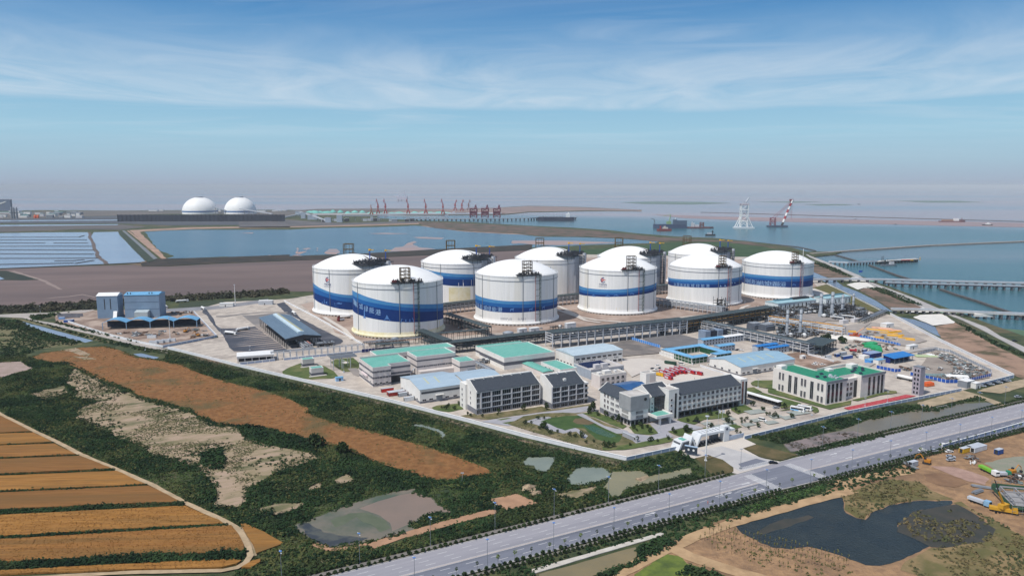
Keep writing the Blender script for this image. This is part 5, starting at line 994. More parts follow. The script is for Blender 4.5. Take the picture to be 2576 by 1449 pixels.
part(r,'ridge_light',flat('pale ridge light',(196,214,222),.4),lambda b:b.profile_y([(Lu/2-2.8,H+2.6),(Lu/2+2.8,H+2.6),(Lu/2+2.8,H+4.1),(Lu/2,H+4.6),(Lu/2-2.8,H+4.1)],9,Lv-6))
part(r,'ridge_stain',mat('yellow sheet',S(180,178,140)),lambda b:b.add([(Lu/2+.3,11,H+4.62),(Lu/2+2.5,11,H+4.26),(Lu/2+2.5,Lv-9,H+4.26),(Lu/2+.3,Lv-9,H+4.62)],[(0,1,2,3)]))
part(r,'gable_fascia',DARK,lambda b:b.profile_y([(-.9,H),(-.9,H-1.4),(Lu+.9,H-1.4),(Lu+.9,H),(Lu/2,H+2.5)][::-1],.3,.6))
for k in range(14):
 for x in(.2,Lu-.2):part(r,'column',DARK,lambda b:b.cbox(x,1+k*(Lv-2)/13,0,.5,.5,H))
part(r,'columns_inside',DARK,lambda b:[b.cbox(x,1+k*(Lv-2)/13,0,.4,.4,H+1.5)for k in range(14)for x in(10,20)])
part(r,'loading_skids',flat('dim grey skid',(70,76,84),.6),lambda b:[(b.cbox(x,5+k*9,0,9,2.6,2.6+(k%3)*.4),b.tube((x-3,5+k*9,2),(x-3,5+k*9,6),.3))for k in range(13)for x in(9,22)])
r=site_thing('weigh_house','flat roofed cream weigh house with open columned front','building',(7,495,1372),rot=A_S-.14)
part(r,'roof',WHITE,lambda b:b.box(-.5,-.5,5.6,29.5,16,6.2));part(r,'fascia',CREAM,lambda b:b.box(-.2,-.3,4.3,29.2,15.8,5.58))
part(r,'walls',CREAM,lambda b:b.box(.2,3.5,0,28.8,15.4,4.28));part(r,'glazing',GLASS,lambda b:b.box(1,3.3,.8,28,3.49,3.4));part(r,'columns',WALLG,lambda b:[b.cbox(x,.2,0,.5,.5,4.3)for x in(.3,5.9,11.6,17.3,23,28.6)])
for lab,A in(('small turquoise topped kiosk on the oval lawn nearest the wall of pipes',(7,1480,1425)),('small dark banded kiosk in front on the same oval lawn',(1,190,1285))):
 r=site_thing('lawn_kiosk',lab,'kiosk',A);part(r,'walls',PINKW,lambda b:b.box(0,0,0,9.5,7,6.0));stripes(r,0,0,9.5,7,[(.6,1.9)]);flat_roof(r,0,0,9.5,7,6.0,GREENR,WALLW,par=.4)
 part(r,'apron',CONC,lambda b:b.box(-2,-2.5,-.2,11.5,-.06,.5))
def louvre_shed(label,A,Lu,Lv,H,n,dx=0,dy=0,dark=None):
 r=site_thing('compressor_shed',label,'shed',A,dx=dx,dy=dy);m=mat('pale aqua wall',S(196,208,212),S(208,218,222),scale=.2,rough=.7)
 part(r,'walls',m,lambda b:b.profile([(0,0),(0,H),(Lv/2,H+1.4),(Lv,H),(Lv,0)],0,Lu));part(r,'roof',mat('aqua roof',S(150,186,196),S(164,198,206),scale=.3,rough=.5),lambda b:b.profile([(-.4,H+.02),(-.4,H+.3),(Lv/2,H+1.8),(Lv+.4,H+.3),(Lv+.4,H+.02)],-.4,Lu+.4))
 part(r,'ridge_vent',flat('teal ridge vent',(84,130,146),.5),lambda b:b.box(4,Lv/2-1.4,H+1.4,Lu-4,Lv/2+1.4,H+3.0))
 if dark:part(r,'dark_ridge_vent',DARK,lambda b:b.box(dark[0],Lv/2-3,H+1.6,dark[1],Lv/2+3,H+3.6))
 wins(r,'f',0,[(k+.7)*Lu/n for k in range(n)],[H*.45],1.4,H*.6,m=DARK,sill=False)
louvre_shed('white louvred compressor shed with a dark box on its ridge below the far tank',(2,1905,700),66,20,8.4,9,dark=(34,62))
louvre_shed('white louvred compressor shed behind the tall vent stacks',(2,2330,655),46,18,8.6,7)
BW=mat('blue grey cladding',S(122,146,170),S(132,156,180),scale=.1,rough=.6)
r=thing('plant_tower','narrow blue grey clad tower with two slit windows and white top','tower',tuple(g(6,985,460)[:2])+(.3,),math.radians(8));H=25
part(r,'walls',BW,lambda b:b.box(0,0,0,22,16,H));part(r,'roof',WHITE,lambda b:b.profile([(-.3,H),(-.3,H+.4),(8,H+3.2),(16.3,H+.4),(16.3,H)],-.3,22.3));wins(r,'f',0,[8.2,14.4],[16],.9,12,m=DARK,sill=False)
part(r,'chute',WHITE,lambda b:b.add([(18,-6,0),(22,-6,0),(21,-.1,8),(17,-.1,8)],[(0,1,2,3)]).add([(18,-6,0),(17,-.1,8),(17,-.1,0)],[(0,1,2)]))
r=thing('plant_tower','wide blue grey clad tower with blue roof rim','tower',tuple(g(6,1262,455)[:2])+(.3,),math.radians(8));H=25.5
part(r,'walls',BW,lambda b:b.box(0,0,0,37,22,H));part(r,'roof',SKYR,lambda b:b.profile([(-.3,H),(-.3,H+.4),(11,H+2.6),(22.3,H+.4),(22.3,H)],-.3,37.3));part(r,'seam',flat('dark seam',(70,90,112),.6),lambda b:[b.box(-.05,-.06,z,37.05,-.01,z+.35)for z in(9.5,17.5,24.6)])
part(r,'roof_vents',DARK,lambda b:[b.cbox(x,3,H+1,.8,.8,1.8)for x in(3,6,26,29)])
part(r,'annex',flat('grey annex sheet',(176,188,192),.6),lambda b:b.profile([(-8,0),(-8,7.5),(-.1,9),(-.1,0)],12.5,26.5))
r=thing('vaulted_canopy','sky blue canopy of four shallow vaults over the recycling yard','canopy',tuple(g(6,1030,575)[:2])+(.3,),math.radians(9.5))
W=23.2
def vault(b):
 for k in range(4):
  n=9;vs=[]
  for i in range(n+1):
   t=i/n;x=k*W+W*t;z=7.2+3.4*math.sin(PI*t);vs+=[(x,0,z),(x,15,z),(x,15,z-.4),(x,0,z-.4)]
  fs=[]
  for i in range(n):
   a,c=4*i,4*i+4;fs+=[(a,c,c+1,a+1),(a+3,a+2,c+2,c+3),(a,a+3,c+3,c),(a+1,c+1,c+2,a+2)]
  b.add(vs,fs)
part(r,'roof',SKYR,vault);part(r,'rear_wall',flat('navy back wall',(38,48,66),.7),lambda b:b.box(0,14.5,0,4*W,14.9,6.6))
for k in range(5):part(r,'column',flat('light blue column',(140,170,196),.5),lambda b:b.cbox(min(max(k*W,.3),4*W-.3),.4,0,.6,.6,7))
# -- main road
F_far=[g(13,0,1010)+(g(13,0,1010)-g(13,800,810))*2.4,g(13,0,1010),g(13,1600,610),g(14,300,488),g(14,1200,268),g(14,2150,40)]
F_near=[g(13,0,1255)+(g(13,0,1255)-g(13,700,1066))*2.4,g(13,0,1255),g(13,1930,735),g(14,650,628),g(14,1440,425),g(14,2286,215)]
F_far+=[F_far[-1]+(F_far[-1]-F_far[-2])*1.6];F_near+=[F_near[-1]+(F_near[-1]-F_near[-2])*1.5]
def lin(line,s,extrap=True):
 for a,b in zip(line,line[1:]):
  L=(b-a).length
  if s<=L or b is line[-1]:return a+(b-a)*(s/L)
  s-=L
def length(line):return sum((b-a).length for a,b in zip(line,line[1:]))
def offs(line,d):
 out=[];n=len(line)
 for i,p in enumerate(line):
  t=(line[min(i+1,n-1)]-line[max(i-1,0)]);t.z=0;t.normalize();out.append(p+Vector((-t.y,t.x,0))*d)
 return out
def between(t):return[lin(F_far,s*length(F_far)/40)*(1-t)+lin(F_near,s*length(F_near)/40)*t for s in range(41)]
RD_U=mat('pale worn carriageway',S(146,145,152),S(158,156,162),scale=.12,rough=.9,c3=S(128,128,136),scale3=.04,cut3=(.5,.7),stretch=(.08,2,1),rot=A_S)
RD_L=mat('blue grey carriageway',S(112,116,128),S(124,127,138),scale=.12,rough=.9,c3=S(94,98,108),scale3=.04,cut3=(.5,.7),stretch=(.08,2,1),rot=A_S)
M_PAINT=mat('road paint',S(212,212,212),S(194,194,196),scale=.5,rough=.7)
sheet('road',between(-.02)+between(.56)[::-1],.34,RD_U);sheet('road',between(.56)+between(1.02)[::-1],.343,RD_L)
sheet('median_strip',between(.545)+between(.575)[::-1],.36,mat('pinkish median paint',S(176,164,158),S(188,178,172),scale=.3))
sheet('kerb',between(-.035)+between(-.02)[::-1],.5,CONC,thick=.3);sheet('kerb',between(1.02)+between(1.035)[::-1],.5,CONC,thick=.3)
Rt=(F_far[2]-F_far[1]).normalized();Rn=Vector((Rt.y,-Rt.x,0))
def along(line,s0,s1,w,z,m,name):
 n=max(1,int((s1-s0)/12));pts=[lin(line,s0+(s1-s0)*k/n)for k in range(n+1)];return sheet(name,strip_poly(pts,w/2),z,m)
Lm=min(length(F_far),length(F_near));jx0=(g(13,1640,600)-F_far[0]).dot(Rt);jx1=(g(13,2060,510)-F_far[0]).dot(Rt)
mbm=MB()
for t in(.14,.28,.42,.70,.85):
 ln=between(t);s=6.0;tot=length(ln)
 while s<tot-10:
  if not(jx0-6<s<jx1+6):
   a,b=lin(ln,s),lin(ln,s+4.2);d=(b-a).normalized();nr=Vector((-d.y,d.x,0))*.12
   mbm.quad(*[(q.x,q.y,.375)for q in(a-nr,b-nr,b+nr,a+nr)])
  s+=11
for t in(.012,.985,.535,.585):
 ln=between(t)
 for i in range(40):
  a,b=ln[i],ln[i+1]
  if jx0-2<(a-F_far[0]).dot(Rt)<jx1-2:continue
  d=(b-a).normalized();nr=Vector((-d.y,d.x,0))*.09;mbm.quad(*[(q.x,q.y,.372)for q in(a-nr,b-nr,b+nr,a+nr)])
def zebra(p0,p1,w,n):
 d=(p1-p0)/n;t=Vector((-d.y,d.x,0)).normalized()*w/2
 for k in range(n):
  a,b=p0+d*(k+.1),p0+d*(k+.6);mbm.quad(*[(q.x,q.y,.38)for q in(a-t,b-t,b+t,a+t)])
zebra(g(13,1690,610),g(13,1960,735),5.5,22);zebra(g(13,2020,520),g(13,2330,630),5.5,24);zebra(g(13,1640,560),g(13,1880,500),4,18)
for fr,x,y in((13,830,945),(13,1420,790),(13,1480,775),(14,660,440),(14,790,470),(14,1100,335),(14,1190,360),(13,1640,690),(13,1760,745)):
 p=g(fr,x,y)
 for a,b,w in((0,4,.3),(4,6,.8)):mbm.quad(*[(q.x,q.y,.377)for q in(p+Rt*a-Rn*w,p+Rt*b-Rn*(w if a==0 else .05),p+Rt*b+Rn*(w if a==0 else .05),p+Rt*a+Rn*w)])
for k in range(5):
 p=g(13,1700+38*k,668+16*k);mbm.quad(*[(q.x,q.y,.376)for q in(p-Rt*14-Rn*.12,p-Rn*.12,p+Rn*.12,p-Rt*14+Rn*.12)])
o=mbm.build('road_markings',M_PAINT);o['kind']='structure'
FORE=[g(4,1170,1262),g(4,1380,1240),g(4,1580,1195),g(4,1815,1150),g(13,1760,350),g(13,1650,385),g(13,1800,465),g(13,1970,498),g(14,280,490),g(13,1640,608),g(13,1560,590),g(13,1570,540),g(13,1470,475),g(13,1360,440),g(13,1240,470),g(4,1200,1320)]
sheet('forecourt',FORE,.33,LPAV);
sheet('forecourt',G(13,(1290,400),(1470,365),(1930,500),(1700,560),(1630,580)),.338,mat('worn forecourt lane',S(176,174,174),S(188,186,184),scale=.1))
sheet('junction',G(13,(1610,515),(1760,470),(1900,505),(1650,560)),.35,RD_L);sheet('junction',G(13,(1700,605),(2010,525),(2300,632),(1985,708)),.366,RD_L)
VERGE=mat('clipped dry verge',S(86,80,50),S(70,70,44),scale=.2,rough=.95,c3=S(104,92,64),scale3=.1)
sheet('verge',G(13,(1250,465),(1365,445),(1480,480),(1570,545),(1570,582),(1400,618)),.37,VERGE,seg=3,amp=.15);sheet('verge',G(13,(1655,388),(1760,352),(2105,440),(1985,484),(1890,474),(1800,458)),.37,VERGE,seg=3,amp=.15)
PATHG=mat('grey footway',S(112,108,104),S(126,122,116),scale=.2,rough=.95)
def seg_line(line,s0,s1,n=14):return[lin(line,s0+(s1-s0)*k/n)for k in range(n+1)]
def skip_j(line,name,d0,d1,z,m,far):
 Lf=length(line);a=[(0,jx0-8),(jx1+12,Lf)]if far else[(0,Lf)]
 for s0,s1 in a:
  l=seg_line(line,s0,s1);sheet(name,offs(l,d0)+offs(l,d1)[::-1],z,m)
skip_j(F_far,'footway',2.0,4.6,.36,PATHG,True);skip_j(F_near,'footway',-1.9,-3.4,.36,PATHG,False)
# -- foliage
def leaf_mat(name,a,b,sc=.25,tr=True):
 return mat(name,S(*a),S(*b),scale=sc,rough=.8,spec=.15,ramp=(.3,.7))
M_LEAF=leaf_mat('dark shrub leaves',(36,52,30),(58,76,42));M_LEAF2=leaf_mat('yellow green leaves',(84,104,44),(112,128,58));M_BARK=mat('bark',S(86,74,60),S(104,90,74),scale=2)
M_SCRUB=mat('dark scrub leaves',S(26,46,30),S(50,72,42),scale=.06,rough=.9,spec=.1,c3=S(66,72,44),scale3=.025,cut3=(.52,.7))
M_REED=mat('olive reed leaves',S(70,78,46),S(96,96,58),scale=.08,rough=.9,spec=.1)
def leaves(n,cx,cy,cz,rx,ry,rz,size,rng,flat_bottom=True):
 d=rng.normal(size=(n,3));d/=np.linalg.norm(d,axis=1)[:,None]
 if flat_bottom:d[:,2]=np.abs(d[:,2])*1.1-.25
 r=rng.uniform(.55,1.0,n)[:,None];c=d*r*np.array([rx,ry,rz])+np.array([cx,cy,cz])
 a=rng.normal(size=(n,3))+d*.2;a/=np.linalg.norm(a,axis=1)[:,None];b=np.cross(a,rng.normal(size=(n,3)));b/=np.linalg.norm(b,axis=1)[:,None]
 s=(size*rng.uniform(.6,1.3,n))[:,None];return np.stack([c-a*s-b*s*.6,c+a*s-b*s*.6,c+a*s+b*s*.6,c-a*s+b*s*.6],1)
def quads_obj(name,Q,m,parent=None):
 Q=np.asarray(Q,np.float32);n=len(Q);me=bpy.data.meshes.new(name);me.vertices.add(n*4);me.vertices.foreach_set('co',Q.reshape(-1))
 me.loops.add(n*4);me.loops.foreach_set('vertex_index',np.arange(n*4,dtype=np.int32));me.polygons.add(n)
 me.polygons.foreach_set('loop_start',np.arange(0,n*4,4,dtype=np.int32));me.polygons.foreach_set('loop_total',np.full(n,4,np.int32));me.update(calc_edges=True)
 me.materials.append(m);o=bpy.data.objects.new(name,me);COL.objects.link(o);o.parent=parent;return o
def inpoly(P,poly):
 x,y=P[:,0],P[:,1];q=np.array([(p[0],p[1])for p in poly]);ins=np.zeros(len(P),bool);j=len(q)-1
 for i in range(len(q)):
  c=((q[i,1]>y)!=(q[j,1]>y))&(x<(q[j,0]-q[i,0])*(y-q[i,1])/(q[j,1]-q[i,1]+1e-9)+q[i,0]);ins^=c;j=i
 return ins
def vnoise(P,sc,seed):
 r=np.random.default_rng(seed);T=r.random((64,64));X=P/sc;i=np.floor(X).astype(int);f=X-i;f=f*f*(3-2*f)
 a=T[i[:,0]%64,i[:,1]%64];b=T[(i[:,0]+1)%64,i[:,1]%64];c=T[i[:,0]%64,(i[:,1]+1)%64];d=T[(i[:,0]+1)%64,(i[:,1]+1)%64]
 return(a*(1-f[:,0])+b*f[:,0])*(1-f[:,1])+(c*(1-f[:,0])+d*f[:,0])*f[:,1]
def scrub(name,polys,per,size,hgt,m,seed,excl=(),leafs=7,lsize=.5,thresh=0.0,nsc=14,label=None):
 rng=np.random.default_rng(seed);out=[]
 for poly in polys:
  q=np.array([(p[0],p[1])for p in poly]);lo,hi=q.min(0),q.max(0);n=int(np.prod(hi-lo)*per)
  P=rng.uniform(lo,hi,(n,2));P=P[inpoly(P,poly)]
  for e in excl:P=P[~inpoly(P,e)]
  if thresh:P=P[vnoise(P,nsc,seed)+rng.normal(0,.08,len(P))>thresh]
  out.append(P)
 P=np.concatenate(out);N=len(P);k=leafs
 h=hgt*(.45+.9*vnoise(P,9,seed+5))*rng.uniform(.7,1.25,N);s=size*rng.uniform(.7,1.3,N)
 C=np.repeat(np.stack([P[:,0],P[:,1],np.zeros(N)],1),k,0);H=np.repeat(h,k);Sx=np.repeat(s,k)
 d=rng.normal(size=(N*k,3));d/=np.linalg.norm(d,axis=1)[:,None];d[:,2]=np.abs(d[:,2])
 C=C+d*np.stack([Sx,Sx,H],1)*rng.uniform(.5,1,N*k)[:,None]+np.array([0,0,.15])
 nv=d+rng.normal(0,.38,size=(N*k,3))+np.array([0,0,.55]);nv/=np.linalg.norm(nv,axis=1)[:,None]
 a=np.cross(nv,rng.normal(size=(N*k,3)));a/=np.linalg.norm(a,axis=1)[:,None];b=np.cross(nv,a)
 L=(lsize*rng.uniform(.6,1.4,N*k))[:,None]
 o=quads_obj(name,np.stack([C-a*L-b*L*.6,C+a*L-b*L*.6,C+a*L+b*L*.6,C-a*L+b*L*.6],1),m);o['kind']='stuff'
 if label:o['label']=label
 return o
g11=lambda*p:G(11,*p);g12=lambda*p:G(12,*p);g13=lambda*p:G(13,*p);g14=lambda*p:G(14,*p)
EX=[MEAD,G(11,*DRY1),G(12,*POND1),g12((2080,445),(2140,400),(2370,398),(2350,450),(2300,520),(2210,515),(2120,465)),g12((1810,752),(2050,705),(2230,790),(1950,845)),g13((170,640),(250,550),(480,545),(550,595),(500,645),(330,690),(210,690)),g13((480,710),(550,580),(790,568),(870,615),(1210,548),(1225,600),(900,670),(700,715),(620,790),(550,790)),G(3,(850,920),(940,900),(1160,960),(1220,1010),(1190,1045),(1150,985),(1000,935)),strip_poly(G(12,(815,1150),(1300,1000),(1870,850)),3),g12((500,610),(560,570),(620,540),(690,600),(580,625)),g12((0,790),(290,785),(200,830),(0,890)),g12((260,690),(350,630),(410,610),(400,660)),strip_poly(trk,2.2),g11((1605,1112),(1760,1165),(1885,1238),(1710,1308)),g11((1680,1358),(1735,1345),(1680,1400),(1610,1400)),g11((1680,1010),(1860,970),(2030,970),(1900,1020)),g11((-40,30),(140,20),(220,70),(0,135)),g11((200,240),(430,180),(460,230),(300,280)),g13((80,770),(420,700),(420,740),(250,800))]
EXP=[np.array([(p[0],p[1])for p in e])for e in EX]
fore=G(6,(-60,850),(300,850),(620,780))+G(6,(1640,880),(1700,800))+[p+Vector((-5,-6.5,0))for p in LW]+[FW1[1]+Vector((1,-3,0)),g(13,1400,622)]+offs(F_far[:3],5.6)[::-1]+G(11,(1560,1449),(1620,1410),(1700,1340),(1660,1250),(1600,1130),(1480,1075),(1240,965),(1000,835),(780,740),(540,640),(230,485),(0,370),(-60,350))
scrub('scrub',[fore],.62,1.2,1.7,M_SCRUB,3,EXP,leafs=8,lsize=.4,thresh=.34,nsc=17,label='dark green scrub and reeds across the wet ground before the wall')
scrub('reeds',[fore],.22,1.3,1.5,M_REED,5,EXP,leafs=7,lsize=.38,thresh=.56,nsc=26,label='olive reeds scattered in the scrub')
DRYP=[G(11,*DRY1),g11((200,240),(430,180),(460,230),(300,280))]
scrub('weeds',DRYP,.8,.6,.4,mat('grey green weeds',S(70,80,50),S(112,108,74),scale=.1,rough=.9),6,leafs=4,lsize=.26,thresh=.5,nsc=15,label='low weeds speckling the pale dry ground')
scrub('scrub',DRYP,.16,1.0,.8,M_SCRUB,8,leafs=7,lsize=.36,thresh=.6,nsc=19,label='dark scrub islands on the pale dry ground')
scrub('scrub',[g11((1330,640),(1480,610),(1500,680),(1480,750),(1340,720)),g11((1600,450),(1760,460),(2030,540),(2180,610),(2000,610),(1700,530))],.5,1.4,2.4,M_SCRUB,9,leafs=9,lsize=.55,label='dense scrub clumps at the edge of the meadow')
scrub('reeds',[[p+V*0+Vector((-2.5,-3,0))for p in LW]+[p+Vector((-8,-10,0))for p in LW][::-1]],.35,1.1,1.5,mat('grey green reeds',S(64,74,52),S(92,94,66),scale=.1,rough=.9),14,EXP,leafs=7,lsize=.4,label='grey green reeds on the bank along the white wall')
scrub('scrub',[G(6,(-60,500),(120,510),(560,650),(830,700),(620,760),(300,850),(-60,850))],.2,1.3,1.4,M_SCRUB,15,leafs=7,lsize=.5,thresh=.42,nsc=20,label='patchy scrub left of the canal end')
scrub('grass',[fore],.8,1.0,.5,mat('mid green grass',S(50,72,40),S(84,96,56),scale=.12,rough=.9,spec=.1),16,EXP,leafs=4,lsize=.34,label='mid green grass between the scrub clumps')
scrub('ground_cover',[G(4,(-560,1010),(-400,930),(-180,900),(0,895),(60,930),(-230,985),(20,1075),(250,1090),(330,1160),(500,1210),(390,1275),(0,1180),(-300,1090))],.5,.5,.6,M_LEAF,17,leafs=6,lsize=.25,thresh=.5,nsc=6,label='low garden planting round the office lawn')
for k_,(e_,th_,w_)in enumerate(((MEAD,.5,2.2),(G(11,*DRY1),.42,3.2),(G(12,*POND1),.55,2.0))):scrub('scrub',[strip_poly(list(e_)+[e_[0]],w_)],.55,.9,1.0,M_SCRUB if k_ else M_REED,90+k_,leafs=7,lsize=.36,thresh=th_,nsc=7,label=('ragged weeds along the meadow edge','ragged scrub along the edge of the dry ground','reeds along the edge of the muddy pond')[k_])
M_MT=mat('rusty grass blades',S(142,94,50),S(164,112,62),scale=.1,rough=.95)
scrub('meadow_grass',[MEAD],.35,.7,.35,M_MT,11,leafs=3,lsize=.32,label='rust brown grass of the long meadow')
scrub('meadow_grass',[MEAD],.06,.8,.6,M_REED,12,leafs=5,lsize=.35,thresh=.6,nsc=10,label='green tufts in the long meadow')
for k,o_ in enumerate([]):pass
HED=[((0,504),(110,498),(215,494),.5),((0,584),(200,578),(358,568),.6),((0,672),(300,660),(525,650),.7),((0,783),(400,768),(765,748),.8),((0,897),(500,876),(985,850),.8),((0,1034),(600,1004),(1230,975),2.4),((0,1203),(900,1152),(1535,1114),1.3),((0,1395),(600,1362),(1100,1338),(1630,1322),3.4)]
for k,h in enumerate(HED):
 ln=g11(*h[:-1]);w=h[-1];ln=[ln[0]-(ln[1]-ln[0]).normalized()*12]+ln
 scrub('hedge_strip',[strip_poly(ln,w)],1.6 if w>1 else 2.2,min(w,1.0),.9+.45*w,M_SCRUB,30+k,leafs=8,lsize=.4,label=None)
scrub('wheat_ears',[g11((-80,1055),(0,1052),(600,1022),(1235,990),(1460,1085),(900,1140),(0,1192)),g11((-80,1215),(0,1212),(900,1162),(1540,1120),(1625,1250),(1625,1300),(500,1340),(0,1365)),g11((-80,1425),(0,1422),(1560,1345),(1480,1400),(0,1449))],.8,.5,.3,M_WH[0],50,leafs=2,lsize=.2,label='ripe wheat standing in the strips')
for o_ in[o for o in bpy.data.objects if o.name.startswith('wheat_ears')]:o_.location.z=.75
scrub('scrub',[offs(seg_line(F_near,20,(g(14,1150,480)-F_near[0]).length),-5.2)+offs(seg_line(F_near,20,(g(14,1150,480)-F_near[0]).length),-15)[::-1]],.28,1.0,1.1,M_SCRUB,60,[np.array([(p[0],p[1])for p in G(13,(-120,1500),(0,1366),(970,1092),(990,1110),(750,1300),(400,1449))])],leafs=8,lsize=.45,label='dark grass and scrub on the bank below the road')
scrub('scrub',[g13((760,1240),(830,1190),(960,1130),(1060,1150),(1150,1120),(1050,1215),(850,1305),(780,1300)),g13((400,1449),(600,1380),(780,1300),(850,1310),(560,1450),(420,1500)),g13((1080,1449),(1180,1370),(1330,1400),(1500,1449),(1500,1500))],.6,1.3,2.2,M_SCRUB,61,leafs=9,lsize=.5,label='dense scrub beside the olive channel')
scrub('scrub',[g13((1440,975),(1700,870),(2000,780),(2350,690),(2330,725),(2000,830),(1700,910))],.8,1,1.0,mat('fresh bank grass',S(52,78,38),S(70,96,48),scale=.1,rough=.9),62,leafs=7,lsize=.4,label='fresh green grass bank below the junction')
scrub('reeds',[g14((760,790),(860,740),(1000,680),(1150,640),(1400,660),(1500,730),(1700,810),(1290,830),(1150,855),(1000,920),(950,975),(880,960)),g14((1690,840),(2000,960),(2286,1120),(2600,1300),(2600,1500),(1400,1449),(1290,1330),(1510,1215),(1920,1160),(2020,1080),(1820,890)),g14((1240,1010),(1400,900),(1600,880),(1980,1040),(1700,1190),(1380,1140))],.3,1.0,1.0,mat('dull marsh reeds',S(92,86,56),S(120,106,72),scale=.07,rough=.9,c3=S(66,76,46),scale3=.03),63,leafs=6,lsize=.4,thresh=.35,nsc=15,label='dull reeds round and in the dark pond')
scrub('reeds',[g14((0,290),(100,280),(500,190),(900,110),(1000,130),(850,195),(560,270),(280,345),(180,330)),g14((380,430),(760,330),(1100,265),(1120,290),(760,370),(400,450)),g14((1000,130),(1300,30),(1420,40),(1420,56),(1000,150))],.6,1.1,1.6,M_SCRUB,64,leafs=8,lsize=.45,label='reed fringe of the canal between wall and road')
scrub('reeds',[g14((280,350),(700,250),(960,265),(700,330),(430,405))],.3,.8,.9,mat('dark mud reeds',S(66,58,52),S(84,76,62),scale=.1),65,leafs=6,lsize=.35,thresh=.5,nsc=7,label='dark reed tufts in the grey swamp mud')
scrub('reeds',[G(5,(820,1440),(1200,1350),(1560,1330),(1700,1370),(1900,1300),(2100,1240),(2200,1280),(2000,1300),(1700,1400),(1300,1400),(900,1470))],.5,1,1.4,M_SCRUB,66,leafs=7,lsize=.45,label='bushes along the wall side of the canal')
scrub('hedge_belt',[G(6,(-600,380),(0,345),(500,318),(960,290),(1550,248),(2576,190),(2900,165),(2900,210),(2576,245),(1560,300),(960,370),(400,395),(0,412),(-600,440))],.05,2.4,4.2,mat('dull green hedge',S(46,52,38),S(70,66,48),scale=.03,rough=.9),70,leafs=8,lsize=1.4,label='long dark hedge belt behind the works')
scrub('scrub',[G(6,(300,430),(560,410),(700,400),(560,430),(400,470),(340,470)),G(6,(560,490),(960,590),(1500,720),(1440,715),(900,600),(540,505)),G(6,(-60,470),(160,470),(420,590),(700,670),(860,700),(500,690),(200,560),(-60,500)),G(6,(230,460),(900,640),(1700,800),(1560,810),(1000,690),(860,650))],.12,1.6,2.0,M_SCRUB,71,leafs=7,lsize=.8,label='green verge growth along the left lane and canal')
scrub('scrub',[G(17,(420,720),(560,730),(700,790),(830,862),(700,830),(480,740)),G(17,(980,970),(1180,985),(1400,1080),(1570,1160),(1400,1130),(1180,1040)),G(5,(1880,500),(2000,540),(2300,700),(2576,820),(2576,850),(2300,740),(1990,575))],.12,1.6,2.0,M_SCRUB,72,leafs=7,lsize=.8,label='dark shrubs along the seaward dike')
# -- clipped shrubs, saplings and lamps along the road
def make_shrub():
 r=thing('shrub','x','shrub');rng=np.random.default_rng(1)
 quads_obj('foliage',leaves(80,0,0,.75,.85,.85,.75,.3,rng),M_LEAF,r);b=MB();b.tube((0,0,0),(0,0,.7),.07);b.build('stem',M_BARK,r);return r
SH=make_shrub();SHL=[]
for line,d,sp,far,lab in((F_far,1.2,2.6,True,'low round shrub in the clipped row along the far edge of the carriageway'),(F_far,5.3,3.0,True,'low round shrub in the outer row beyond the far footway'),(F_near,-1.1,2.7,False,'low round shrub in the clipped row along the near edge of the carriageway'),(F_near,-4.2,2.2,False,'low round shrub in the outer row beyond the near footway')):
 ln=offs(line,d);s=6;tot=length(ln)
 while s<tot:
  p=lin(ln,s);q=(p-F_far[0]).dot(Rt)
  if not((far and jx0-6<q<jx1+12)or(not far and jx0+3<q<jx1-8 and d>-2))and abs(p.x)<p.y*.72+5:SHL.append((p,lab,s))
  s+=sp*random.uniform(.85,1.2)
SHL.sort(key=lambda q:q[0].length);rest=SHL[290:]
for k,(p,lab,s)in enumerate(SHL[:290]):
 o=SH if k==0 else dup(SH,(p.x,p.y,.3));o.location=(p.x,p.y,.3);sc=random.uniform(.75,1.25);o.scale=(sc,sc,sc*random.uniform(.85,1.15));o.rotation_euler=(0,0,random.uniform(0,6));o['label']=lab;o['group']=lab.replace('low round shrub','shrubs')
rng=np.random.default_rng(4)
if rest:o=quads_obj('shrub_row',np.concatenate([leaves(26,p.x,p.y,1.0,.9,.9,.8,.38,rng)for p,_,_ in rest]),M_LEAF);o['kind']='stuff';o['label']='far ends of the clipped shrub rows along the road'
def make_sapling(name,label,h,m,n=46,seed=1,r=.75):
 t=thing(name,label,'tree');rng=np.random.default_rng(seed);b=MB();b.tube((0,0,0),(0,0,h*.72),.07,.04);
 for k in range(3):a=k*2.1+seed;b.tube((0,0,h*.6),(.45*math.cos(a),.45*math.sin(a),h*.85),.035,.02,n=4)
 b.build('trunk',M_BARK,t);quads_obj('crown',leaves(n,0,0,h*.82,r,r,h*.2,.2,rng,False),m,t);return t
SAPL=[make_sapling('sapling','young staked tree with thin yellow green crown by the near kerb',4.4,M_LEAF2),make_sapling('sapling','young staked tree with sparse dark crown by the near kerb',4.2,M_LEAF,30,3,.6)]
ln=offs(F_near,-.6);s=10.0;used=[False,False];k=0
while s<length(ln):
 p=lin(ln,s);q=(p-F_far[0]).dot(Rt)
 if abs(p.x)<p.y*.72 and not(jx1-22<q<jx1-12):
  w=0 if random.random()<.55 else 1;o=SAPL[w]if not used[w]else dup(SAPL[w],(p.x,p.y,.3));used[w]=True
  o.location=(p.x+random.uniform(-.3,.3),p.y,.3);z=random.uniform(.75,1.15);o.scale=(z,z,z);o.rotation_euler=(0,0,random.uniform(0,6));o['group']='saplings along the near kerb (%s)'%('yellow green' if w==0 else 'dark')
 s+=random.uniform(7,9.5)
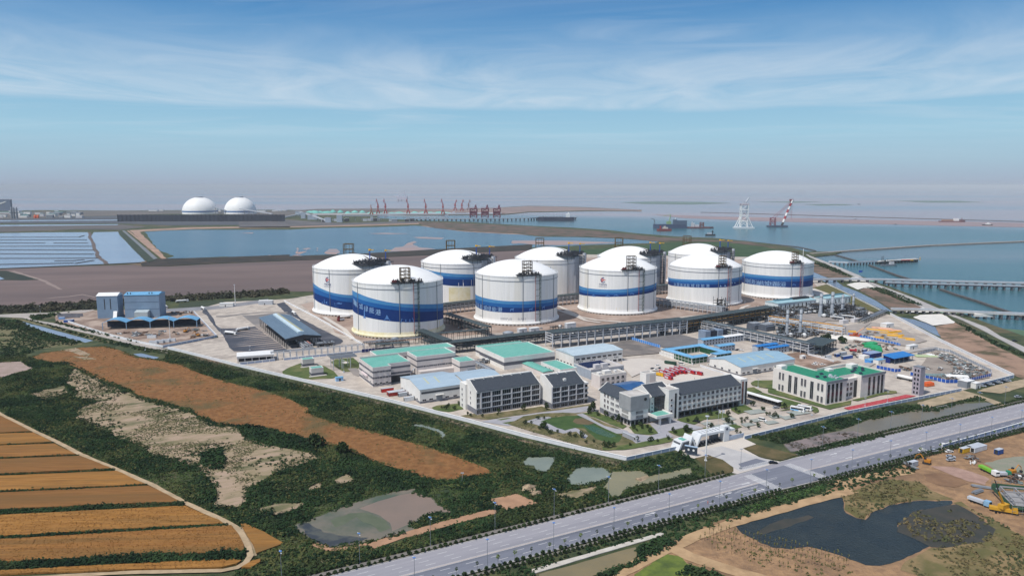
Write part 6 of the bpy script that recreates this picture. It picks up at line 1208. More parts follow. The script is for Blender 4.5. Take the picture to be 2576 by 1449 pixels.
def make_lamp():
 t=thing('street_lamp','x','street lamp');b=MB();b.tube((0,0,0),(0,0,12.2),.12,.07);b.cbox(0,0,0,.5,.5,.35);b.build('pole',GREY,t)
 for sx in(-1,1):
  b=MB();b.tube((0,0,11.6),(0,sx*.9,12.1),.05,n=5);b.cbox(0,sx*1.25,12.0,.34,.9,.16);b.build('lamp_head',LGREY,t)
 b=MB();b.cbox(0,0,12.3,1.0,.9,.12);b.build('solar_panel',flat('blue solar panel',(90,130,190),.3),t);return t
LP=make_lamp();first=True
for line,d,far,lab in((F_near,-.9,False,'tall twin headed street lamp on the near kerb of the main road'),(F_far,4.9,True,'tall twin headed street lamp beyond the far footway')):
 ln=offs(line,d);s=14
 while s<length(ln):
  p=lin(ln,s);q=(p-F_far[0]).dot(Rt)
  if abs(p.x)<p.y*.72 and not(far and jx0-4<q<jx1+8):
   o=LP if first else dup(LP,(p.x,p.y,.3));first=False;o.location=(p.x,p.y,.3);o.rotation_euler=(0,0,A_S);o['label']=lab;o['group']=lab.replace('tall twin headed street lamp','street lamps')
  s+=30
  # -- trees and bushes of the works' gardens
def make_bush(name,label,r,h,m,n=90,seed=5,cat='bush'):
 t=thing(name,label,cat);rng=np.random.default_rng(seed);b=MB();b.tube((0,0,0),(0,0,h*.5),.1,.06);b.build('trunk',M_BARK,t)
 Q=[leaves(n//3,rng.uniform(-.3,.3)*r,rng.uniform(-.3,.3)*r,h*(.5+.15*k),r*(1-.2*k),r*(1-.2*k),h*.36,.26*max(1,r/1.4),rng,False)for k in range(3)]
 quads_obj('crown',np.concatenate(Q),m,t);return t
BU=make_bush('garden_bush','x',1.4,2.6,M_LEAF,110);bl='dark rounded garden bush planted on the lawns round the office';fb=True
spots=[(4,x,y)for x,y in((1465,1040),(1495,1050),(1795,968),(1830,985),(1795,1000),(1850,960),(1885,1002),(1870,1060),(1690,1010),(1650,1000),(1640,980),(2075,920),(2105,940),(2130,930),(2160,945),(2000,870),(2020,865),(1730,880),(1765,895),(2045,920),(2295,945),(2230,850),(1790,1105),(1745,1095),(1955,1040),(1880,815),(1910,825),(500,965),(540,985),(580,1015),(420,930),(350,925),(250,905),(700,1060),(740,1080),(800,1060),(850,1050),(780,1030),(880,1100),(1100,1085),(1135,1105),(1240,1060),(1285,1078),(900,1180),(940,1190),(680,1230),(870,1190),(420,1240),(460,1255),(500,1245),(1050,1165),(300,1190),(180,1150),(120,1140),(60,1130),(240,1205),(1340,985),(1250,985),(1480,925),(1550,915),(1660,935),(730,1190),(-60,1100),(-160,1080),(-120,1110),(-220,1050))]+[(3,x,y)for x,y in((1180,745),(1225,755),(1250,735),(1310,760),(1360,715),(1440,815),(1480,830),(1590,838),(1750,815),(1760,795),(2000,770),(2230,760),(2240,740),(2090,900),(2030,910),(2150,860),(2220,860),(2160,960))]
for k,p in enumerate(spots):
 q=g(*p);o=BU if fb else dup(BU,(q.x,q.y,.3));fb=False;o.location=(q.x+random.uniform(-.6,.6),q.y+random.uniform(-.6,.6),.3);z=random.uniform(.6,1.35);o.scale=(z,z,z*random.uniform(.8,1.25));o.rotation_euler=(0,0,random.uniform(0,6));o['label']=bl;o['group']='dark bushes in the office gardens'
for name,lab,fr,x,y,r,h in(('tree','tallest dark tree at the left corner of the office cube wing',4,300,880,2.4,6.4),('tree','bushy tree left of the corner tree by the office wing',4,272,885,1.8,3.6),('tree','wide dark tree on the island before the portico',4,1240,1095,2.0,4.2),('tree','leafy tree by the garden path nearest the left wall',3,2210,950,2.2,4.0),('tree','bright green tree beside the two dark cooling boxes',4,1690,130,3.2,8.0),('tree','thin tree in front of the white office cube walls',4,555,985,1.2,5.0),('tree','lone round tree standing in the scrub beside the meadow',12,360,310,4.6,6.5),('tree','smaller round tree beyond the lone tree by the meadow',12,590,365,3.8,5.4),('tree','dark tree at the lower left edge of the construction yard road',30,1490,1260,4.5,7.0),('tree','dark tree right of the yard road tree',30,1850,1300,4.5,6.0)):
 t=make_bush(name,lab,r,h,M_LEAF2 if 'bright' in lab else M_LEAF,260,len(lab),'tree');q=g(fr,x,y);t.location=(q.x,q.y,.3)
NS=make_sapling('nursery_sapling','thin sapling in the nursery rows on the bare ground by the dark pond',3.6,mat('thin olive leaves',S(104,108,62),S(124,120,74),scale=.5),16,9,.35);fn=True;cnt=0
for row in range(4):
 a,b=[(g(13,1380,1060),g(13,2560,1330)),(g(13,1370,1105),g(13,2560,1380)),(g(13,1300,1150),g(13,2500,1420)),(g(13,1400,1230),g(13,2200,1440))][row];n=[34,34,32,16][row]
 for k in range(n):
  p=a+(b-a)*((k+random.uniform(-.3,.3))/n);o=NS if fn else dup(NS,(p.x,p.y,.13));fn=False;o.location=(p.x,p.y,.13);z=random.uniform(.6,1.1);o.scale=(z,z,z);o.rotation_euler=(0,0,random.uniform(0,6));o['group']='saplings in the nursery rows'
scrub('weeds',[g13((1250,1130),(1400,1110),(2572,1390),(2572,1500),(2000,1440),(1400,1240)),g13((1200,1200),(1290,1160),(1300,1190),(1240,1230))],.12,.8,.5,M_REED,80,leafs=5,lsize=.3,thresh=.5,nsc=8,label='low weeds between the nursery rows')
# -- perimeter walls
M_WALL=mat('white wall render',S(216,218,222),S(226,227,230),scale=.2,rough=.85)
M_WALLB=mat('blue grey wall panel and shade',S(166,180,204),S(178,190,212),scale=.2,rough=.8)  # on the front walls this bluish grey has their shade put into the colour
def wall(label,line,h=2.5,m=M_WALL,t=.3,post=6.0):
 r=thing('perimeter_wall',label,'wall',(line[0].x,line[0].y,.1));o0=line[0]
 b=MB();l=[p-o0 for p in line];b.prism(strip_poly(l,t/2),0,h);b.build('wall_panel',m,r)
 b=MB();b.prism(strip_poly(l,t/2+.14),h+.002,h+.22);b.build('coping',WHITE,r)
 b=MB();s=0;tot=length(l)
 while s<tot:p=lin(l,s);b.cbox(p.x,p.y,0,.5,.5,h+.35,A_S);s+=post
 b.build('wall_posts',WHITE,r);return r
wall('long white perimeter wall along the left side facing the meadow',LW,2.1,t=.5);wall('bluish shade-toned front perimeter wall left of the gate',FW1,1.9,M_WALLB);wall('bluish shade-toned front perimeter wall right of the gate along the canal',FW2,1.9,M_WALLB)
wall('long white perimeter wall on the right along the moat',RW,2.6,t=.5);wall('white wall strip beside the olive grass bank',RW2,1.6);wall('short front wall right of the rear gate house',[g(5,2130,1140),g(5,2470,1055)],2.4,M_WALLB)
wall('low white wall between tanks and truck apron',G(7,(1200,432),(1700,690),(2380,1090)),1.6,t=.6);wall('white wall of the recycling yard facing the lane',G(6,(660,490),(960,590),(1160,650),(1440,715),(1640,752)),2.0);wall('pale wall of the recycling yard facing the trucks',G(6,(1640,752),(2130,658),(2180,645),(2130,590),(1950,400)),2.2,M_WALLB)
wall('lilac low wall under the white pipe bridge',G(7,(530,1390),(1060,1330)),2.0,M_WALLB);wall('lilac low wall continuing right under the pipe bridge',G(7,(1195,1320),(2370,1200)),2.0,M_WALLB)
wall('bluish wall along the road beyond the building site cars',G(14,(1600,385),(1900,300),(2286,190),(2500,130)),2.4,M_WALLB);wall('white wall of the courtyard offices',G(29,(80,490),(690,690)),1.8);wall('low white wall between fire engines and long warehouse',G(29,(830,720),(1375,895)),1.6);wall('white curved wall by the bare dirt yard',G(5,(410,835),(560,870),(662,905)),2)
def fence(label,line,h,m,cat='hoarding',name='site_hoarding'):
 r=thing(name,label,cat,(line[0].x,line[0].y,.3));l=[p-line[0]for p in line];b=MB();b.prism(strip_poly(l,.08),.1,h);b.build('panel',m,r)
 b=MB();s=0
 while s<length(l):p=lin(l,s);b.cbox(p.x,p.y,0,.18,.3,h+.1,A_S);s+=3
 b.build('posts',WHITE,r)
HB=flat('blue hoarding sheet',(34,84,170),.5);HB2=flat('bright blue hoarding sheet',(70,140,215),.5)
fence('blue hoarding in front of the striped turquoise roofs',G(27,(515,290),(860,255),(1340,210)),3.0,flat('navy hoarding sheet',(26,46,110),.5));fence('bright blue hoarding beside the dark gravel lot',G(2,(600,955),(860,1030)),2.6,HB2);fence('blue hoarding below the yellow pipe racks',G(5,(805,630),(1000,665),(1330,735)),2.4,flat('mid blue hoarding',(52,112,190),.5))
fence('dark blue hoarding before the scrap yard tower',G(5,(1090,960),(1280,1000),(1335,995)),2.6,HB);fence('long dark blue hoarding curving round the scrap yard',G(5,(1430,1030),(1560,1060),(1800,1110),(1960,1110),(2120,1075),(2240,1045),(2245,1010)),2.6,HB);fence('grey hoarding behind the scrap yard',G(5,(1500,830),(1690,780),(1830,800),(2240,1000)),2.4,flat('grey hoarding sheet',(150,156,166),.6))
# -- pipe racks and process plant
M_CONCC=mat('pale column concrete',S(192,196,202),S(204,207,212),scale=.3,rough=.8)
M_PIPED=mat('dark insulated pipe',S(66,72,82),S(82,88,98),scale=.3,rough=.5)
M_PIPEG=mat('grey insulated pipe',S(142,150,158),S(160,166,174),scale=.3,rough=.45)
M_PIPEW=mat('white insulated pipe',S(206,208,208),S(218,220,220),scale=.3,rough=.5)
M_PIPEY=flat('orange yellow pipe',(214,150,40),.5);M_DGREEN=mat('dark green grey steel',S(58,70,72),S(72,84,86),scale=.4,rough=.6)
def pipe_rack(label,p0,p1,w=8.0,H=10.0,tiers=3,span=8.0,col=M_CONCC,pipes=None,seed=1,roof=False,name='pipe_rack',cat='pipe rack',cs=.45):
 d=p1-p0;d.z=0;L=d.length;rot=math.atan2(d.y,d.x);r=thing(name,label,cat,(p0.x,p0.y,.3),rot);rr=random.Random(seed)
 n=max(1,round(L/span));zs=[H*(k+1)/tiers for k in range(tiers)]if tiers>1 else[H]
 if tiers>2:zs=[H*.45+H*.55*k/(tiers-1)for k in range(tiers)]
 b=MB()
 for i in range(n+1):
  x=L*i/n
  for y in(-w/2,w/2):b.cbox(x,y,0,cs,cs,H+.4)
  for z in zs:b.box(x-cs/2,-w/2+cs/2,z-.25,x+cs/2,w/2-cs/2,z+.25)
 for z in zs:
  for y in(-w/2,w/2):b.box(0,y-.14,z-.5,L,y+.14,z-.1)
 b.build('steel_frame',col,r)
 ms=pipes or[M_PIPED,M_PIPEG,M_PIPED,M_PIPEG];k=0
 for z in zs:
  y=-w/2+.7
  while y<w/2-.5:
   rad=rr.uniform(.22,.55);m=ms[k%len(ms)];k+=1;a,c=(0,L)if rr.random()<.75 else sorted((rr.uniform(0,L),rr.uniform(0,L)))
   if c-a>8 and rr.random()<.85:b=MB();b.tube((a,y,z+.25+rad),(c,y,z+.25+rad),rad,n=6);b.build('pipe',m,r)
   y+=rad*2+rr.uniform(.2,.8)
 if roof:b=MB();b.box(-.5,-w/2-.6,H+.9,L+.5,w/2+.6,H+1.15);b.build('walkway_deck',M_DGREEN,r)
 b=MB();b.box(0,w/2-.9,H+.45,L,w/2-.1,H+.55)
 for i in range(0,int(L),3):b.cbox(i,w/2-.1,H+.55,.07,.07,1.0)
 b.box(0,w/2-.13,H+1.5,L,w/2-.07,H+1.57);b.build('walkway',GREY,r)
 return r
pipe_rack('long white single tier pipe bridge in front of the loading canopy',g(7,1000,1322),g(7,2400,1185),4,6.6,1,5.5,M_CONCC,[M_PIPEG,M_PIPEW],1,cs=.5)
pipe_rack('short pink piped rack running out of the loading canopy end',g(7,1560,1160),g(7,1420,1060),8,4.6,2,6,M_CONCC,[flat('dull pink pipe',(180,128,122)),M_PIPEW,M_PIPEG],2)
pipe_rack('brown thin rack along the front of the nearest tank',g(1,655,1030),g(1,1160,985),5,5,1,6,mat('brown column steel',S(110,92,84),S(126,106,96),scale=.4),[M_PIPEG,M_PIPED],3,cs=.3)
pipe_rack('dark raised rack slanting from behind the nearest tank to its corner',g(1,1385,800),g(1,1760,930),7,9,2,7,M_DGREEN,[M_PIPED],4,roof=True)
pipe_rack('dark thin legged rack from the slanting corner back to the nearest tank',g(1,1760,940),g(1,1280,985),5,8,1,6,M_DGREEN,[M_PIPED,M_PIPED],5,roof=True,cs=.3)
pipe_rack('heavy dark rack crossing down beside the nearest tank',g(1,1150,965),g(1,1400,1070),8,10,3,7,M_DGREEN,[M_PIPED],6,roof=True)
pipe_rack('left dark half of the main pipe rack behind the turquoise halls',g(1,1410,1075),g(1,2280,975),10,9,3,8,M_DGREEN,[M_PIPED,M_PIPEG,M_PIPED],7,roof=True)
R0_=g(1,2300,1025);R1_=g(2,1060,895)
pipe_rack('tall white columned main pipe rack with several tiers of pipes',R0_,R1_,13,13.5,4,9,M_CONCC,[M_PIPED,M_PIPEG,M_PIPED],8,roof=True,cs=.7)
pipe_rack('main pipe rack continuing right behind the dark cooling boxes',R1_,g(2,1840,765),12,12.5,3,9,M_DGREEN,[M_PIPED,M_PIPEG,M_PIPEY,M_PIPED],9,roof=True,cs=.5)
pipe_rack('white rack slanting down in front of the fourth tank',g(2,800,650),g(2,1420,740),8,9,3,6,M_CONCC,[M_PIPEG,M_PIPEW,M_PIPED],10)
pipe_rack('long grey rack slanting down right behind the prefab huts',g(2,1250,880),g(2,2200,1095),8,9.5,3,8,M_CONCC,[M_PIPED,M_PIPEG],11,roof=True)
pipe_rack('dark last bay of the slanting grey rack',g(2,2200,1090),g(2,2330,1030),18,8,2,8,M_DGREEN,[M_PIPED],12,roof=True)
pipe_rack('rack with yellow pipes and white frame slanting right below the stacks',g(5,20,530),g(5,760,640),8,10,3,8,M_CONCC,[M_PIPEY,M_PIPED,M_PIPEW,M_PIPEY],13,roof=False)
pipe_rack('rack of grey pipes between the first two front tanks',g(1,1300,735),g(1,1680,690),9,11,4,6,M_CONCC,[M_PIPED,M_PIPEG],14,roof=True)
pipe_rack('rack of grey pipes between the second and third front tanks',g(1,2330,655),g(2,190,625),9,11,4,6,M_CONCC,[M_PIPED,M_PIPEG],15,roof=True)
pipe_rack('rack of grey pipes between the third and fourth front tanks',g(2,770,560),g(2,1000,535),9,11,4,6,M_CONCC,[M_PIPED,M_PIPEG],16,roof=True)
pipe_rack('grey pipe row at the far right end of the plant by the moat',g(5,940,510),g(5,1180,405),7,3,1,6,M_DGREEN,[M_PIPEG,M_PIPED,M_PIPEG],17)
pipe_rack('low thin rack before the small turquoise roofs and steel stair',g(28,560,440),g(28,870,590),5,4,1,5,GREY,[M_PIPEG],18,cs=.25)
pipe_rack('raised trestle of white pipes beside the striped control building',g(27,880,330),g(27,1700,270),6,8,2,7,M_DGREEN,[M_PIPED],19,roof=True)
def process_unit(label,p,sx,sy,h,seed,m=DARK,dens=26,rot=A_S,cols=True,tank_m=None):
 r=thing('process_unit',label,'process unit',(p.x,p.y,.3),rot);rr=random.Random(seed);b=MB()
 nx,ny=max(1,int(sx/6)),max(1,int(sy/6))
 for i in range(nx+1):
  for j in range(ny+1):b.cbox(sx*i/nx,sy*j/ny,0,.3,.3,h*rr.uniform(.7,1))
 nl=max(1,int(h/4))
 for k in range(nl):
  z=h*.68*(k+1)/nl
  for j in range(ny+1):b.box(0,sy*j/ny-.12,z-.3,sx,sy*j/ny+.12,z)
  for i in range(nx+1):b.box(sx*i/nx-.12,0,z-.3,sx*i/nx+.12,sy,z)
  if rr.random()<.7:b.box(sx*rr.uniform(0,.3),sy*rr.uniform(0,.3),z+.01,sx*rr.uniform(.6,1),sy*rr.uniform(.6,1),z+.12)
 b.build('steel_frame',m,r)
 pm=[M_PIPEG,M_PIPED,M_PIPEG,BROWNST];bs=[MB()for _ in pm]
 for k in range(dens):
  q=bs[k%4];x,y,z=rr.uniform(0,sx),rr.uniform(0,sy),rr.uniform(.8,h*.8);rad=rr.uniform(.15,.5)
  if rr.random()<.4:q.tube((x,y,0),(x,y,z+1),rad,n=6)
  elif rr.random()<.5:q.tube((max(0,x-rr.uniform(3,9)),y,z),(min(sx,x+rr.uniform(3,9)),y,z),rad,n=6)
  else:q.tube((x,max(0,y-rr.uniform(3,8)),z),(x,min(sy,y+rr.uniform(3,8)),z),rad,n=6)
 for q,m2 in zip(bs,pm):
  if q.v:q.build('piping',m2,r)
 for k in range(max(1,dens//9)):
  q=MB();x,y=rr.uniform(1,sx-1),rr.uniform(1,sy-1);rad=rr.uniform(.8,1.7)
  if rr.random()<.5:hh=rr.uniform(3,h*.8);q.lathe([(.01,.4),(rad,.6),(rad,hh),(rad*.6,hh+rad*.5),(.01,hh+rad*.6)],12,x,y)
  else:q.tube((x-3,y,rad+.8),(x+3,y,rad+.8),rad,n=10);q.cbox(x-2,y,0,.5,rad*1.4,1);q.cbox(x+2,y,0,.5,rad*1.4,1)
  q.build('vessel',tank_m or rr.choice([M_PIPEG,M_PIPEW,M_PIPED]),r,smooth=True)
 return r
PU=[('open dark steel tower frame with yellow brown top beside the fourth tank',(31,1440,500),14,12,19,DARK,40),('low dark process frame left of the cooling boxes',(31,620,960),26,10,9,DARK,40),('brown and yellow skid at the corner of the louvred shed',(30,30,600),18,10,8,BROWNST,26),('dense dark process frame between the two tallest stacks',(30,1370,640),20,22,13,DARK,60),('dark process frame right of the second stack',(30,1650,640),22,22,12,DARK,60),('dark process frame round the third stack',(30,1850,640),20,20,12,DARK,50),('dark process frame below the rightmost thin stack',(30,2050,580),14,20,10,DARK,36),('low grey piping skid in front of the second stack',(30,1750,780),16,8,5,GREY,26),('pipe manifold by the moat end of the plant',(30,2250,720),26,10,3.5,DARK,30),('brown grey heater block left of the front stacks',(30,280,760),14,12,7,BROWNST,30),('brown grey heater block behind the front stacks',(30,420,840),16,14,8,BROWNST,34),('dark blue framed unit round the left front stack',(30,450,1100),12,9,11,M_DGREEN,30),('dark blue framed unit round the right front stack',(30,760,1110),12,9,11,M_DGREEN,30),('low dark piping jumble right of the front stacks',(30,950,1180),26,12,5,DARK,46),('dark low piping field at the end of the slanting rack',(30,500,1230),36,9,6,DARK,50),('grey piping under the main rack beside the yellow pipes',(31,1750,760),22,16,8,DARK,46),('dark piping field right of the main rack bend',(31,2150,700),22,18,8,DARK,46),('dark piping field below the left louvred shed',(30,520,620),44,12,6,DARK,60),('dark piping field between louvred shed and tall stacks',(30,1050,640),30,16,8,DARK,60),('brownish skid behind the low grey walkway rack',(31,1230,700),16,10,6,BROWNST,26),('small valve skid beside the white rack at the third tank',(31,330,380),12,8,4,GREY,18),('grey piping between second and third back tanks',(2,830,545),12,14,7,GREY,24),('small brown pump skid on the gravel before the second tank',(21,1900,560),14,5,4.5,BROWNST,16),('steel stair and skid group below the nearest rack corner',(28,700,420),10,8,4,GREY,18),('dark blue box skid by the third rack bay',(31,60,350),18,6,4,flat('navy skid',(30,44,84)),10),('low brown piping yard in front of the nearest tank',(1,700,1010),36,8,2.5,BROWNST,30),('yard of valves behind the pink piped rack',(7,1700,1130),16,9,5,GREY,34)]
for k,(lab,A,sx,sy,h,m,dens)in enumerate(PU):process_unit(lab,g(*A),sx,sy,h,100+k,m,dens)
lay('process_pad',30,[(150,590),(900,545),(1350,580),(2150,550),(2350,640),(2300,740),(1950,810),(1500,790),(1250,900),(1250,1010),(1000,1200),(480,1060),(0,930)],mat('grey plant floor',S(138,132,128),S(160,152,146),scale=.15,rough=.95),4,.3,8)
ppoly=G(30,(200,600),(900,560),(1350,590),(2150,560),(2330,640),(2300,720),(1950,790),(1560,760),(1250,680),(900,640),(700,900),(1250,1000),(1000,1180),(500,1000),(60,900));rq=random.Random(77);kq=0
while kq<92:
 xs,ys=[p.x for p in ppoly],[p.y for p in ppoly];P_=Vector((rq.uniform(min(xs),max(xs)),rq.uniform(min(ys),max(ys)),0))
 if inpoly(np.array([[P_.x,P_.y]]),ppoly)[0]:
  o=process_unit('small dark piping skid among the dense process plant',P_,rq.uniform(5,13),rq.uniform(4,9),rq.uniform(2.5,9.5),300+kq,rq.choice([DARK,DARK,GREY,BROWNST,M_DGREEN]),16);o['group']='small piping skids in the process plant';kq+=1
rackp=G(2,(0,880),(600,830),(1060,780),(1240,860),(1000,900),(500,940),(0,985));kq=0
while kq<22:
 xs,ys=[p.x for p in rackp],[p.y for p in rackp];P_=Vector((rq.uniform(min(xs),max(xs)),rq.uniform(min(ys),max(ys)),0))
 if inpoly(np.array([[P_.x,P_.y]]),rackp)[0]:
  o=process_unit('low dark pump skid under and beside the main pipe rack',P_,rq.uniform(5,10),rq.uniform(3,6),rq.uniform(2,5),400+kq,rq.choice([DARK,GREY,M_DGREEN]),12);o['group']='pump skids under the main pipe rack';kq+=1
def stack(label,fr,x,y,ty,r=1.3,fan=True,m=M_PIPEG):
 p=g(fr,x,y);H=hz(fr,x,y,ty);t=thing('vent_stack',label,'stack',(p.x,p.y,.3),A_S)
 MB().lathe([(r*1.6,0),(r*1.6,H*.12),(r,H*.3),(r,H),(r*.8,H),(r*.8,H-1)],14).build('flue',m,t,smooth=True)
 b=MB();b.lathe([(r+.05,H*.55),(r+.4,H*.55),(r+.4,H*.56),(r+.05,H*.56)],14);b.lathe([(r+.05,H*.86),(r+.35,H*.86),(r+.35,H*.87),(r+.05,H*.87)],14);b.build('ring_bracket',DARK,t)
 if fan:
  pts=[(0,-r*1.2,2.4),(0,-4,2.6),(0,-6.2,4.2),(0,-6.6,6.0)];b=MB();b.path(pts[:2],1.3,10);b.build('inlet_duct',M_PIPEW,t,smooth=True)
  b=MB();b.lathe([(.01,-2.3),(1.4,-1.9),(2.3,0),(1.4,1.9),(.01,2.3)],14);o=b.build('fan_casing',M_PIPEW,t,smooth=True);o.location=(0,-5.2,2.6)
 return t
stack('left one of the two tallest stacks with round white fan casing',30,1350,700,165,1.7);stack('right one of the two tallest stacks with round white fan casing',30,1610,700,130,1.7)
stack('third tall stack before the far louvred shed',30,1845,640,185,1.4,False);stack('rightmost thin stack near the moat wall',30,2095,560,160,1.2,False);stack('left front stack with bent pipe top',30,580,1150,540,1.3);stack('right front stack beside the slanting yellow pipes',30,885,1150,530,1.3)
def at_rot(p,z=.3):return(p.x,p.y,z)
for lab,A in(('left of two dark cooling boxes by the gravel lot',(31,1110,1110)),('right of two dark cooling boxes by the gravel lot',(31,1390,1080))):
 r=site_thing('cooling_box',lab,'cooler',A);part(r,'side_wall',flat('blue grey sheet',(130,146,166),.6),lambda b:b.box(0,0,0,6.5,10,8.2));part(r,'casing',flat('dark navy casing',(42,50,66),.6),lambda b:b.box(6.52,.3,1.6,18,9.7,7.6));part(r,'legs',DARK,lambda b:[b.cbox(x,y,0,.5,.5,1.6)for x in(8,12,17)for y in(1,9)]);part(r,'roof_fans',GREY,lambda b:[b.lathe([(1.8,7.6),(1.8,8.5),(1.5,8.5),(1.5,7.8)],12,x,5)for x in(9.5,14)])
for lab,A in(('left of two dark grey vaporiser blocks',(31,2200,900)),('right of two dark grey vaporiser blocks',(31,2460,930))):
 r=site_thing('vaporiser_block',lab,'vaporiser',A);part(r,'casing',flat('slate casing',(84,92,104),.6),lambda b:b.profile([(0,0),(0,5),(3,6.5),(8,6.5),(11,5),(11,0)],0,13));part(r,'top_pipes',M_PIPEG,lambda b:[b.tube((1+2.4*k,1,6.8),(1+2.4*k,10,6.8),.35)for k in range(5)])
for lab,A in(('left white ducted box by the blue hoarding edge',(30,1870,860)),('right white ducted box by the blue hoarding edge',(30,2130,830))):
 r=site_thing('duct_box',lab,'duct box',A);part(r,'casing',WALLG,lambda b:b.box(0,0,0,9,5,4));part(r,'duct',M_PIPEW,lambda b:b.path([(4,3,4),(4,3,6),(-2,8,7),(-6,12,7)],.7,8))
p=g(21,1230,690);t=thing('water_tank','short round grey tank standing behind the main pipe rack','tank',(p.x,p.y,.3));MB().lathe([(5.4,0),(5.4,6.5),(5.5,6.6),(3,7.6),(.01,7.9)],28).build('shell',M_PIPEG,t,smooth=True);b=MB();b.lathe([(5.45,3),(5.6,3),(5.6,3.2),(5.45,3.2)],28);b.build('hoop',GREY,t)
def hut(name,label,A,sx,sy,h,m,roofm=None,cat='hut',rot=A_S,door=True):
 r=site_thing(name,label,cat,A,rot=rot);part(r,'walls',m,lambda b:b.box(0,0,0,sx,sy,h));part(r,'roof',roofm or WHITE,lambda b:b.box(-.2,-.2,h,sx+.2,sy+.2,h+.25))
 if door:part(r,'door',DARK,lambda b:b.box(sx*.4,-.08,0,sx*.4+1.2,-.01,min(2.1,h*.8)))
 return r
hut('substation_hut','left grey hut on the gravel before the second tank',(21,1400,600),9,5,4,LGREY);hut('substation_hut','second grey hut on the gravel before the second tank',(21,1575,590),10,5,4,LGREY);hut('substation_hut','grey box hut left of the third tank pipe rack',(21,2120,545),11,5,6,LGREY);hut('gate_hut','white hut by the back road beside the tall mast',(7,222,512),16,6,4,WALLW,rot=.1);hut('substation_hut','grey concrete hut at the head of the truck apron',(7,810,485),17,7,5,LGREY,rot=.1)
hut('site_hut','small blue and white hut on the paving below the oval lawn',(1,410,1330),5.5,3,2.8,flat('pale blue hut wall',(150,190,226)),SKYR);hut('rest_house','small white house at the moat corner of the plant',(5,1190,560),12,7,4.4,WALLW,WHITE);hut('site_hut','long white hut by the white boulders',(5,1425,775),12,4,3.4,WALLW);hut('site_hut','white box hut at the corner of the dirt yard',(5,345,875),4.5,3,3,WALLW)
hut('rear_gatehouse','dark and white gatehouse at the right front corner',(5,2000,1165),9,7,5,GREY,WHITE);hut('site_hut','white hut right of the rear gatehouse',(5,2090,1170),6,5,4,WALLW)
r=site_thing('yard_shed','blue open fronted yard shed with strong blue roof and navy wall','shed',(5,1260,920));part(r,'roof',DBLUER,lambda b:b.profile([(-1,4.8),(-1,5.1),(10,6.4),(10,6.1)],-1,27));part(r,'walls',flat('navy shed wall',(24,50,120),.6),lambda b:(b.box(0,9,0,26,9.3,6.0),b.box(0,3,0,.3,8.98,5),b.box(25.7,3,0,26,8.98,5)));part(r,'posts',GREY,lambda b:[b.cbox(x,-.4,0,.3,.3,4.8)for x in(1,7,13,19,25)])
hut('site_hut','white hut with sky blue roof beside the blue yard shed',(5,1110,925),9,5,3.6,WALLW,SKYR);hut('site_hut','low sky blue roofed store left of the blue yard shed',(5,1035,915),8,6,2.6,flat('sky blue wall',(80,150,220)),SKYR);r=hut('site_hut','blue walled store with grey blue roof and white annex',(5,1030,865),15,8,4,flat('navy shed wall',(24,50,120)),flat('grey blue roof',(140,158,190)));part(r,'annex',WALLW,lambda b:[b.box(-7.5+k*2.4,.5,0,-5.4+k*2.4,6,3)for k in range(3)])
def mast(label,fr,x,y,ty,r=.28,m=WHITE,top='ring'):
 p=g(fr,x,y);H=hz(fr,x,y,ty);t=thing('light_mast',label,'mast',(p.x,p.y,.3));b=MB();b.tube((0,0,0),(0,0,H),r,r*.5,n=8);b.cbox(0,0,0,1.2,1.2,.6);b.build('pole',m,t)
 b=MB();b.lathe([(.9,H-.5),(1.1,H-.3),(1.1,H),(.2,H+.2)],10)if top=='ring' else b.cbox(0,0,H,1.6,.3,.4);b.build('lamp_ring',LGREY,t);return t
mast('tall white gate mast with round lamp head on the front verge',25,1000,1030,-90,.42);mast('white mast on the truck apron by the back road',7,462,490,178,.4);mast('white mast in the recycling yard before the blue vaults',6,1712,655,450,.32);mast('thin grey mast at the gate forecourt',25,1872,1230,745,.12,GREY,'box')
mast('white mast on the far tank beside its lattice tower',2,2110,330,110,.4)if False else None
b=MB();b.tube(on_wall(T5,cyl_a(T5,2,2115,500),T5.H),on_wall(T5,cyl_a(T5,2,2115,500),T5.H+21),.35,n=6);b.build('lightning_mast',WHITE,T5.o)
for k,(fr,x,y,ty)in enumerate(((3,197,385,265),(27,65,780,540),(1,1020,1290,1140),(3,1010,365,290),(3,1185,385,270),(3,1385,410,215),(5,1050,730,650),(5,2110,1000,1010-90),(4,965,1100,1045),(4,1960,640,560),(4,2500,920,860),(6,770,690,640),(6,1465,780,735),(6,405,395,335),(7,235,930,830),(7,680,1170,1110),(7,1540,440,370),(5,1200,1310,1200),(5,975,1345,1260),(4,1745,510,475),(2,1610,690,620),(3,1390,1480,1400))):
 mast('thin grey yard lamp post standing in the works',fr,x,y,ty,.1,LGREY,'box')['group']='thin yard lamp posts'
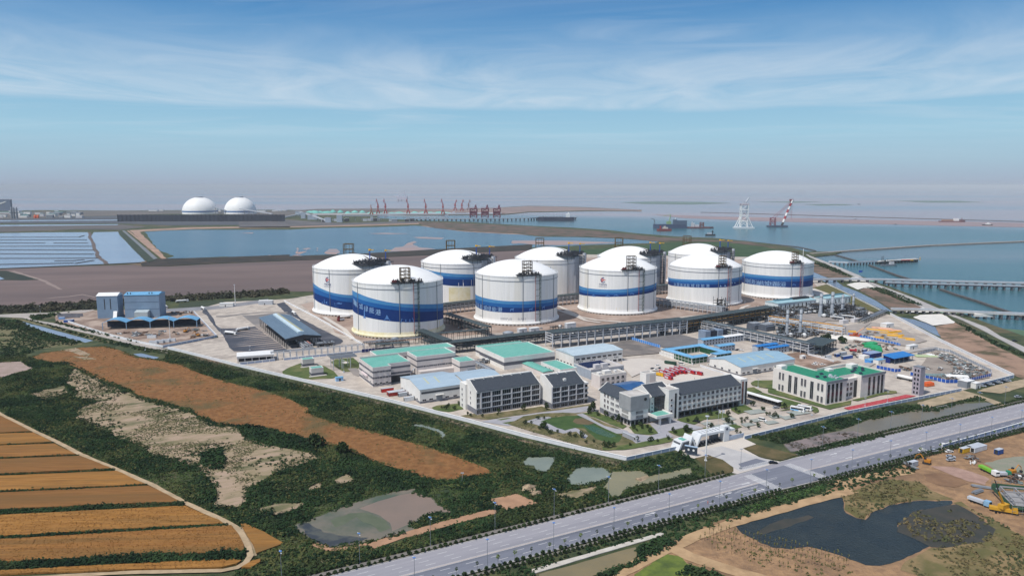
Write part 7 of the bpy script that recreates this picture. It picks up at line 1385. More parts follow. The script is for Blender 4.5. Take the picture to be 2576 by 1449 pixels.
 # -- main gate
A=(25,320,795);r=site_thing('main_gate','white angular main gate with zigzag legs and long slatted canopy','gate',A)
GW=mat('white gate cladding',S(208,213,216),S(218,221,223),scale=.3,rough=.6);Dg=6.8
part(r,'gate_room',GW,lambda b:(b.profile_y([(0,0),(1.1,0),(3.6,4.3),(7.4,4.9),(7.4,5.4),(2.6,5.0)][::-1]if False else[(0,0),(1.0,0),(3.4,4.4),(2.4,4.9)],0,Dg),b.profile_y([(2.4,4.92),(3.4,4.42),(7.2,4.7),(7.2,5.3)][::-1][::-1],0,Dg)))
part(r,'room_walls',flat('dim gate room wall',(96,102,110),.5),lambda b:b.box(1.6,.8,0,12.8,Dg-.5,4.3));part(r,'roof_coating',GREENR,lambda b:b.box(4.2,1.4,4.9,7.0,Dg-1.4,5.42))
part(r,'zigzag_legs',GW,lambda b:(b.profile_y([(6.6,0),(7.6,0),(10.9,5.8),(10.2,7.2)],0,Dg),b.profile_y([(10.3,6.9),(11.0,5.7),(13.6,0),(12.6,0),(9.9,5.9)][::1],.05,.8),b.profile_y([(12.9,0),(13.8,0),(17.4,6.0),(16.2,6.6)],0,Dg)))
part(r,'canopy',GW,lambda b:(b.profile_y([(16.2,6.62),(17.0,5.6),(42.5,5.6),(42.5,6.7),(16.8,7.1)],0,Dg)));part(r,'canopy_slots',GREY,lambda b:[b.box(18.4+2.7*k,1.6,6.9,18.8+2.7*k,Dg-1.6,7.12)for k in range(7)])
part(r,'end_pillar',GW,lambda b:b.box(34.0,-.3,0,38.0,3.2,9.0));part(r,'pillar_emblem',flat('dark emblem',(60,70,100)),lambda b:b.tube((36,-.42,7.4),(36,-.31,7.4),.8,n=12));part(r,'rear_room',flat('dim gate room wall',(0,0,0)),lambda b:b.box(29,4,0,33.6,Dg,4.8));part(r,'side_wall',flat('pale blue side wall',(178,190,206)),lambda b:b.box(38.02,0,0,50,.4,2.6))
part(r,'barriers',flat('dark barrier',(64,68,76)),lambda b:[b.cbox(17+2.6*k,2,0,.4,3,1.3)for k in range(7)])
r=site_thing('sign_board','dark gate sign board with two white round emblems','sign',(25,480,870),rot=A_S-math.radians(58));part(r,'board',flat('dark sign face',(56,66,78),.4),lambda b:b.box(0,0,1.0,6.8,.5,5.0));part(r,'legs',GREY,lambda b:[b.cbox(x,.25,0,.3,.3,1.0)for x in(1,5.8)]);part(r,'emblem',WHITE,lambda b:[b.tube((x,-.06,3.2),(x,-.01,3.2),.62,n=14)for x in(2.0,4.8)]);part(r,'top_cap',flat('pale blue cap',(170,190,212)),lambda b:b.box(-.2,-.3,5.0,7.0,.8,5.4))
r=thing('screen_wall','grey stone screen wall at the end of the garden path','wall',tuple(g(4,600,1130)[:2])+(.3,),0);q=g(4,745,1195)-g(4,600,1130);part(r,'panel',GPAV,lambda b:b.prism(strip_poly([Vector((0,0,0)),q],.35),0,2.6));part(r,'cap',LGREY,lambda b:b.prism(strip_poly([Vector((0,0,0)),q],.5),2.602,2.8))
for x,lab in((1560,'left white flag on a pole before the office'),(1597,'right white flag on a pole before the office')):
 p=g(4,x,1030);t=thing('flag_pole',lab,'flag',(p.x,p.y,.3));b=MB();b.tube((0,0,0),(0,0,11),.08,n=6);b.build('pole',LGREY,t);b=MB();b.add([(0,.04,8.6),(1.5,.5,8.2),(1.5,.5,10),(0,.04,10.8),(0,.06,8.6),(1.5,.52,8.2),(1.5,.52,10),(0,.06,10.8)],[(0,1,2,3),(7,6,5,4)]);b.build('flag',WHITE,t)
 # -- vehicles
TYRE=flat('tyre rubber',(36,36,38),.9)
WHM={}
def wheels(t,xs,y,r):
 if r not in WHM:b=MB();b.tube((0,-.14,0),(0,.14,0),r,n=12);o=b.build('wheel',TYRE);WHM[r]=o.data;bpy.data.objects.remove(o)
 for x in xs:
  for s in(-y,y):o=bpy.data.objects.new('wheel',WHM[r]);COL.objects.link(o);o.parent=t;o.location=(x,s,r)
def mk(name,cat,wh,*parts):
 t=thing(name,'x',cat);wheels(t,*wh)
 for n,m,f in parts:part(t,n,m,f)
 return t
pr=lambda pts,y0,y1:(lambda b:b.profile_y(pts,y0,y1))
def car(m,L=4.6,van=False):
 h=1.95 if van else 1.45
 up=[(-L*.46,.9),(L*.3,.9),(L*.2,h),(-L*.44,h)]if van else[(-L*.42,.9),(L*.27,.9),(L*.1,h),(-L*.3,h)]
 return mk('van' if van else 'car','van' if van else 'car',([-L*.3,L*.31],.78,.33),('body',m,pr([(-L/2,.3),(L/2,.3),(L/2,.75),(L*.28,.95),(-L*.45,.95),(-L/2,.85)][::1],-.9,.9)),('windows',GLASS,pr([(a,z)if z<h else(a,h-.08)for a,z in up],-.83,.83)),('roof',m,pr([(up[3][0],h-.07),(up[2][0],h-.07),(up[2][0]-.05,h),(up[3][0]+.05,h)],-.78,.78)))
def bus(m,stripe,L=9.0):
 return mk('bus','bus',([-L*.28,L*.32],1.1,.48),('body',m,pr([(-L/2,.45),(L/2,.45),(L/2,1.6),(L/2-.3,3.1),(-L/2,3.1)],-1.22,1.22)),('windows',GLASS,lambda b:(b.box(-L/2+.4,-1.26,1.5,L/2-.9,-1.221,2.6),b.box(-L/2+.4,1.221,1.5,L/2-.9,1.26,2.6))),('windscreen',GLASS,lambda b:b.add([(L/2+.02,-1.1,1.5),(L/2+.02,1.1,1.5),(L/2-.25,1.1,2.9),(L/2-.25,-1.1,2.9)],[(0,1,2,3)])),('stripe',stripe,lambda b:(b.box(-L/2+.1,-1.25,.7,L*.1,-1.222,1.4),b.box(-L/2+.1,1.222,.7,L*.1,1.25,1.4))),('roof_unit',LGREY,lambda b:b.box(-1.5,-.8,3.1,1,.8,3.35)))
def tanker(cab):
 return mk('tanker_truck','tanker truck',([-5.8,-4.6,-3.4,3.4,4.7,7.2],1.05,.5),('tank',WHITE,lambda b:b.lathe([(.01,-.2),(.9,0),(1.22,.5),(1.22,11),(.9,11.5),(.01,11.7)],14)),('cab',cab,pr([(5.8,.6),(8.2,.6),(8.2,1.9),(7.9,3.1),(5.8,3.1)],-1.2,1.2)),('windscreen',GLASS,lambda b:b.add([(8.22,-1.05,1.9),(8.22,1.05,1.9),(7.95,1.05,2.9),(7.95,-1.05,2.9)],[(0,1,2,3)])),('chassis',DARK,lambda b:b.box(-6.6,-.5,.6,7,.5,1.0)),('rear_cabinet',LGREY,lambda b:b.box(-7.2,-1.1,.9,-6.4,1.1,2.6)))
def fix_tank(t):
 for c in kids(t):
  if c.name.startswith('tank'):c.rotation_euler=(0,PI/2,0);c.location=(-6.4,0,2.25)
 return t
def fire_engine(L=8.0):
 return mk('fire_engine','fire engine',([-L*.3,L*.3],1.1,.5),('body',RED,pr([(-L/2,.6),(L*.18,.6),(L*.18,3.0),(-L/2,3.0)],-1.2,1.2)),('cab',RED,pr([(L*.2,.6),(L/2,.6),(L/2,1.8),(L/2-.25,2.9),(L*.2,2.9)],-1.2,1.2)),('windscreen',GLASS,lambda b:b.add([(L/2+.02,-1.05,1.8),(L/2+.02,1.05,1.8),(L/2-.22,1.05,2.75),(L/2-.22,-1.05,2.75)],[(0,1,2,3)])),('shutter',LGREY,lambda b:(b.box(-L*.4,-1.24,1.1,L*.1,-1.21,2.5),b.box(-L*.4,1.21,1.1,L*.1,1.24,2.5))),('ladder_rack',LGREY,lambda b:b.box(-L*.45,-.5,3.0,L*.1,.5,3.3)),('light_bar',BLUEP,lambda b:b.box(L*.36,-.8,2.9,L*.42,.8,3.1)))
def lorry(cab,bed,L=8.5,h=1.2):
 return mk('lorry','truck',([-L*.33,-L*.18,L*.32],1.05,.5),('cab',cab,pr([(L*.24,.6),(L/2,.6),(L/2,1.8),(L/2-.2,2.9),(L*.24,2.9)],-1.2,1.2)),('windscreen',GLASS,lambda b:b.add([(L/2+.02,-1.05,1.8),(L/2+.02,1.05,1.8),(L/2-.18,1.05,2.75),(L/2-.18,-1.05,2.75)],[(0,1,2,3)])),('bed',bed,lambda b:b.box(-L/2,-1.2,1.0,L*.21,1.2,1.0+h)),('chassis',DARK,lambda b:b.box(-L/2+.2,-.5,.6,L*.45,.5,.98)))
def excavator(m):
 return mk('excavator','excavator',([],1,.5),('tracks',DARK,lambda b:(b.box(-1.8,-1.4,0,1.8,-.8,.9),b.box(-1.8,.8,0,1.8,1.4,.9))),('house',m,lambda b:b.box(-1.9,-1.3,1.0,1.0,1.3,2.4)),('cab',GLASS,lambda b:b.box(.1,.3,2.41,1.2,1.2,3.2)),('boom',m,lambda b:(b.tube((1,0,1.8),(3.4,0,4.6),.28,n=4),b.tube((3.4,0,4.6),(5.4,0,3.2),.24,n=4),b.tube((5.4,0,3.2),(5.9,0,1.2),.18,n=4))),('bucket',DARK,lambda b:b.box(5.2,-.6,.5,6.2,.6,1.3)))
USEDV={}
def put(key,fn,label,A,B=None,rot=None,group=None,z=.36):
 p=g(*A)
 if B is not None:d=g(*B)-p;rot=math.atan2(d.y,d.x)
 if key not in USEDV:USEDV[key]=o=fn()
 else:o=dup(USEDV[key],(0,0,0))
 o.location=(p.x,p.y,z);o.rotation_euler=(0,0,rot if rot is not None else A_S);o['label']=label
 if group:o['group']=group
 elif 'group' in o:del o['group']
 return o
Cw,Cb,Cs=(lambda:car(WHITE)),(lambda:car(flat('black car paint',(30,32,36),.3))),(lambda:car(flat('silver car paint',(170,176,184),.3)))
Vw=lambda:car(WHITE,5.4,True)
Tk=lambda:fix_tank(tanker(WHITE));Tr=lambda:fix_tank(tanker(flat('dark red cab',(120,40,40),.5)))
put('tk',Tk,'left white tanker truck turning onto the dark apron',(7,385,930),(7,480,940));put('tk',Tk,'cream tanker truck parked behind the turning one',(7,570,872),(7,690,850));put('tk',Tk,'white tanker truck coming down the lane right of the canopy',(7,1345,625),(7,1380,650));put('tk',Tk,'white tanker truck at the bend of the apron lane by the back road',(6,2045,370),(6,2075,385));put('tk',Tk,'white tanker truck on the back road left of the bend',(6,1668,352),(6,1690,372));put('tk',Tk,'long white tanker truck on the far back road',(6,1830,297),(6,1890,292));put('tr',Tr,'white tanker truck with dark red cab below the emblem tank',(7,2110,690),(7,2020,700))
put('lr',lambda:lorry(flat('dark red cab',(0,0,0)),LGREY),'small dark red flat lorry in front of the red cabbed tanker',(7,2055,728),(7,2010,735))
red=lambda:fire_engine();gp='red fire engines parked in two ranks'
for k,(x,y)in enumerate(((1040,540),(1085,525),(1060,560),(1120,510),(1160,500),(1205,500),(1010,505),(1065,492),(1110,482),(1155,472),(1205,468),(1240,480))):
 put('fe',red,'red fire engine parked in the ranks on the pale yard behind the office',(4,x,y),None,A_S-PI/2,gp)
put('fel',lambda:fire_engine(11),'longer red ladder engine at the right end of the ranks',(4,1280,500),None,A_S-PI/2);put('fel',lambda:None,'last long red engine with white stripe farthest right',(4,1340,512),None,A_S-PI/2.4)
put('yv',lambda:lorry(YEL,YEL,7,1.6),'small yellow truck left of the fire engines',(4,972,528),None,A_S-PI*.4)
put('gt',lambda:lorry(flat('army green',(40,70,56),.6),flat('army green',(0,0,0)),10,1.8),'dark green truck on the yard by the courtyard offices',(4,1078,410),None,A_S-1.1)
put('cw',Cw,'white car above the small yard group',(4,955,425),None,.2);put('cb',Cb,'black car at the left of the small yard group',(4,905,458),None,.1);put('cw',Cw,'white car in the middle of the small yard group',(4,935,460),None,.7);put('cb',Cb,'black car at the right of the small yard group',(4,970,452),None,1.2)
put('vw',Vw,'white van on the lane before the courtyard offices',(4,1190,408),None,A_S-1.2);put('cw',Cw,'white car beside the long warehouse corner',(4,1478,420),None,A_S-1.1);put('cb',Cb,'black car between the prefab huts',(29,1525,425),None,-.1);put('cw',Cw,'white car between the prefab huts',(29,1580,430),None,-.2)
put('cw',Cw,'upper of two white cars near the dirt yard',(5,485,915),None,.2);put('cw',Cw,'lower white car near the dirt yard',(5,470,930),None,-.4);put('cw',Cw,'right white car near the dirt yard',(5,550,930),None,.1)
put('cb',Cb,'black car parked before the office lawn',(4,1340,990),None,A_S-1.0);put('cw',Cw,'white car in the bays behind the gate',(4,1480,1045),None,.0);put('vw',Vw,'long white minibus alone in the front bays',(4,2005,975),None,-.75);put('cs',Cs,'silver car under the bus shelter end',(4,2140,848),None,.3)
put('bus',lambda:bus(WHITE,flat('light blue stripe',(110,176,224))),'left of two white coaches with blue waves',(4,2358,880),None,A_S-1.15);put('bus',None,'right of two white coaches parked side by side',(4,2430,868),None,A_S-1.15)
r=thing('bus_shelter','long thin roofed bus shelter beside the lawn strip','shelter',tuple(g(4,1830,735)[:2])+(.36,),0);q=g(4,2180,838)-g(4,1830,735);rr_=math.atan2(q.y,q.x);r.rotation_euler=(0,0,rr_);Lq=q.length
part(r,'roof',WHITE,lambda b:b.box(0,-2,3.6,Lq,2.6,3.85));part(r,'posts',GREY,lambda b:[b.cbox(2+k*(Lq-4)/8,1.8,0,.2,.2,3.6)for k in range(9)]);part(r,'rear_screen',DARK,lambda b:b.box(.5,1.9,.2,Lq-.5,2.0,3))
for k,(fr,x,y,key,lab)in enumerate(((14,1435,408,'cw','white car nearest the road end on the building site'),(14,1532,412,'cs','grey blue car second from the road end on the building site'),(14,1658,418,'cw','white car farthest right of the upper building site cars'),(14,1672,462,'cs','upper of two pale cars parked close together on the site'),(14,1672,488,'cs','lower of two pale cars parked close together on the site'),(14,1615,362,'cw','white car at the end of the bluish road wall'),(14,185,512,'cb','small dark car on the junction by the verge'),(5,2515,1255,'cs','silver car driving on the road at the right corner'),(5,2482,690,'cb','dark car alone on the dike road'))):
 put(key,{'cw':Cw,'cs':Cs,'cb':Cb}[key],lab,(fr,x,y),None,random.uniform(-.4,.3))
for k in range(7):put('cb' if k%2 else 'cs',Cb,'car parked in the row outside the right front wall',(5,2160+42*k,1145-9*k),None,A_S-1.2,'cars parked outside the right front wall')
put('gm',lambda:lorry(WHITE,flat('bright green boom',(120,184,56),.5),12,1.2),'bright green concrete pump truck with white cab',(14,1990,590),(14,2060,625));put('gb',lambda:lorry(flat('green cab',(40,130,96),.5),LGREY,7),'small green truck right of the concrete pump',(14,2110,618),None,-.1)
put('lg',lambda:lorry(flat('light blue cab',(140,180,210),.5),LGREY,10),'grey flatbed with blue cab below the steel stack',(14,1910,850),(14,1960,868));put('ex',lambda:excavator(flat('dull orange yellow',(186,124,40))),'yellow excavator by the bank with raised boom',(14,1470,512),None,2.4);put('ex',None,'orange digger at the right edge of the building site',(14,2190,600),None,.3);put('ex',None,'digger working in the recycling yard right of the piles',(6,1990,640),None,2.9);put('ex',None,'digger by the brown heap under the blue vaults',(6,1870,600),None,1.2)
put('tk',Tk,'white tanker left of the fire training tower',(5,1385,1080),(5,1430,1090));put('rd',lambda:lorry(flat('red cab',(170,50,60)),flat('red cab',(0,0,0)),6),'red tractor unit near the green sheeted stacks',(5,855,795),None,-.3)
def crane(label,A,tip_px,m,boom_m,L,rot_extra=0):
 p=g(*A);t=thing('mobile_crane',label,'crane',(p.x,p.y,.36),0);part(t,'carrier',m,lambda b:(b.cbox(0,0,.8,11,2.6,1.3,-.5),b.cbox(4.2*math.cos(.5),-4.2*math.sin(.5),.8,2.2,2.5,2.4,-.5)));part(t,'house',m,lambda b:b.cbox(0,0,2.12,4.5,2.6,1.9,.4))
 fr,x,y=tip_px;d=ray(fr,x,y);k=p.y*.995/d.y;tip=Vector((d.x*k,d.y*k,CAM_H+d.z*k))-Vector((p.x,p.y,.36));part(t,'boom',boom_m,lambda b:b.tube((0,0,3.6),tip*.55+Vector((0,0,1.4)),.55,.45,n=4));part(t,'boom_tip',DARK,lambda b:b.tube(tip*.55+Vector((0,0,1.4)),tip,.34,.2,n=4))
 wheels(t,[-4,-2.4,2.6,4.2],1.1,.55)
crane('yellow mobile crane with long dark boom tip by the unfinished building',(14,2110,920),(14,2040,640),flat('dull yellow',(200,152,46)),flat('dull yellow',(0,0,0)),0);crane('orange mobile crane with long boom in the yellow pipe yard',(5,880,645),(5,1040,500),flat('rust orange',(176,86,50),.6),flat('pale orange boom',(200,150,120)),0)
# -- stored goods
def container(label,A,m,L=6.1,rot=A_S,n=1,grp=None):
 key=('ct',m.name,L,n)
 def f():
  t=thing('container','x','container');part(t,'box',m,lambda b:[b.box(0,2.7*k,0,L,2.7*k+2.45,2.6)for k in range(n)]);part(t,'door_frame',DARK,lambda b:b.box(-.06,.3,.2,-.01,2.1,2.4));part(t,'roof_rim',LGREY,lambda b:[b.box(-.05,-.05,2.6,L+.05,2.7*n-.2,2.68)]);return t
 return put(key,f,label,A,None,rot,grp)
TC_R,TC_B,TC_W,TC_G=flat('rust red container',(152,52,46),.6),flat('blue container',(36,84,160),.6),flat('white container',(220,224,226),.6),flat('grey container',(168,176,184),.6)
container('long rust red container nearest the pale blue warehouse',(27,1200,1400),TC_R,12.2,n=2);container('bright red container behind the long rust red one',(27,1020,1300),flat('bright red container',(196,52,44),.6),9);container('grey container right of the rust red pair',(27,1450,1410),TC_G);container('white blue topped box by the wall and red containers',(3,810,680),TC_W,7)
for k in range(4):container('one of the row of white containers along the recycling yard wall',(6,1500+62*k,718-8*k),TC_W,7,.16,grp='white containers in the recycling yard')
container('white container above the row in the recycling yard',(6,1480,660),TC_W,8,.16);container('blue container left of the brown heap near the lane',(6,640,500),TC_B,9,.16,2);container('pale blue container beside the lane',(6,590,470),flat('pale blue container',(130,170,220),.6),6,.16)
r=thing('ruined_shed','roofless grey concrete shed by the left lane','shed',tuple(g(6,580,455)[:2])+(.33,),.1);part(r,'walls',WALLD,lambda b:(b.box(0,0,0,24,.4,3.6),b.box(0,7,0,24,7.4,3.6),b.box(0,.42,0,.4,6.98,3.6),b.box(12,.42,0,12.4,6.98,3.6)))
container('blue container on the dirt yard edge',(5,760,875),TC_B,12);container('white container left of the blue one on the dirt yard',(5,590,870),TC_W);container('blue container beside the white one at the yard',(5,690,850),TC_B,5);container('small blue container by the red tractor',(5,965,805),TC_B,4);container('blue skip under the steel stacks',(30,1380,1210),TC_B,4.5);container('white site cabin by the grey slanting rack end',(5,395,825),TC_W,14);container('grey container in the yard behind the cabin',(5,740,835),TC_G,7)
container('yellow container at the building site',(14,1775,430),flat('site yellow',(226,178,40),.6),8);container('white roofed site cabin beside the yellow container',(14,1870,425),TC_W,12,n=2);container('blue container at the right edge of the site',(14,2070,440),TC_B,5);container('grey site box at the bank by the road',(14,1350,545),TC_G,5)
def bundle(label,A,L,n,rad,m,rot=A_S,layers=2,cat='pipe stack',name='pipe_bundle',grp=None,gap=2.05):
 p=g(*A);t=thing(name,label,cat,(p.x,p.y,.36),rot,grp);rr=random.Random(int(A[1]*7+A[2]));b=MB()
 for k in range(layers):
  for i in range(n-k):dx=rr.uniform(-.6,.6);b.tube((dx,(i+k*.5)*rad*gap,rad*(1+1.75*k)),(L+dx,(i+k*.5)*rad*gap,rad*(1+1.75*k)),rad,n=7)
 b.build('pipes',m,t);b=MB();b.box(.5,-.3,0,.8,n*rad*2,.12);b.build('bearer',BROWNST,t);return t
YP,SALM=flat('yellow coated pipe',(222,168,36),.5),flat('salmon coated pipe',(218,168,138),.6)
for k,(x,y,L,n,m,a)in enumerate(((990,575,26,5,YP,-.62),(1040,560,24,6,SALM,-.62),(1110,575,26,6,SALM,-.6),(1130,610,20,4,YP,-.5),(1200,640,16,6,YP,-.4),(1230,610,18,5,YP,.3),(1310,660,18,4,YP,-.6),(1380,680,10,3,YP,-.6),(810,600,9,5,YP,-.3),(1060,655,12,2,YP,-.6),(1330,645,8,5,YP,.4))):bundle(('yellow' if m is YP else 'salmon')+' coated pipes stacked in the blue hoarded yard',(5,x,y),L*.8,max(2,n-2),.4,m,a,2,grp='coated pipe stacks in the yard (%s)'%('yellow' if m is YP else 'salmon'),gap=4.2)
GRT=flat('green tarpaulin',(44,160,104),.7)
for k,(x,y,w,d,h)in enumerate(((1020,745,12,8,2.6),(1060,765,9,9,2.2),(1110,785,11,7,2.4),(1150,800,7,6,2.8))):
 p=g(5,x,y);t=thing('covered_stack','stack of goods under bright green tarpaulin in the middle yard','covered stack',(p.x,p.y,.36),A_S+.2*k,'green tarpaulin stacks');part(t,'tarpaulin',GRT,lambda b:b.profile([(0,0),(.4,h),(d*.5,h*1.15),(d-.4,h*.9),(d,0)],0,w));part(t,'pallet',BROWNST,lambda b:b.box(-.3,-.3,0,w+.3,d+.3,.15))
STEELB=[mat('bundle grey',S(112,118,124),S(140,146,150),scale=1),mat('bundle brown',S(104,84,72),S(130,104,86),scale=1),mat('bundle dark',S(56,54,54),S(82,76,72),scale=1),mat('bundle teal',S(104,128,132),S(128,150,152),scale=1),WHITE]
rs=random.Random(12)
def heap_field(label,grp,poly,n,sizes=(1.2,4),z=.36,name='scrap_heap',cat='scrap heap'):
 q=np.array([(p.x,p.y)for p in poly]);lo,hi=q.min(0),q.max(0);c=0
 while c<n:
  P=np.array([[rs.uniform(lo[0],hi[0]),rs.uniform(lo[1],hi[1])]])
  if not inpoly(P,poly)[0]:continue
  t=thing(name,label,cat,(P[0,0],P[0,1],z),rs.uniform(0,3),grp);s=rs.uniform(*sizes);m=rs.choice(STEELB[:3]if rs.random()<.8 else STEELB)
  b=MB()
  for k in range(rs.randint(5,9)):x,y=rs.uniform(-s,s),rs.uniform(-s*.6,s*.6);a=rs.uniform(-.5,.5);l=rs.uniform(.8,2.4);h=rs.uniform(.3,1.3);b.tube((x-l*math.cos(a),y-l*math.sin(a),h*.6),(x+l*math.cos(a),y+l*math.sin(a),h),rs.uniform(.12,.4),n=5)
  b.build('bars',m,t);b=MB()
  for k in range(3):b.cbox(rs.uniform(-s,s)*.7,rs.uniform(-s,s)*.5,0,rs.uniform(.6,2),rs.uniform(.6,1.6),rs.uniform(.5,1.6),rs.uniform(0,3))
  b.build('blocks',rs.choice(STEELB),t);c+=1
heap_field('tangled scrap and pipe heap in the hoarded scrap yard','scrap heaps in the hoarded yard',G(5,(1680,830),(1780,810),(2200,1000),(2200,1040),(1960,1090),(1580,1060),(1700,1030),(1900,1020),(1850,930)),190,(1.4,3.8))
heap_field('loose heap of fittings on the open ground by the training tower','loose heaps by the tower',G(5,(1160,930),(1250,920),(1380,990),(1330,1000),(1600,950),(1780,950),(1770,985),(1640,985)),14,(1,2.6))
heap_field('pile of rusty goods in the brown recycling yard','piles in the recycling yard',G(6,(1150,600),(1500,600),(1660,590),(1640,630),(1480,640),(1260,640),(1150,620)),22,(1.6,3.4));heap_field('scattered rusty debris right of the recycling yard mast','debris in the recycling yard',G(6,(1740,590),(1980,560),(2110,580),(2130,630),(2000,660),(1760,660)),16,(1.4,3));heap_field('dark heap behind the blue vaults','dark heaps behind the vaults',G(6,(1700,400),(1930,390),(1940,430),(1800,440)),10,(2,4))
heap_field('pallet of fittings scattered in the middle yard','fittings in the middle yard',G(5,(620,830),(900,690),(1150,720),(1420,740),(1400,775),(1250,790),(940,860),(700,870)),46,(.8,2.6));heap_field('stack of pipe parts inside the blue hoarded yard','pipe parts in the hoarded yard',G(5,(950,600),(1100,600),(1330,690),(1200,690),(960,640)),16,(1,2.6));heap_field('bits of cargo left on the gravel round the tanks','cargo bits by the tanks',G(1,(1500,740),(1620,800),(1850,860),(2350,850),(2576,830),(2300,880),(1800,880),(1480,860)),12,(.6,1.6))
heap_field('timber and steel piles on the building site','piles on the building site',G(14,(2120,640),(2286,600),(2286,680),(2180,690)),10,(.8,2));heap_field('grey rubble lumps beside the site office cars','rubble by the site cars',G(14,(1290,510),(1350,500),(1400,540),(1330,560)),5,(.6,1.6));heap_field('dark odds and ends by the pump truck','odds by the pump truck',G(14,(1800,470),(1900,460),(1920,520),(1850,510)),7,(.8,1.8))
for k,(x,y,w)in enumerate(((690,655,14),(760,640,12),(860,660,16),(960,675,14),(640,640,10))):
 p=g(5,x,y);t=thing('sand_pile','low white gravel pile beside the dark piping jumble','sand pile',(p.x,p.y,.36),k,'white gravel piles');MB().lathe([(w*.6,0),(w*.5,.5),(w*.3,1.1),(w*.1,1.5),(.01,1.55)],14).build('heap',M_WHITE,t,smooth=True)
bundle('long white steel sections stacked by the pump truck road',(14,1850,705),12,4,.25,GREY,-.45,2);bundle('grey steel plates on the bank left of the crane',(14,1880,770),7,4,.3,GREY,.5,2);bundle('pale green long sections in the scrap yard',(5,1500,850),18,7,.5,flat('pale green',(176,190,150)),-.1,1);bundle('white long sections beside the green ones',(5,1620,840),14,7,.5,WHITE,-.1,1);bundle('white beams in the front of the scrap yard',(5,1800,1060),16,8,.45,WHITE,-.2,2);bundle('grey teal pipes in the front of the scrap yard',(5,1600,1050),18,8,.4,STEELB[3],-.15,2)
p=g(5,1600,1150);t=thing('covered_stack','orange tarpaulin heap right of the training tower','covered stack',(p.x,p.y,.36),.4);part(t,'tarpaulin',ORANGE,lambda b:b.profile([(0,0),(.5,2.4),(4,2.8),(6,1.6),(7,0)],0,8));part(t,'pallet',BROWNST,lambda b:b.box(-.3,-.3,0,8.3,7.3,.15))
r=thing('unfinished_building','unfinished grey concrete frame wrapped in green netting and scaffold','building',tuple(g(14,2120,935)[:2])+(.2,),A_S-.75);r.location.x+=3
part(r,'concrete_frame',flat('raw concrete',(150,150,152),.9),lambda b:([b.cbox(x,y,0,.5,.5,5.4)for x in range(2,44,6)for y in range(2,26,6)],[b.box(2,y-.2,5,38,y+.2,5.6)for y in(2,8,14,20)],[b.box(x-.2,2,5,x+.2,20,5.58)for x in(2,8,14,20,26,32,38)],b.box(2,2,2.4,38,20,2.6)))
part(r,'green_netting',mat('green site netting',S(48,84,62),S(60,98,74),scale=.3,rough=.9),lambda b:(b.box(0,-.3,2.6,42,-.2,4.4),b.box(-.3,-.2,2.6,-.2,24,4.6),b.box(0,23.8,3,42,23.9,5.2)));part(r,'scaffold',GREY,lambda b:([b.tube((x,y,0),(x,y,6.6),.06,n=4)for x in range(0,43,2)for y in(-1.2,24.6)],[b.tube((0,y,z),(42,y,z),.06,n=4)for y in(-1.2,24.6)for z in(2,4,6)]))
for lab,A,s in(('pale rock heap standing beside the bare plot',(12,2150,670),4.2),('smaller dark rock heap right of the pale one',(12,2200,710),3.0),('grey stones on the spit between the two olive ponds',(13,775,645),1.6)):
 p=g(*A);bm=bmesh.new();bmesh.ops.create_icosphere(bm,subdivisions=3,radius=1.0);rr=np.random.default_rng(int(s*10))
 for v in bm.verts:f=1+.28*math.sin(3*v.co.x+2*s)*math.cos(4*v.co.y)+rr.normal(0,.06);v.co=Vector((v.co.x*s*f,v.co.y*s*.8*f,max(v.co.z,-.1)*s*.55*f))
 me=bpy.data.meshes.new('rock_heap');bm.to_mesh(me);bm.free();me.materials.append(mat('tan rock',S(178,158,130),S(120,104,88),scale=.5,rough=.95));o=bpy.data.objects.new('rock_heap',me);COL.objects.link(o);o.location=(p.x,p.y,.1);tag(o,lab,'rock heap')
def person(label,A,top):
 p=g(*A);bm=bmesh.new();J=[((0,0,.95),.15),((0,0,1.2),.16),((0,0,1.42),.17),((0,0,1.52),.06),((0,0,1.66),.105),((0,.1,.9),.1),((.06,.11,.48),.07),((0,.12,.06),.06),((0,-.1,.9),.1),((-.04,-.11,.48),.07),((.05,-.12,.06),.06),((0,.22,1.4),.07),((.02,.28,1.12),.05),((.1,.27,.86),.04),((0,-.22,1.4),.07),((-.02,-.28,1.12),.05),((.04,-.27,.86),.04)]
 E=[(0,1),(1,2),(2,3),(3,4),(0,5),(5,6),(6,7),(0,8),(8,9),(9,10),(2,11),(11,12),(12,13),(2,14),(14,15),(15,16)]
 me=bpy.data.meshes.new('person');me.from_pydata([j[0]for j in J],E,[]);o=bpy.data.objects.new('person',me);COL.objects.link(o);md=o.modifiers.new('skin','SKIN');
 for v,j in zip(me.skin_vertices[0].data,J):v.radius=(j[1],j[1])
 me.skin_vertices[0].data[0].use_root=True;o.modifiers.new('sub','SUBSURF').levels=1;me.materials.append(top);o.location=(p.x,p.y,.36);tag(o,label,'person')
person('person in dark clothes standing on the pale yard, left one',(4,1320,560),flat('dark clothes',(40,44,56)));person('person in dark clothes standing on the pale yard, right one',(4,1382,565),flat('dark clothes',(0,0,0)));person('person in black walking on the plaza towards the gate',(4,1038,1135),flat('black clothes',(24,24,28)));person('person in orange working at the near kerb of the main road',(13,1355,855),ORANGE)
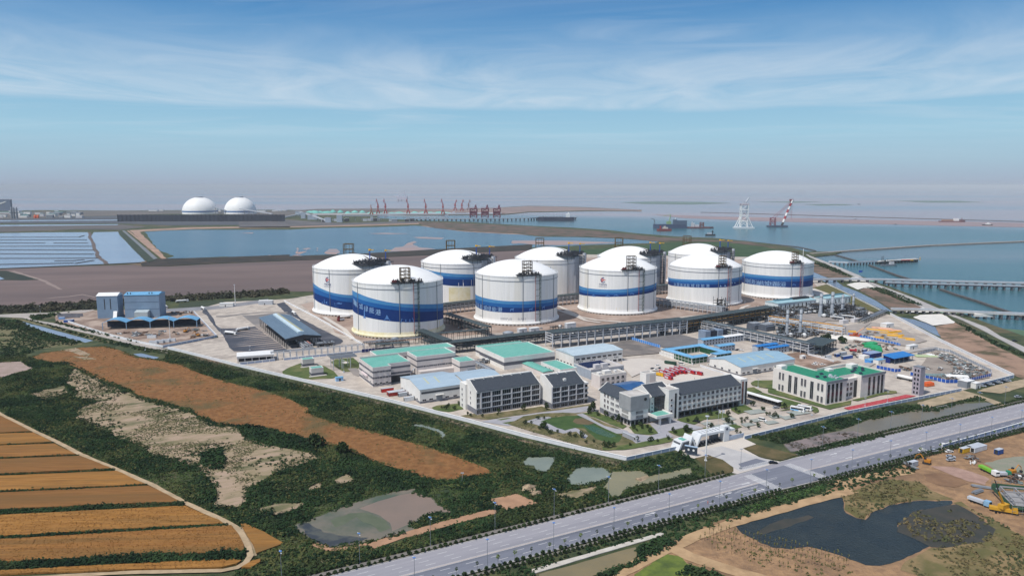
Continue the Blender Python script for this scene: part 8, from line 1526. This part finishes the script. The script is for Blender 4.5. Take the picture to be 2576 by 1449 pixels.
# -- far shore: power station, coal yard, domes, port and ships
def far(name,label,cat,fr,x,y,z=0.0,rot=0.0,group=None):p=g(fr,x,y,0);t=thing(name,label,cat,(p.x,p.y,z),rot,group);t['_k']=p.y/FPX;del t['_k'];return t,p.y/FPX
PK=.2833
def fbox(name,label,fr,x0,y0,x1,y1,m,roofm=None,dep=None,cat='building',extra=None):
 s=FR[fr][2];t,k=far(name,label,cat,fr,x0,y0);w=(x1-x0)*s*k;h=(y0-y1)*s*k;d=dep or w*.5
 part(t,'walls',m,lambda b:b.box(0,0,0,w,d,h));part(t,'roof',roofm or LGREY,lambda b:b.box(-.5,-.5,h,w+.5,d+.5,h+1.2));return t,w,h,k
M_DSTR=mat('brown strip land',S(112,104,100),S(90,90,86),scale=.006,rough=.95,stretch=(.3,2,1));M_COALG=mat('coal dust ground',S(72,76,84),S(88,92,98),scale=.006,rough=.95,stretch=(.3,2,1))
sheet('coal_yard',G(8,(-300,285),(0,278),(400,270),(1050,250),(1500,300),(2000,302),(2520,280),(2576,300),(2576,330),(1500,335),(1050,318),(0,318),(-300,325)),.4,M_COALG,seg=60,amp=3);sheet('port_land',G(8,(-300,240),(200,215),(900,205),(1500,205),(2300,205),(2576,205))+G(15,(700,190),(1200,186),(1900,190),(2400,186),(2330,230),(1240,243),(450,246))+G(8,(2500,280),(2000,235),(1500,232),(1000,250),(0,280),(-300,288)),.4,M_DSTR,seg=60,amp=3)
sheet('mud_strip',G(8,(-300,345),(0,338),(600,334),(1080,328),(1300,350),(1060,376),(700,372),(0,395),(-300,400)),.45,mat('dark strip mud',S(82,80,80),S(104,98,94),scale=.01,stretch=(.3,2,1),rough=.9),seg=30,amp=2)
for k,(y0,y1)in enumerate(((288,302),(328,345))):sheet('pale_water_strip',G(8,(-300,y0+6),(0,y0+4),(1050,y0-2),(1050,y0+5),(0,y1),(-300,y1+2)),.55+.05*k,M_SALT,seg=30,amp=1.5)
sheet('pale_spit',G(16,(90,165),(400,175),(780,185),(1155,203),(1150,209),(780,198),(300,190)),.4,M_BEACH,seg=40,amp=3);sheet('mud_strip',G(15,(0,290),(400,285),(900,315),(1600,300),(1690,312),(1000,332),(400,345),(0,350)),.45,mat('grey strip',S(108,104,104),S(84,84,86),scale=.01),seg=20,amp=2)
sheet('port_land',P0((930,541),(1010,528),(1150,527),(1250,524),(1330,519),(1460,522),(1612,529),(1600,531),(1480,530),(1330,533),(1270,539),(1100,541)),.45,mat('spit soil',S(148,128,122),S(126,112,108),scale=.004,rough=.95),seg=60,amp=3)
sheet('dike_soil',G(15,(1580,303),(1760,306),(2100,322),(2576,345))+G(16,(300,358),(700,382),(1000,410),(1290,440),(1500,452),(1800,470),(2100,484),(2350,530),(2200,520),(1850,482),(1500,478),(1290,478),(1000,452),(600,436),(250,430),(0,405))+G(15,(2400,408),(2000,385),(1750,362),(1620,330)),.5,mat('dike soil',S(112,92,82),S(86,80,68),scale=.02,rough=.95,c3=S(58,68,50),scale3=.02,cut3=(.52,.62)),seg=14,amp=1)
for lab,x,w in(('left white coal dome with blue ring near its foot',1779,296),('right white coal dome with blue ring near its foot',2136,272)):
 t,k=far('coal_dome',lab,'dome',8,x,232);R=w*PK*k/2;hh=128*PK*k;rc=(R*R*.98+hh*hh)/(2*hh);pf=[]
 for i in range(13):a=i/12;z=hh*a;pf.append((max(.1,R*math.sqrt(max(0,1-(.96*a)**2.1))),z))
 MB().lathe([(R,0),(R,8)]+[(r_,z+8)for r_,z in pf[1:]],48).build('shell',M_DOME,t,smooth=True);MB().lathe([(R+.4,11),(R+.3,17)],48).build('blue_ring',B_M,t);MB().lathe([(R*.22,hh+8),(R*.22,hh+14),(.1,hh+15)],24).build('cap',LGREY,t)
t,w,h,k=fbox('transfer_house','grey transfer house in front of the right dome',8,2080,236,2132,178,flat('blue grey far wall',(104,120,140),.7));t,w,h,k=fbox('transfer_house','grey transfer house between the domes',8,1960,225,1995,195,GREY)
def conveyor(label,a,b,za,zb,w=7,m=LGREY):
 A,B=g(*a),g(*b);t=thing('conveyor',label,'conveyor',(A.x,A.y,0));D=B-A;mb=MB();n=Vector((-D.y,D.x,0)).normalized()*w/2;q=[]
 for P_,z in((Vector((0,0,0)),za),(D,zb)):q+=[P_+n+Vector((0,0,z)),P_-n+Vector((0,0,z)),P_-n+Vector((0,0,z+w*.7)),P_+n+Vector((0,0,z+w*.7))]
 mb.add(q,[(0,1,2,3),(7,6,5,4),(0,4,5,1),(1,5,6,2),(2,6,7,3),(3,7,4,0)]);mb.build('gallery',m,t);mb=MB()
 for i in range(1,7):p=D*(i/7);z=za+(zb-za)*i/7;mb.cbox(p.x,p.y,0,2,2,max(z,1));
 mb.build('trestle_legs',GREY,t)
conveyor('inclined conveyor from the left dome to the house between the domes',(8,1890,236),(8,2060,236),37,8);conveyor('inclined conveyor from the right dome down to the right',(8,2130,238),(8,2420,242),26,3);
A,B=g(8,1050,302),g(8,2530,300);t=thing('windbreak_wall','long dark blue grey windbreak wall before the domes','wall',(A.x,A.y,0));D=B-A;k=A.y/FPX;hh=60*PK*k
part(t,'mesh_panel',mat('dark windbreak mesh',S(48,54,68),S(62,68,82),scale=.01,rough=.8,stretch=(3,1,.3)),lambda b:b.prism(strip_poly([Vector((0,0,0)),D],2),0,hh));part(t,'posts',flat('windbreak post',(50,56,68)),lambda b:[b.cbox((D*(i/40)).x,(D*(i/40)).y-3,0,2,2,hh+2)for i in range(41)])
part(t,'coal_pile',flat('coal',(52,54,60),.9),lambda b:b.profile([(8,0),(60,hh*.8),(120,0)],10,D.length-60))
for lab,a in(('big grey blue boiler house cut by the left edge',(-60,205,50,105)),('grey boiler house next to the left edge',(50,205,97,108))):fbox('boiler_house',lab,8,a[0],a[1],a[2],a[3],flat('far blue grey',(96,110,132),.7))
conveyor('white inclined conveyor on the boiler house',(8,-60,210),(8,60,210),26,52,9,WHITE)
for k_,x in enumerate((107,127,152)):t,k=far('silo','grey silo in the row beside the power station','silo',8,x,275,group='grey silos by the power station');r_=9*PK*k;h_=85*PK*k;MB().lathe([(r_,0),(r_,h_),(r_*.5,h_+8),(.1,h_+9)],14).build('shell',GREY,t,smooth=True);b=MB();b.lathe([(r_+1,h_*.6),(r_+1,h_*.64)],14);b.build('band',DARK,t)
for k_,x in enumerate((313,338)):t,k=far('orange_tank',('left','right')[k_]+' orange tank on the far left shore','tank',8,x,272);r_=11*PK*k;h_=24*PK*k;MB().lathe([(r_,0),(r_,h_),(.1,h_+4)],14).build('shell',ORANGE,t,smooth=True);b=MB();b.lathe([(r_+1,h_*.5),(r_+1,h_*.56)],14);b.build('hoop',RED,t)
rf=random.Random(5)
for k_ in range(34):
 x=rf.uniform(-40,690);y=rf.uniform(222,272);w=rf.uniform(20,90);h=rf.uniform(9,26);fbox('far_building','pale low industrial building on the far left shore',8,x,y,x+w,y-h,rf.choice([WALLW,WALLG,GREY,WALLW]),rf.choice([LGREY,WHITE,LGREY,flat('far teal roof',(110,160,156),.6)]))[0]['group']='pale buildings on the far left shore'
for k_ in range(16):
 x=rf.uniform(1150,2460);y=rf.uniform(205,216);w=rf.uniform(30,110);fbox('far_building','white low shed behind the domes',8,x,y,x+w,y-rf.uniform(5,12),WHITE)[0]['group']='white sheds behind the domes'
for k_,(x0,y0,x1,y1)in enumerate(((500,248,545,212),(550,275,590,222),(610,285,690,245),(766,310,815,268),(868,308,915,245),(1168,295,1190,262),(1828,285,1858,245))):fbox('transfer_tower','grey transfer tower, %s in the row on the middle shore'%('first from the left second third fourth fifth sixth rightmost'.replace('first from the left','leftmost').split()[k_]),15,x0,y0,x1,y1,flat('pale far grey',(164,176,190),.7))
conveyor('sloping grey conveyor left of the middle shore towers',(15,545,262),(15,640,285),22,17);conveyor('sloping grey conveyor between the middle shore towers',(15,660,290),(15,780,308),17,3);conveyor('long level conveyor gallery from the towers to the sea',(15,915,295),(15,1320,288),19,18,6);conveyor('long conveyor descending onto the sea trestle',(15,1320,288),(15,1830,288),18,9,6);conveyor('thin conveyor beside the windbreak end',(15,400,275),(15,560,258),3,12)
for k_ in range(26):x=rf.uniform(720,1600);fbox('far_building','dark low frame under the conveyor gallery',15,x,rf.uniform(294,306),x+rf.uniform(12,50),rf.uniform(272,286),rf.choice([GREY,DARK,LGREY,WALLG]))[0]['group']='low frames under the gallery'
def trestle(label,pts,z,w,n,m=GREY,cat='jetty',rail=True):
 P_=[g(*p)for p in pts];o0=P_[0];l=[p-o0 for p in P_];t=thing('jetty',label,cat,(o0.x,o0.y,0));part(t,'deck',m,lambda b:b.prism(strip_poly(l,w/2),z-1.4,z));tot=length(l)
 part(t,'piles',mat('dark pile concrete',S(88,90,96),S(108,110,114),scale=.3),lambda b:[b.cbox(lin(l,tot*(i+.5)/n).x,lin(l,tot*(i+.5)/n).y,-4,w*.3,w*.8,z+2.6)for i in range(n)])
 if rail:part(t,'parapet',LGREY,lambda b:(b.prism(offs(l,w/2)+offs(l,w/2-.5)[::-1],z,z+1.3),b.prism(offs(l,-w/2+.5)+offs(l,-w/2)[::-1],z,z+1.3)))
 return t
trestle('long far trestle carrying the three dark red unloaders',[(15,1560,297),(15,2060,296),(15,2576,290),(16,240,285),(16,580,281)],9,18,40,mat('far trestle grey',S(116,118,124),S(128,130,134),scale=.02));
t=sheet('quay',G(15,(1235,238),(2330,232),(2330,237),(1235,243)),6,LGREY,kind=None,thick=8);tag(t,'pale quay edge below the red harbour cranes','quay')
def portal(label,x,y,ty,m,fr=15,jib=1,grp=None):
 t,k=far('harbour_crane',label,'crane',fr,x,y,4,0,grp);H=(y-ty)*PK*k;w=26*PK*k
 part(t,'portal',m,lambda b:([b.tube((sx*w/2,sy*w/2,0),(sx*w*.22,sy*w*.22,H*.24),2.6,n=4)for sx in(-1,1)for sy in(-1,1)],b.cbox(0,0,H*.22,w*.6,w*.6,H*.04)))
 part(t,'tower',m,lambda b:(b.tube((0,0,H*.25),(0,0,H*.42),w*.16,n=8),b.cbox(0,0,H*.40,w*.62,w*.55,H*.12),b.tube((0,0,H*.5),(-jib*w*.1,0,H*.72),w*.2,w*.14,n=4)))
 part(t,'jib',m,lambda b:(b.tube((jib*w*.1,0,H*.5),(-jib*w*.42,0,H*.98),w*.13,w*.09,n=4),b.tube((-jib*w*.42,0,H),(-jib*w*.62,0,H*.74),w*.09,n=4),b.tube((jib*w*.3,0,H*.56),(-jib*w*.1,0,H*.74),w*.06,n=4),b.tube((-jib*w*.1,0,H*.73),(-jib*w*.42,0,H*.99),w*.03,n=4)))
M_FRED=flat('faded red crane paint',(160,58,58),.6)
for x,j,lab in((1236,1,'leftmost tall red harbour crane'),(1302,1,'second tall red harbour crane from the left'),(1503,1,'third red harbour crane, below the distant rig'),(1660,1,'fourth red harbour crane, alone on the quay'),(1812,1,'fifth red harbour crane before the moored ship')):portal(lab,x,240,108,M_FRED,jib=j)
portal('short orange brown crane at the left end of the quay',1176,245,158,flat('orange brown crane',(170,110,80),.6),jib=.3)
for x,y,ty,m,lab in((1920,208,115,M_FRED,'leftmost of three cranes above the dark ship'),(1980,212,112,M_FRED,'middle crane above the dark ship'),(2040,205,115,flat('faded brown crane',(140,110,110),.6),'rightmost grey brown crane above the dark ship')):portal(lab,x,y,ty,m,jib=-1)
for x,lab in((2083,'left dark red ship unloader on the trestle'),(2185,'middle dark red ship unloader on the trestle'),(2290,'right dark red ship unloader on the trestle')):
 t,k=far('ship_unloader',lab,'unloader',15,x,285,9);w=58*PK*k;H=112*PK*k;m=flat('dull maroon steel',(126,62,78),.6)
 part(t,'legs',m,lambda b:b.lattice(-w/2,-w*.35,0,w/2,w*.35,H*.72,3,2.2));part(t,'machine_house',LGREY,lambda b:b.cbox(-w*.25,0,H*.74,w*.7,w*.5,H*.13));part(t,'boom',m,lambda b:(b.tube((w*.2,-w*.2,H*.7),(w*.35,-w*.1,H),2.4,n=4),b.tube((w*.35,0,H),(w*.62,-w*.3,H*.55),2,n=4),b.tube((-w*.6,0,H*.72),(w*.6,0,H*.72),3,n=4),b.cbox(0,0,H*.3,w*.9,w*.6,H*.2)))
for k_ in range(22):
 x=630+(k_*67.0)%1240+rf.uniform(-10,10);t,k=far('stockpile','turquoise sheeted stockpile behind the harbour cranes','stockpile',15,x,226+rf.uniform(-6,6),group='turquoise sheeted stockpiles');w=rf.uniform(28,50)*PK*k;h=rf.uniform(14,24)*PK*k*(.6 if x>1100 else 1)
 n=20;b=MB();b.lathe([(w*(1.0+.0),0),(w*.72,h*.45),(w*.3,h*.9),(.1,h)],n);b.build('sheet_cover',mat('turquoise sheeting',S(104,178,168),S(124,190,180),scale=.02),t,smooth=True)
sheet('pale_yard',G(15,(640,232),(1200,228),(1900,222),(1900,236),(1240,240),(680,244)),.7,mat('pale port yard',S(176,172,168),S(160,158,158),scale=.01),seg=40,amp=2)
def hull(b,L,W,H,bow=.16,rot=0,z=-2):
 pts=[(-L/2,-W/2),(L*(.5-bow),-W/2),(L/2,0),(L*(.5-bow),W/2),(-L/2,W/2)];b.prism(pts,z,H)
def ship(label,fr,x,y,Lpx,hpx,m,rot=0,cat='ship',name='ship',parts_=()):
 t,k=far(name,label,cat,fr,x,y,-2,rot);s=FR[fr][2]*k;L=Lpx*s;part(t,'hull',m,lambda b:hull(b,L,L*.16,hpx*s))
 for n,m2,f in parts_:part(t,n,m2,lambda b:f(b,L,hpx*s,s))
 return t
NAVYH=flat('dark ship hull',(44,50,70),.5)
ship('long dark cargo ship with white bridge moored in the harbour',16,388,292,325,34,NAVYH,PI,parts_=(('bridge',WHITE,lambda b,L,h,s:(b.box(-L*.38,-L*.06,h,-L*.28,L*.06,h+30*s),b.box(-L*.36,-L*.03,h+30*s,-L*.33,L*.03,h+42*s))),('deck_cranes',LGREY,lambda b,L,h,s:[b.cbox(L*q,0,h,6*s,6*s,30*s)for q in(.3,0)]),('hatches',GREY,lambda b,L,h,s:[b.box(L*q,-L*.05,h,L*(q+.12),L*.05,h+5*s)for q in(-.2,-.05,.08,.22,.33)])))
ship('dark ship moored under the three grouped cranes',15,1965,236,165,14,NAVYH,0,parts_=(('bridge',LGREY,lambda b,L,h,s:b.box(-L*.4,-L*.05,h,-L*.28,L*.05,h+12*s)),('hatches',GREY,lambda b,L,h,s:b.box(-L*.2,-L*.05,h,L*.3,L*.05,h+3*s))))
ship('small blue hulled ship right of the unloaders',15,2330,232,60,8,flat('dull maroon hull',(110,70,76)),0,parts_=(('bridge',LGREY,lambda b,L,h,s:b.box(-L*.4,-L*.05,h,-L*.1,L*.05,h+12*s)),))
ship('large blue dredger with green crane and grey deck house',16,1400,355,295,36,flat('blue hull',(66,80,106),.5),PI,parts_=(('deck_house',flat('blue grey house',(84,100,120)),lambda b,L,h,s:(b.box(-L*.5,-L*.07,h,-L*.14,L*.07,h+32*s),b.box(-L*.2,-L*.05,h,-L*.1,L*.05,h+40*s))),('crane',flat('pale green crane',(140,170,120)),lambda b,L,h,s:(b.cbox(L*.03,0,h,40*s,20*s,26*s),b.tube((L*.02,0,h+20*s),(-L*.02,0,h+85*s),4*s,n=4),b.tube((-L*.02,0,h+85*s),(L*.2,0,h+70*s),1.5*s,n=4))),('bow_gantry',GREY,lambda b,L,h,s:(b.tube((L*.45,0,h),(L*.47,0,h+40*s),4*s,n=4),b.tube((L*.47,0,h+40*s),(L*.57,0,h+52*s),3*s,n=4))),('mast',WHITE,lambda b,L,h,s:b.tube((-L*.16,0,h+40*s),(-L*.16,0,h+58*s),2.5*s,n=5))))
ship('red and white tug in front of the blue dredger',16,1350,380,130,20,flat('red brown hull',(124,56,54)),PI,cat='boat',name='boat',parts_=(('deck_house',flat('cream house',(206,196,186)),lambda b,L,h,s:(b.box(-L*.25,-L*.06,h,L*.1,L*.06,h+14*s),b.box(-L*.1,-L*.04,h+14*s,L*.02,L*.04,h+24*s))),('funnel',RED,lambda b,L,h,s:b.cbox(L*.25,0,h,10*s,8*s,26*s))))
ship('red barge with white cabins right of the dredger',16,1670,355,240,12,flat('dull red barge',(112,70,72)),0,cat='barge',name='barge',parts_=(('cabins',WALLG,lambda b,L,h,s:(b.box(-L*.32,-L*.05,h,-L*.22,L*.05,h+34*s),b.box(-L*.2,-L*.05,h,-L*.05,L*.05,h+18*s))),('gantry',flat('dull red barge',(0,0,0)),lambda b,L,h,s:b.lattice(0,-L*.05,h,L*.12,L*.05,h+38*s,2,3*s)),('pile_tower',LGREY,lambda b,L,h,s:b.cbox(-L*.3,0,h,8*s,8*s,46*s))))
ship('small dark workboat between dredger and white crane platform',16,1762,421,90,14,DARK,0,cat='boat',name='boat',parts_=(('cabin',LGREY,lambda b,L,h,s:b.box(-L*.3,-L*.08,h,L*.1,L*.08,h+12*s)),('mast',DARK,lambda b,L,h,s:(b.tube((L*.2,0,h),(L*.2,0,h+34*s),4*s,n=4),b.tube((L*.1,0,h+20*s),(L*.32,0,h+20*s),3*s,n=4)))))
t,k=far('crane_platform','tall white lattice platform with crane on top and floating base','platform',16,2056,358,-2);s=PK*k
part(t,'float',flat('white float',(206,212,216)),lambda b:b.cbox(0,0,0,165*s,90*s,14*s));part(t,'lattice_legs',WHITE,lambda b:(b.lattice(-30*s,-20*s,14*s,30*s,20*s,215*s,4,4*s),[b.tube((sx*70*s,sy*30*s,14*s),(sx*28*s,sy*18*s,110*s),3.5*s,n=4)for sx in(-1,1)for sy in(-1,1)]));part(t,'top_deck',flat('greyish pink deck',(176,160,168)),lambda b:b.cbox(0,0,205*s,70*s,44*s,14*s));part(t,'top_crane',LGREY,lambda b:(b.cbox(0,0,219*s,24*s,20*s,18*s),b.tube((8*s,0,225*s),(38*s,0,270*s),7*s,n=4)))
t,k=far('floating_crane','floating crane with red and white striped leaning boom','floating crane',16,2355,345,-2);s=PK*k
part(t,'hull',flat('dark crane hull',(74,84,104)),lambda b:b.cbox(0,0,0,170*s,60*s,14*s));m_=flat('maroon gantry',(130,66,78))
part(t,'gantry',m_,lambda b:(b.lattice(-62*s,-14*s,14*s,-20*s,14*s,80*s,2,3*s),b.tube((-50*s,0,80*s),(118*s,0,232*s),2*s,n=4),b.tube((-24*s,0,80*s),(112*s,0,215*s),2*s,n=4)));a_,c_=Vector((40*s,0,14*s)),Vector((122*s,0,238*s))
for i in range(8):part(t,'boom_section',(WHITE if i%2 else flat('dull red band',(160,56,66)))if i else DARK,lambda b:(b.tube(a_+(c_-a_)*(i/8)+Vector((0,8*s,0)),a_+(c_-a_)*((i+1)/8)+Vector((0,8*s,0)),7*s,n=4),b.tube(a_+(c_-a_)*(i/8)-Vector((0,8*s,0)),a_+(c_-a_)*((i+1)/8)-Vector((0,8*s,0)),7*s,n=4)))
part(t,'hook_line',m_,lambda b:(b.tube((122*s,0,236*s),(122*s,0,70*s),1.4*s,n=4),b.tube((108*s,0,216*s),(108*s,0,110*s),1.4*s,n=4),b.cbox(114*s,0,225*s,30*s,16*s,20*s)))
t,k=far('drilling_rig','pale distant jack up rig on the hazy water','rig',15,1452,116,-2);s=PK*k;m_=flat('far pale steel',(188,188,200))
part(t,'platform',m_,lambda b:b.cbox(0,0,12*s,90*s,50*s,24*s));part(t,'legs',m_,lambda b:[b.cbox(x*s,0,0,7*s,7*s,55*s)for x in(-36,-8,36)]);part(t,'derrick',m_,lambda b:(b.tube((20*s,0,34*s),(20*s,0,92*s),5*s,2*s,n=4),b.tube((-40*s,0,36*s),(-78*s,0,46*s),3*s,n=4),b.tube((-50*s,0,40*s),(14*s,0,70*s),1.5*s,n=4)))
ship('brown and white dredging barge far right beyond the stone line',17,1855,308,260,12,flat('dull brown barge',(120,86,90)),0,cat='barge',name='barge',parts_=(('spoil',flat('tan deck house',(170,140,126)),lambda b,L,h,s:b.box(-L*.4,-L*.06,h,0,L*.06,h+14*s)),('cabin',WHITE,lambda b,L,h,s:b.box(L*.06,-L*.06,h,L*.22,L*.06,h+24*s)),('mast',flat('dull brown barge',(0,0,0)),lambda b,L,h,s:(b.tube((L*.36,0,h),(L*.36,0,h+30*s),5*s,n=4),b.box(L*.26,-L*.05,h,L*.46,L*.05,h+8*s)))))
ship('small white topped boat at the far right',17,2210,341,105,9,DARK,0,cat='boat',name='boat',parts_=(('cabin',WHITE,lambda b,L,h,s:(b.box(-L*.2,-L*.07,h,L*.25,L*.07,h+10*s),b.box(-L*.05,-L*.05,h+10*s,L*.12,L*.05,h+18*s))),))
for x,y,lab in((880,282,'tiny dark boat right of the floating crane'),(1285,332,'tiny dark boat on the teal water'),(915,133,'tiny dark boat on the far hazy water')):ship(lab,17,x,y,34,4,DARK,0,cat='boat',name='boat',parts_=(('cabin',GREY,lambda b,L,h,s:b.box(-L*.2,-L*.06,h,L*.1,L*.06,h+4*s)),))
trestle('short jetty with white end platform on the right water',[(17,610,730),(17,800,740),(17,1100,725)],4,5,14,LGREY);t=trestle('white platform at the end of the short jetty',[(17,1090,726),(17,1300,712),(17,1505,700)],4.2,12,12,CONC,'platform',False)
part(t,'pipes',RED,lambda b:b.tube((52,8,5.2),(70,10,5.2),.8,n=8));part(t,'tank',WALLG,lambda b:b.tube((36,6,5.4),(50,8,5.4),1,n=8));part(t,'yellow_arm',YEL,lambda b:(b.cbox(74,11,4.2,5,2,1.5),b.cbox(90,12,4.2,.8,.8,7)));part(t,'loading_arms',DARK,lambda b:[b.cbox(10+2*q,1.5,4.2,.5,.5,8+q)for q in range(3)])
ship('grey workboat moored along the short jetty',17,1215,742,175,16,flat('grey hull',(110,118,128)),.15,cat='boat',name='boat',parts_=(('cabin',WALLG,lambda b,L,h,s:b.box(L*.05,-L*.06,h,L*.3,L*.06,h+24*s)),('mast',DARK,lambda b,L,h,s:(b.cbox(-L*.25,0,h,12*s,8*s,44*s),b.tube((-L*.1,0,h),(-L*.1,0,h+60*s),1.5*s,n=4)))))
trestle('long upper trestle bridge running out over the water',[(17,400,925),(17,800,918),(17,1180,925),(17,1700,940),(17,2576,962),(17,3100,976)],5.5,7,30,mat('trestle deck grey',S(150,152,158),S(164,166,170),scale=.1));trestle('parallel pipe trestle beside the long upper bridge',[(17,1180,950),(17,1700,965),(17,2576,990),(17,3100,1004)],4.5,5,26,M_PIPED)
trestle('lower trestle bridge running out at the right edge',[(17,1240,1228),(17,1700,1238),(17,2080,1262),(17,2576,1280),(17,3100,1298)],5,6,24,CONC);r=thing('tent','cream arched tent at the head of the lower trestle','tent',tuple(g(17,2080,1268)[:2])+(.6,),-.1);part(r,'cover',CREAM,lambda b:b.profile([(0,0),(0,3),(3,5),(6,3),(6,0)],0,24));part(r,'ridge_trim',YEL,lambda b:b.box(0,2.7,5.01,24,3.3,5.2))
for fr,x,y,lab in((17,930,845,'blue road sign board beside the dike road'),):p=g(fr,x,y);t=thing('road_sign',lab,'sign',(p.x,p.y,.5));part(t,'board',BLUEP,lambda b:b.box(-3,0,4,3,.2,7.4));part(t,'posts',GREY,lambda b:(b.cbox(-2.4,.3,0,.2,.2,7),b.cbox(2.4,.3,0,.2,.2,7)))
for k_,(a,b_)in enumerate((((17,690,1),(17,0,0)),)):pass
for lab,pts in(('green railing fence of the upper bridge landing',[(17,935,890),(17,1000,905),(17,1060,915),(17,1130,912)]),('green railing fence of the lower bridge landing',[(5,1690,385),(5,1760,408),(5,1830,388),(5,1900,410)])):fence(lab,[g(*p)for p in pts],1.6,flat('sea green railing',(130,180,160)),'railing','railing')
# -- repeated members become parts of their own
ONE={'base_pedestals':'base_pedestal','downpipes':'downpipe','columns':'column','piers':'pier','balcony_rails':'balcony_rail','posts':'post','legs':'leg','window_sills':'window_sill','roof_panels':'roof_panel','canopy_slots':'canopy_slot','barriers':'barrier','roof_vents':'roof_vent','trestle_legs':'trestle_leg','piles':'pile','wall_posts':'wall_post','roof_plant':'roof_unit','solar_panels':'solar_panel','verge':'verge','floor_slabs':'floor_slab','columns_inside':'inner_column','wall_stripes':'wall_stripe','parapet':'parapet','roof_lights':'roof_light','hatches':'hatch','deck_cranes':'deck_crane','loading_arms':'loading_arm','top_pipes':'top_pipe','roof_fans':'roof_fan','wall_joint':'wall_joint','loading_skids':'loading_skid','rooftop_unit':'rooftop_unit','roof_unit':'roof_unit','roof_hut':'roof_hut','seam':'seam','windows':'window_band','shutter':'shutter','stripe':'stripe','tracks':'track','emblem':'emblem','cabins':'cabin','glazing':'glazing','green_netting':'green_netting','bars':'bar','blocks':'block','pipes':'pipe'}
def split_loose(o,name):
 me=o.data;n=len(me.vertices);par=list(range(n))
 def find(a):
  while par[a]!=a:par[a]=par[par[a]];a=par[a]
  return a
 for p in me.polygons:
  v=p.vertices;r=find(v[0])
  for w in v[1:]:
   q=find(w)
   if q!=r:par[q]=r
 gr={}
 for p in me.polygons:gr.setdefault(find(p.vertices[0]),[]).append(tuple(p.vertices))
 if not 1<len(gr)<=100:return
 co=[tuple(v.co)for v in me.vertices]
 for fs in gr.values():
  ix={}
  for f in fs:
   for v in f:ix.setdefault(v,len(ix))
  m2=bpy.data.meshes.new(name);m2.from_pydata([co[v]for v in ix],[],[[ix[v]for v in f]for f in fs]);m2.materials.append(me.materials[0])
  c=bpy.data.objects.new(name,m2);COL.objects.link(c);c.parent=o.parent;c.location=o.location;c.rotation_euler=o.rotation_euler
 bpy.data.objects.remove(o)
for o in list(bpy.data.objects):
 if o.type=='MESH' and o.parent is not None:
  b=o.name.split('.')[0]
  if b in ONE and not(o.parent.name.startswith('scrap_heap')or b in('bars','blocks')):split_loose(o,ONE[b])
  # -- haze over land and sea
def haze():
 m=bpy.data.materials.new('haze');m.use_nodes=True;nt=m.node_tree;nt.nodes.clear()
 o=nt.nodes.new('ShaderNodeOutputMaterial');v=nt.nodes.new('ShaderNodeVolumePrincipled')
 v.inputs['Color'].default_value=(.89,.95,1.0,1);v.inputs['Density'].default_value=4.6e-5;v.inputs['Anisotropy'].default_value=-.15
 nt.links.new(v.outputs[0],o.inputs['Volume'])
 mb=MB();mb.box(-95000,-4000,-8,95000,125000,175);h=mb.build('haze',m);h['kind']='stuff'
haze()
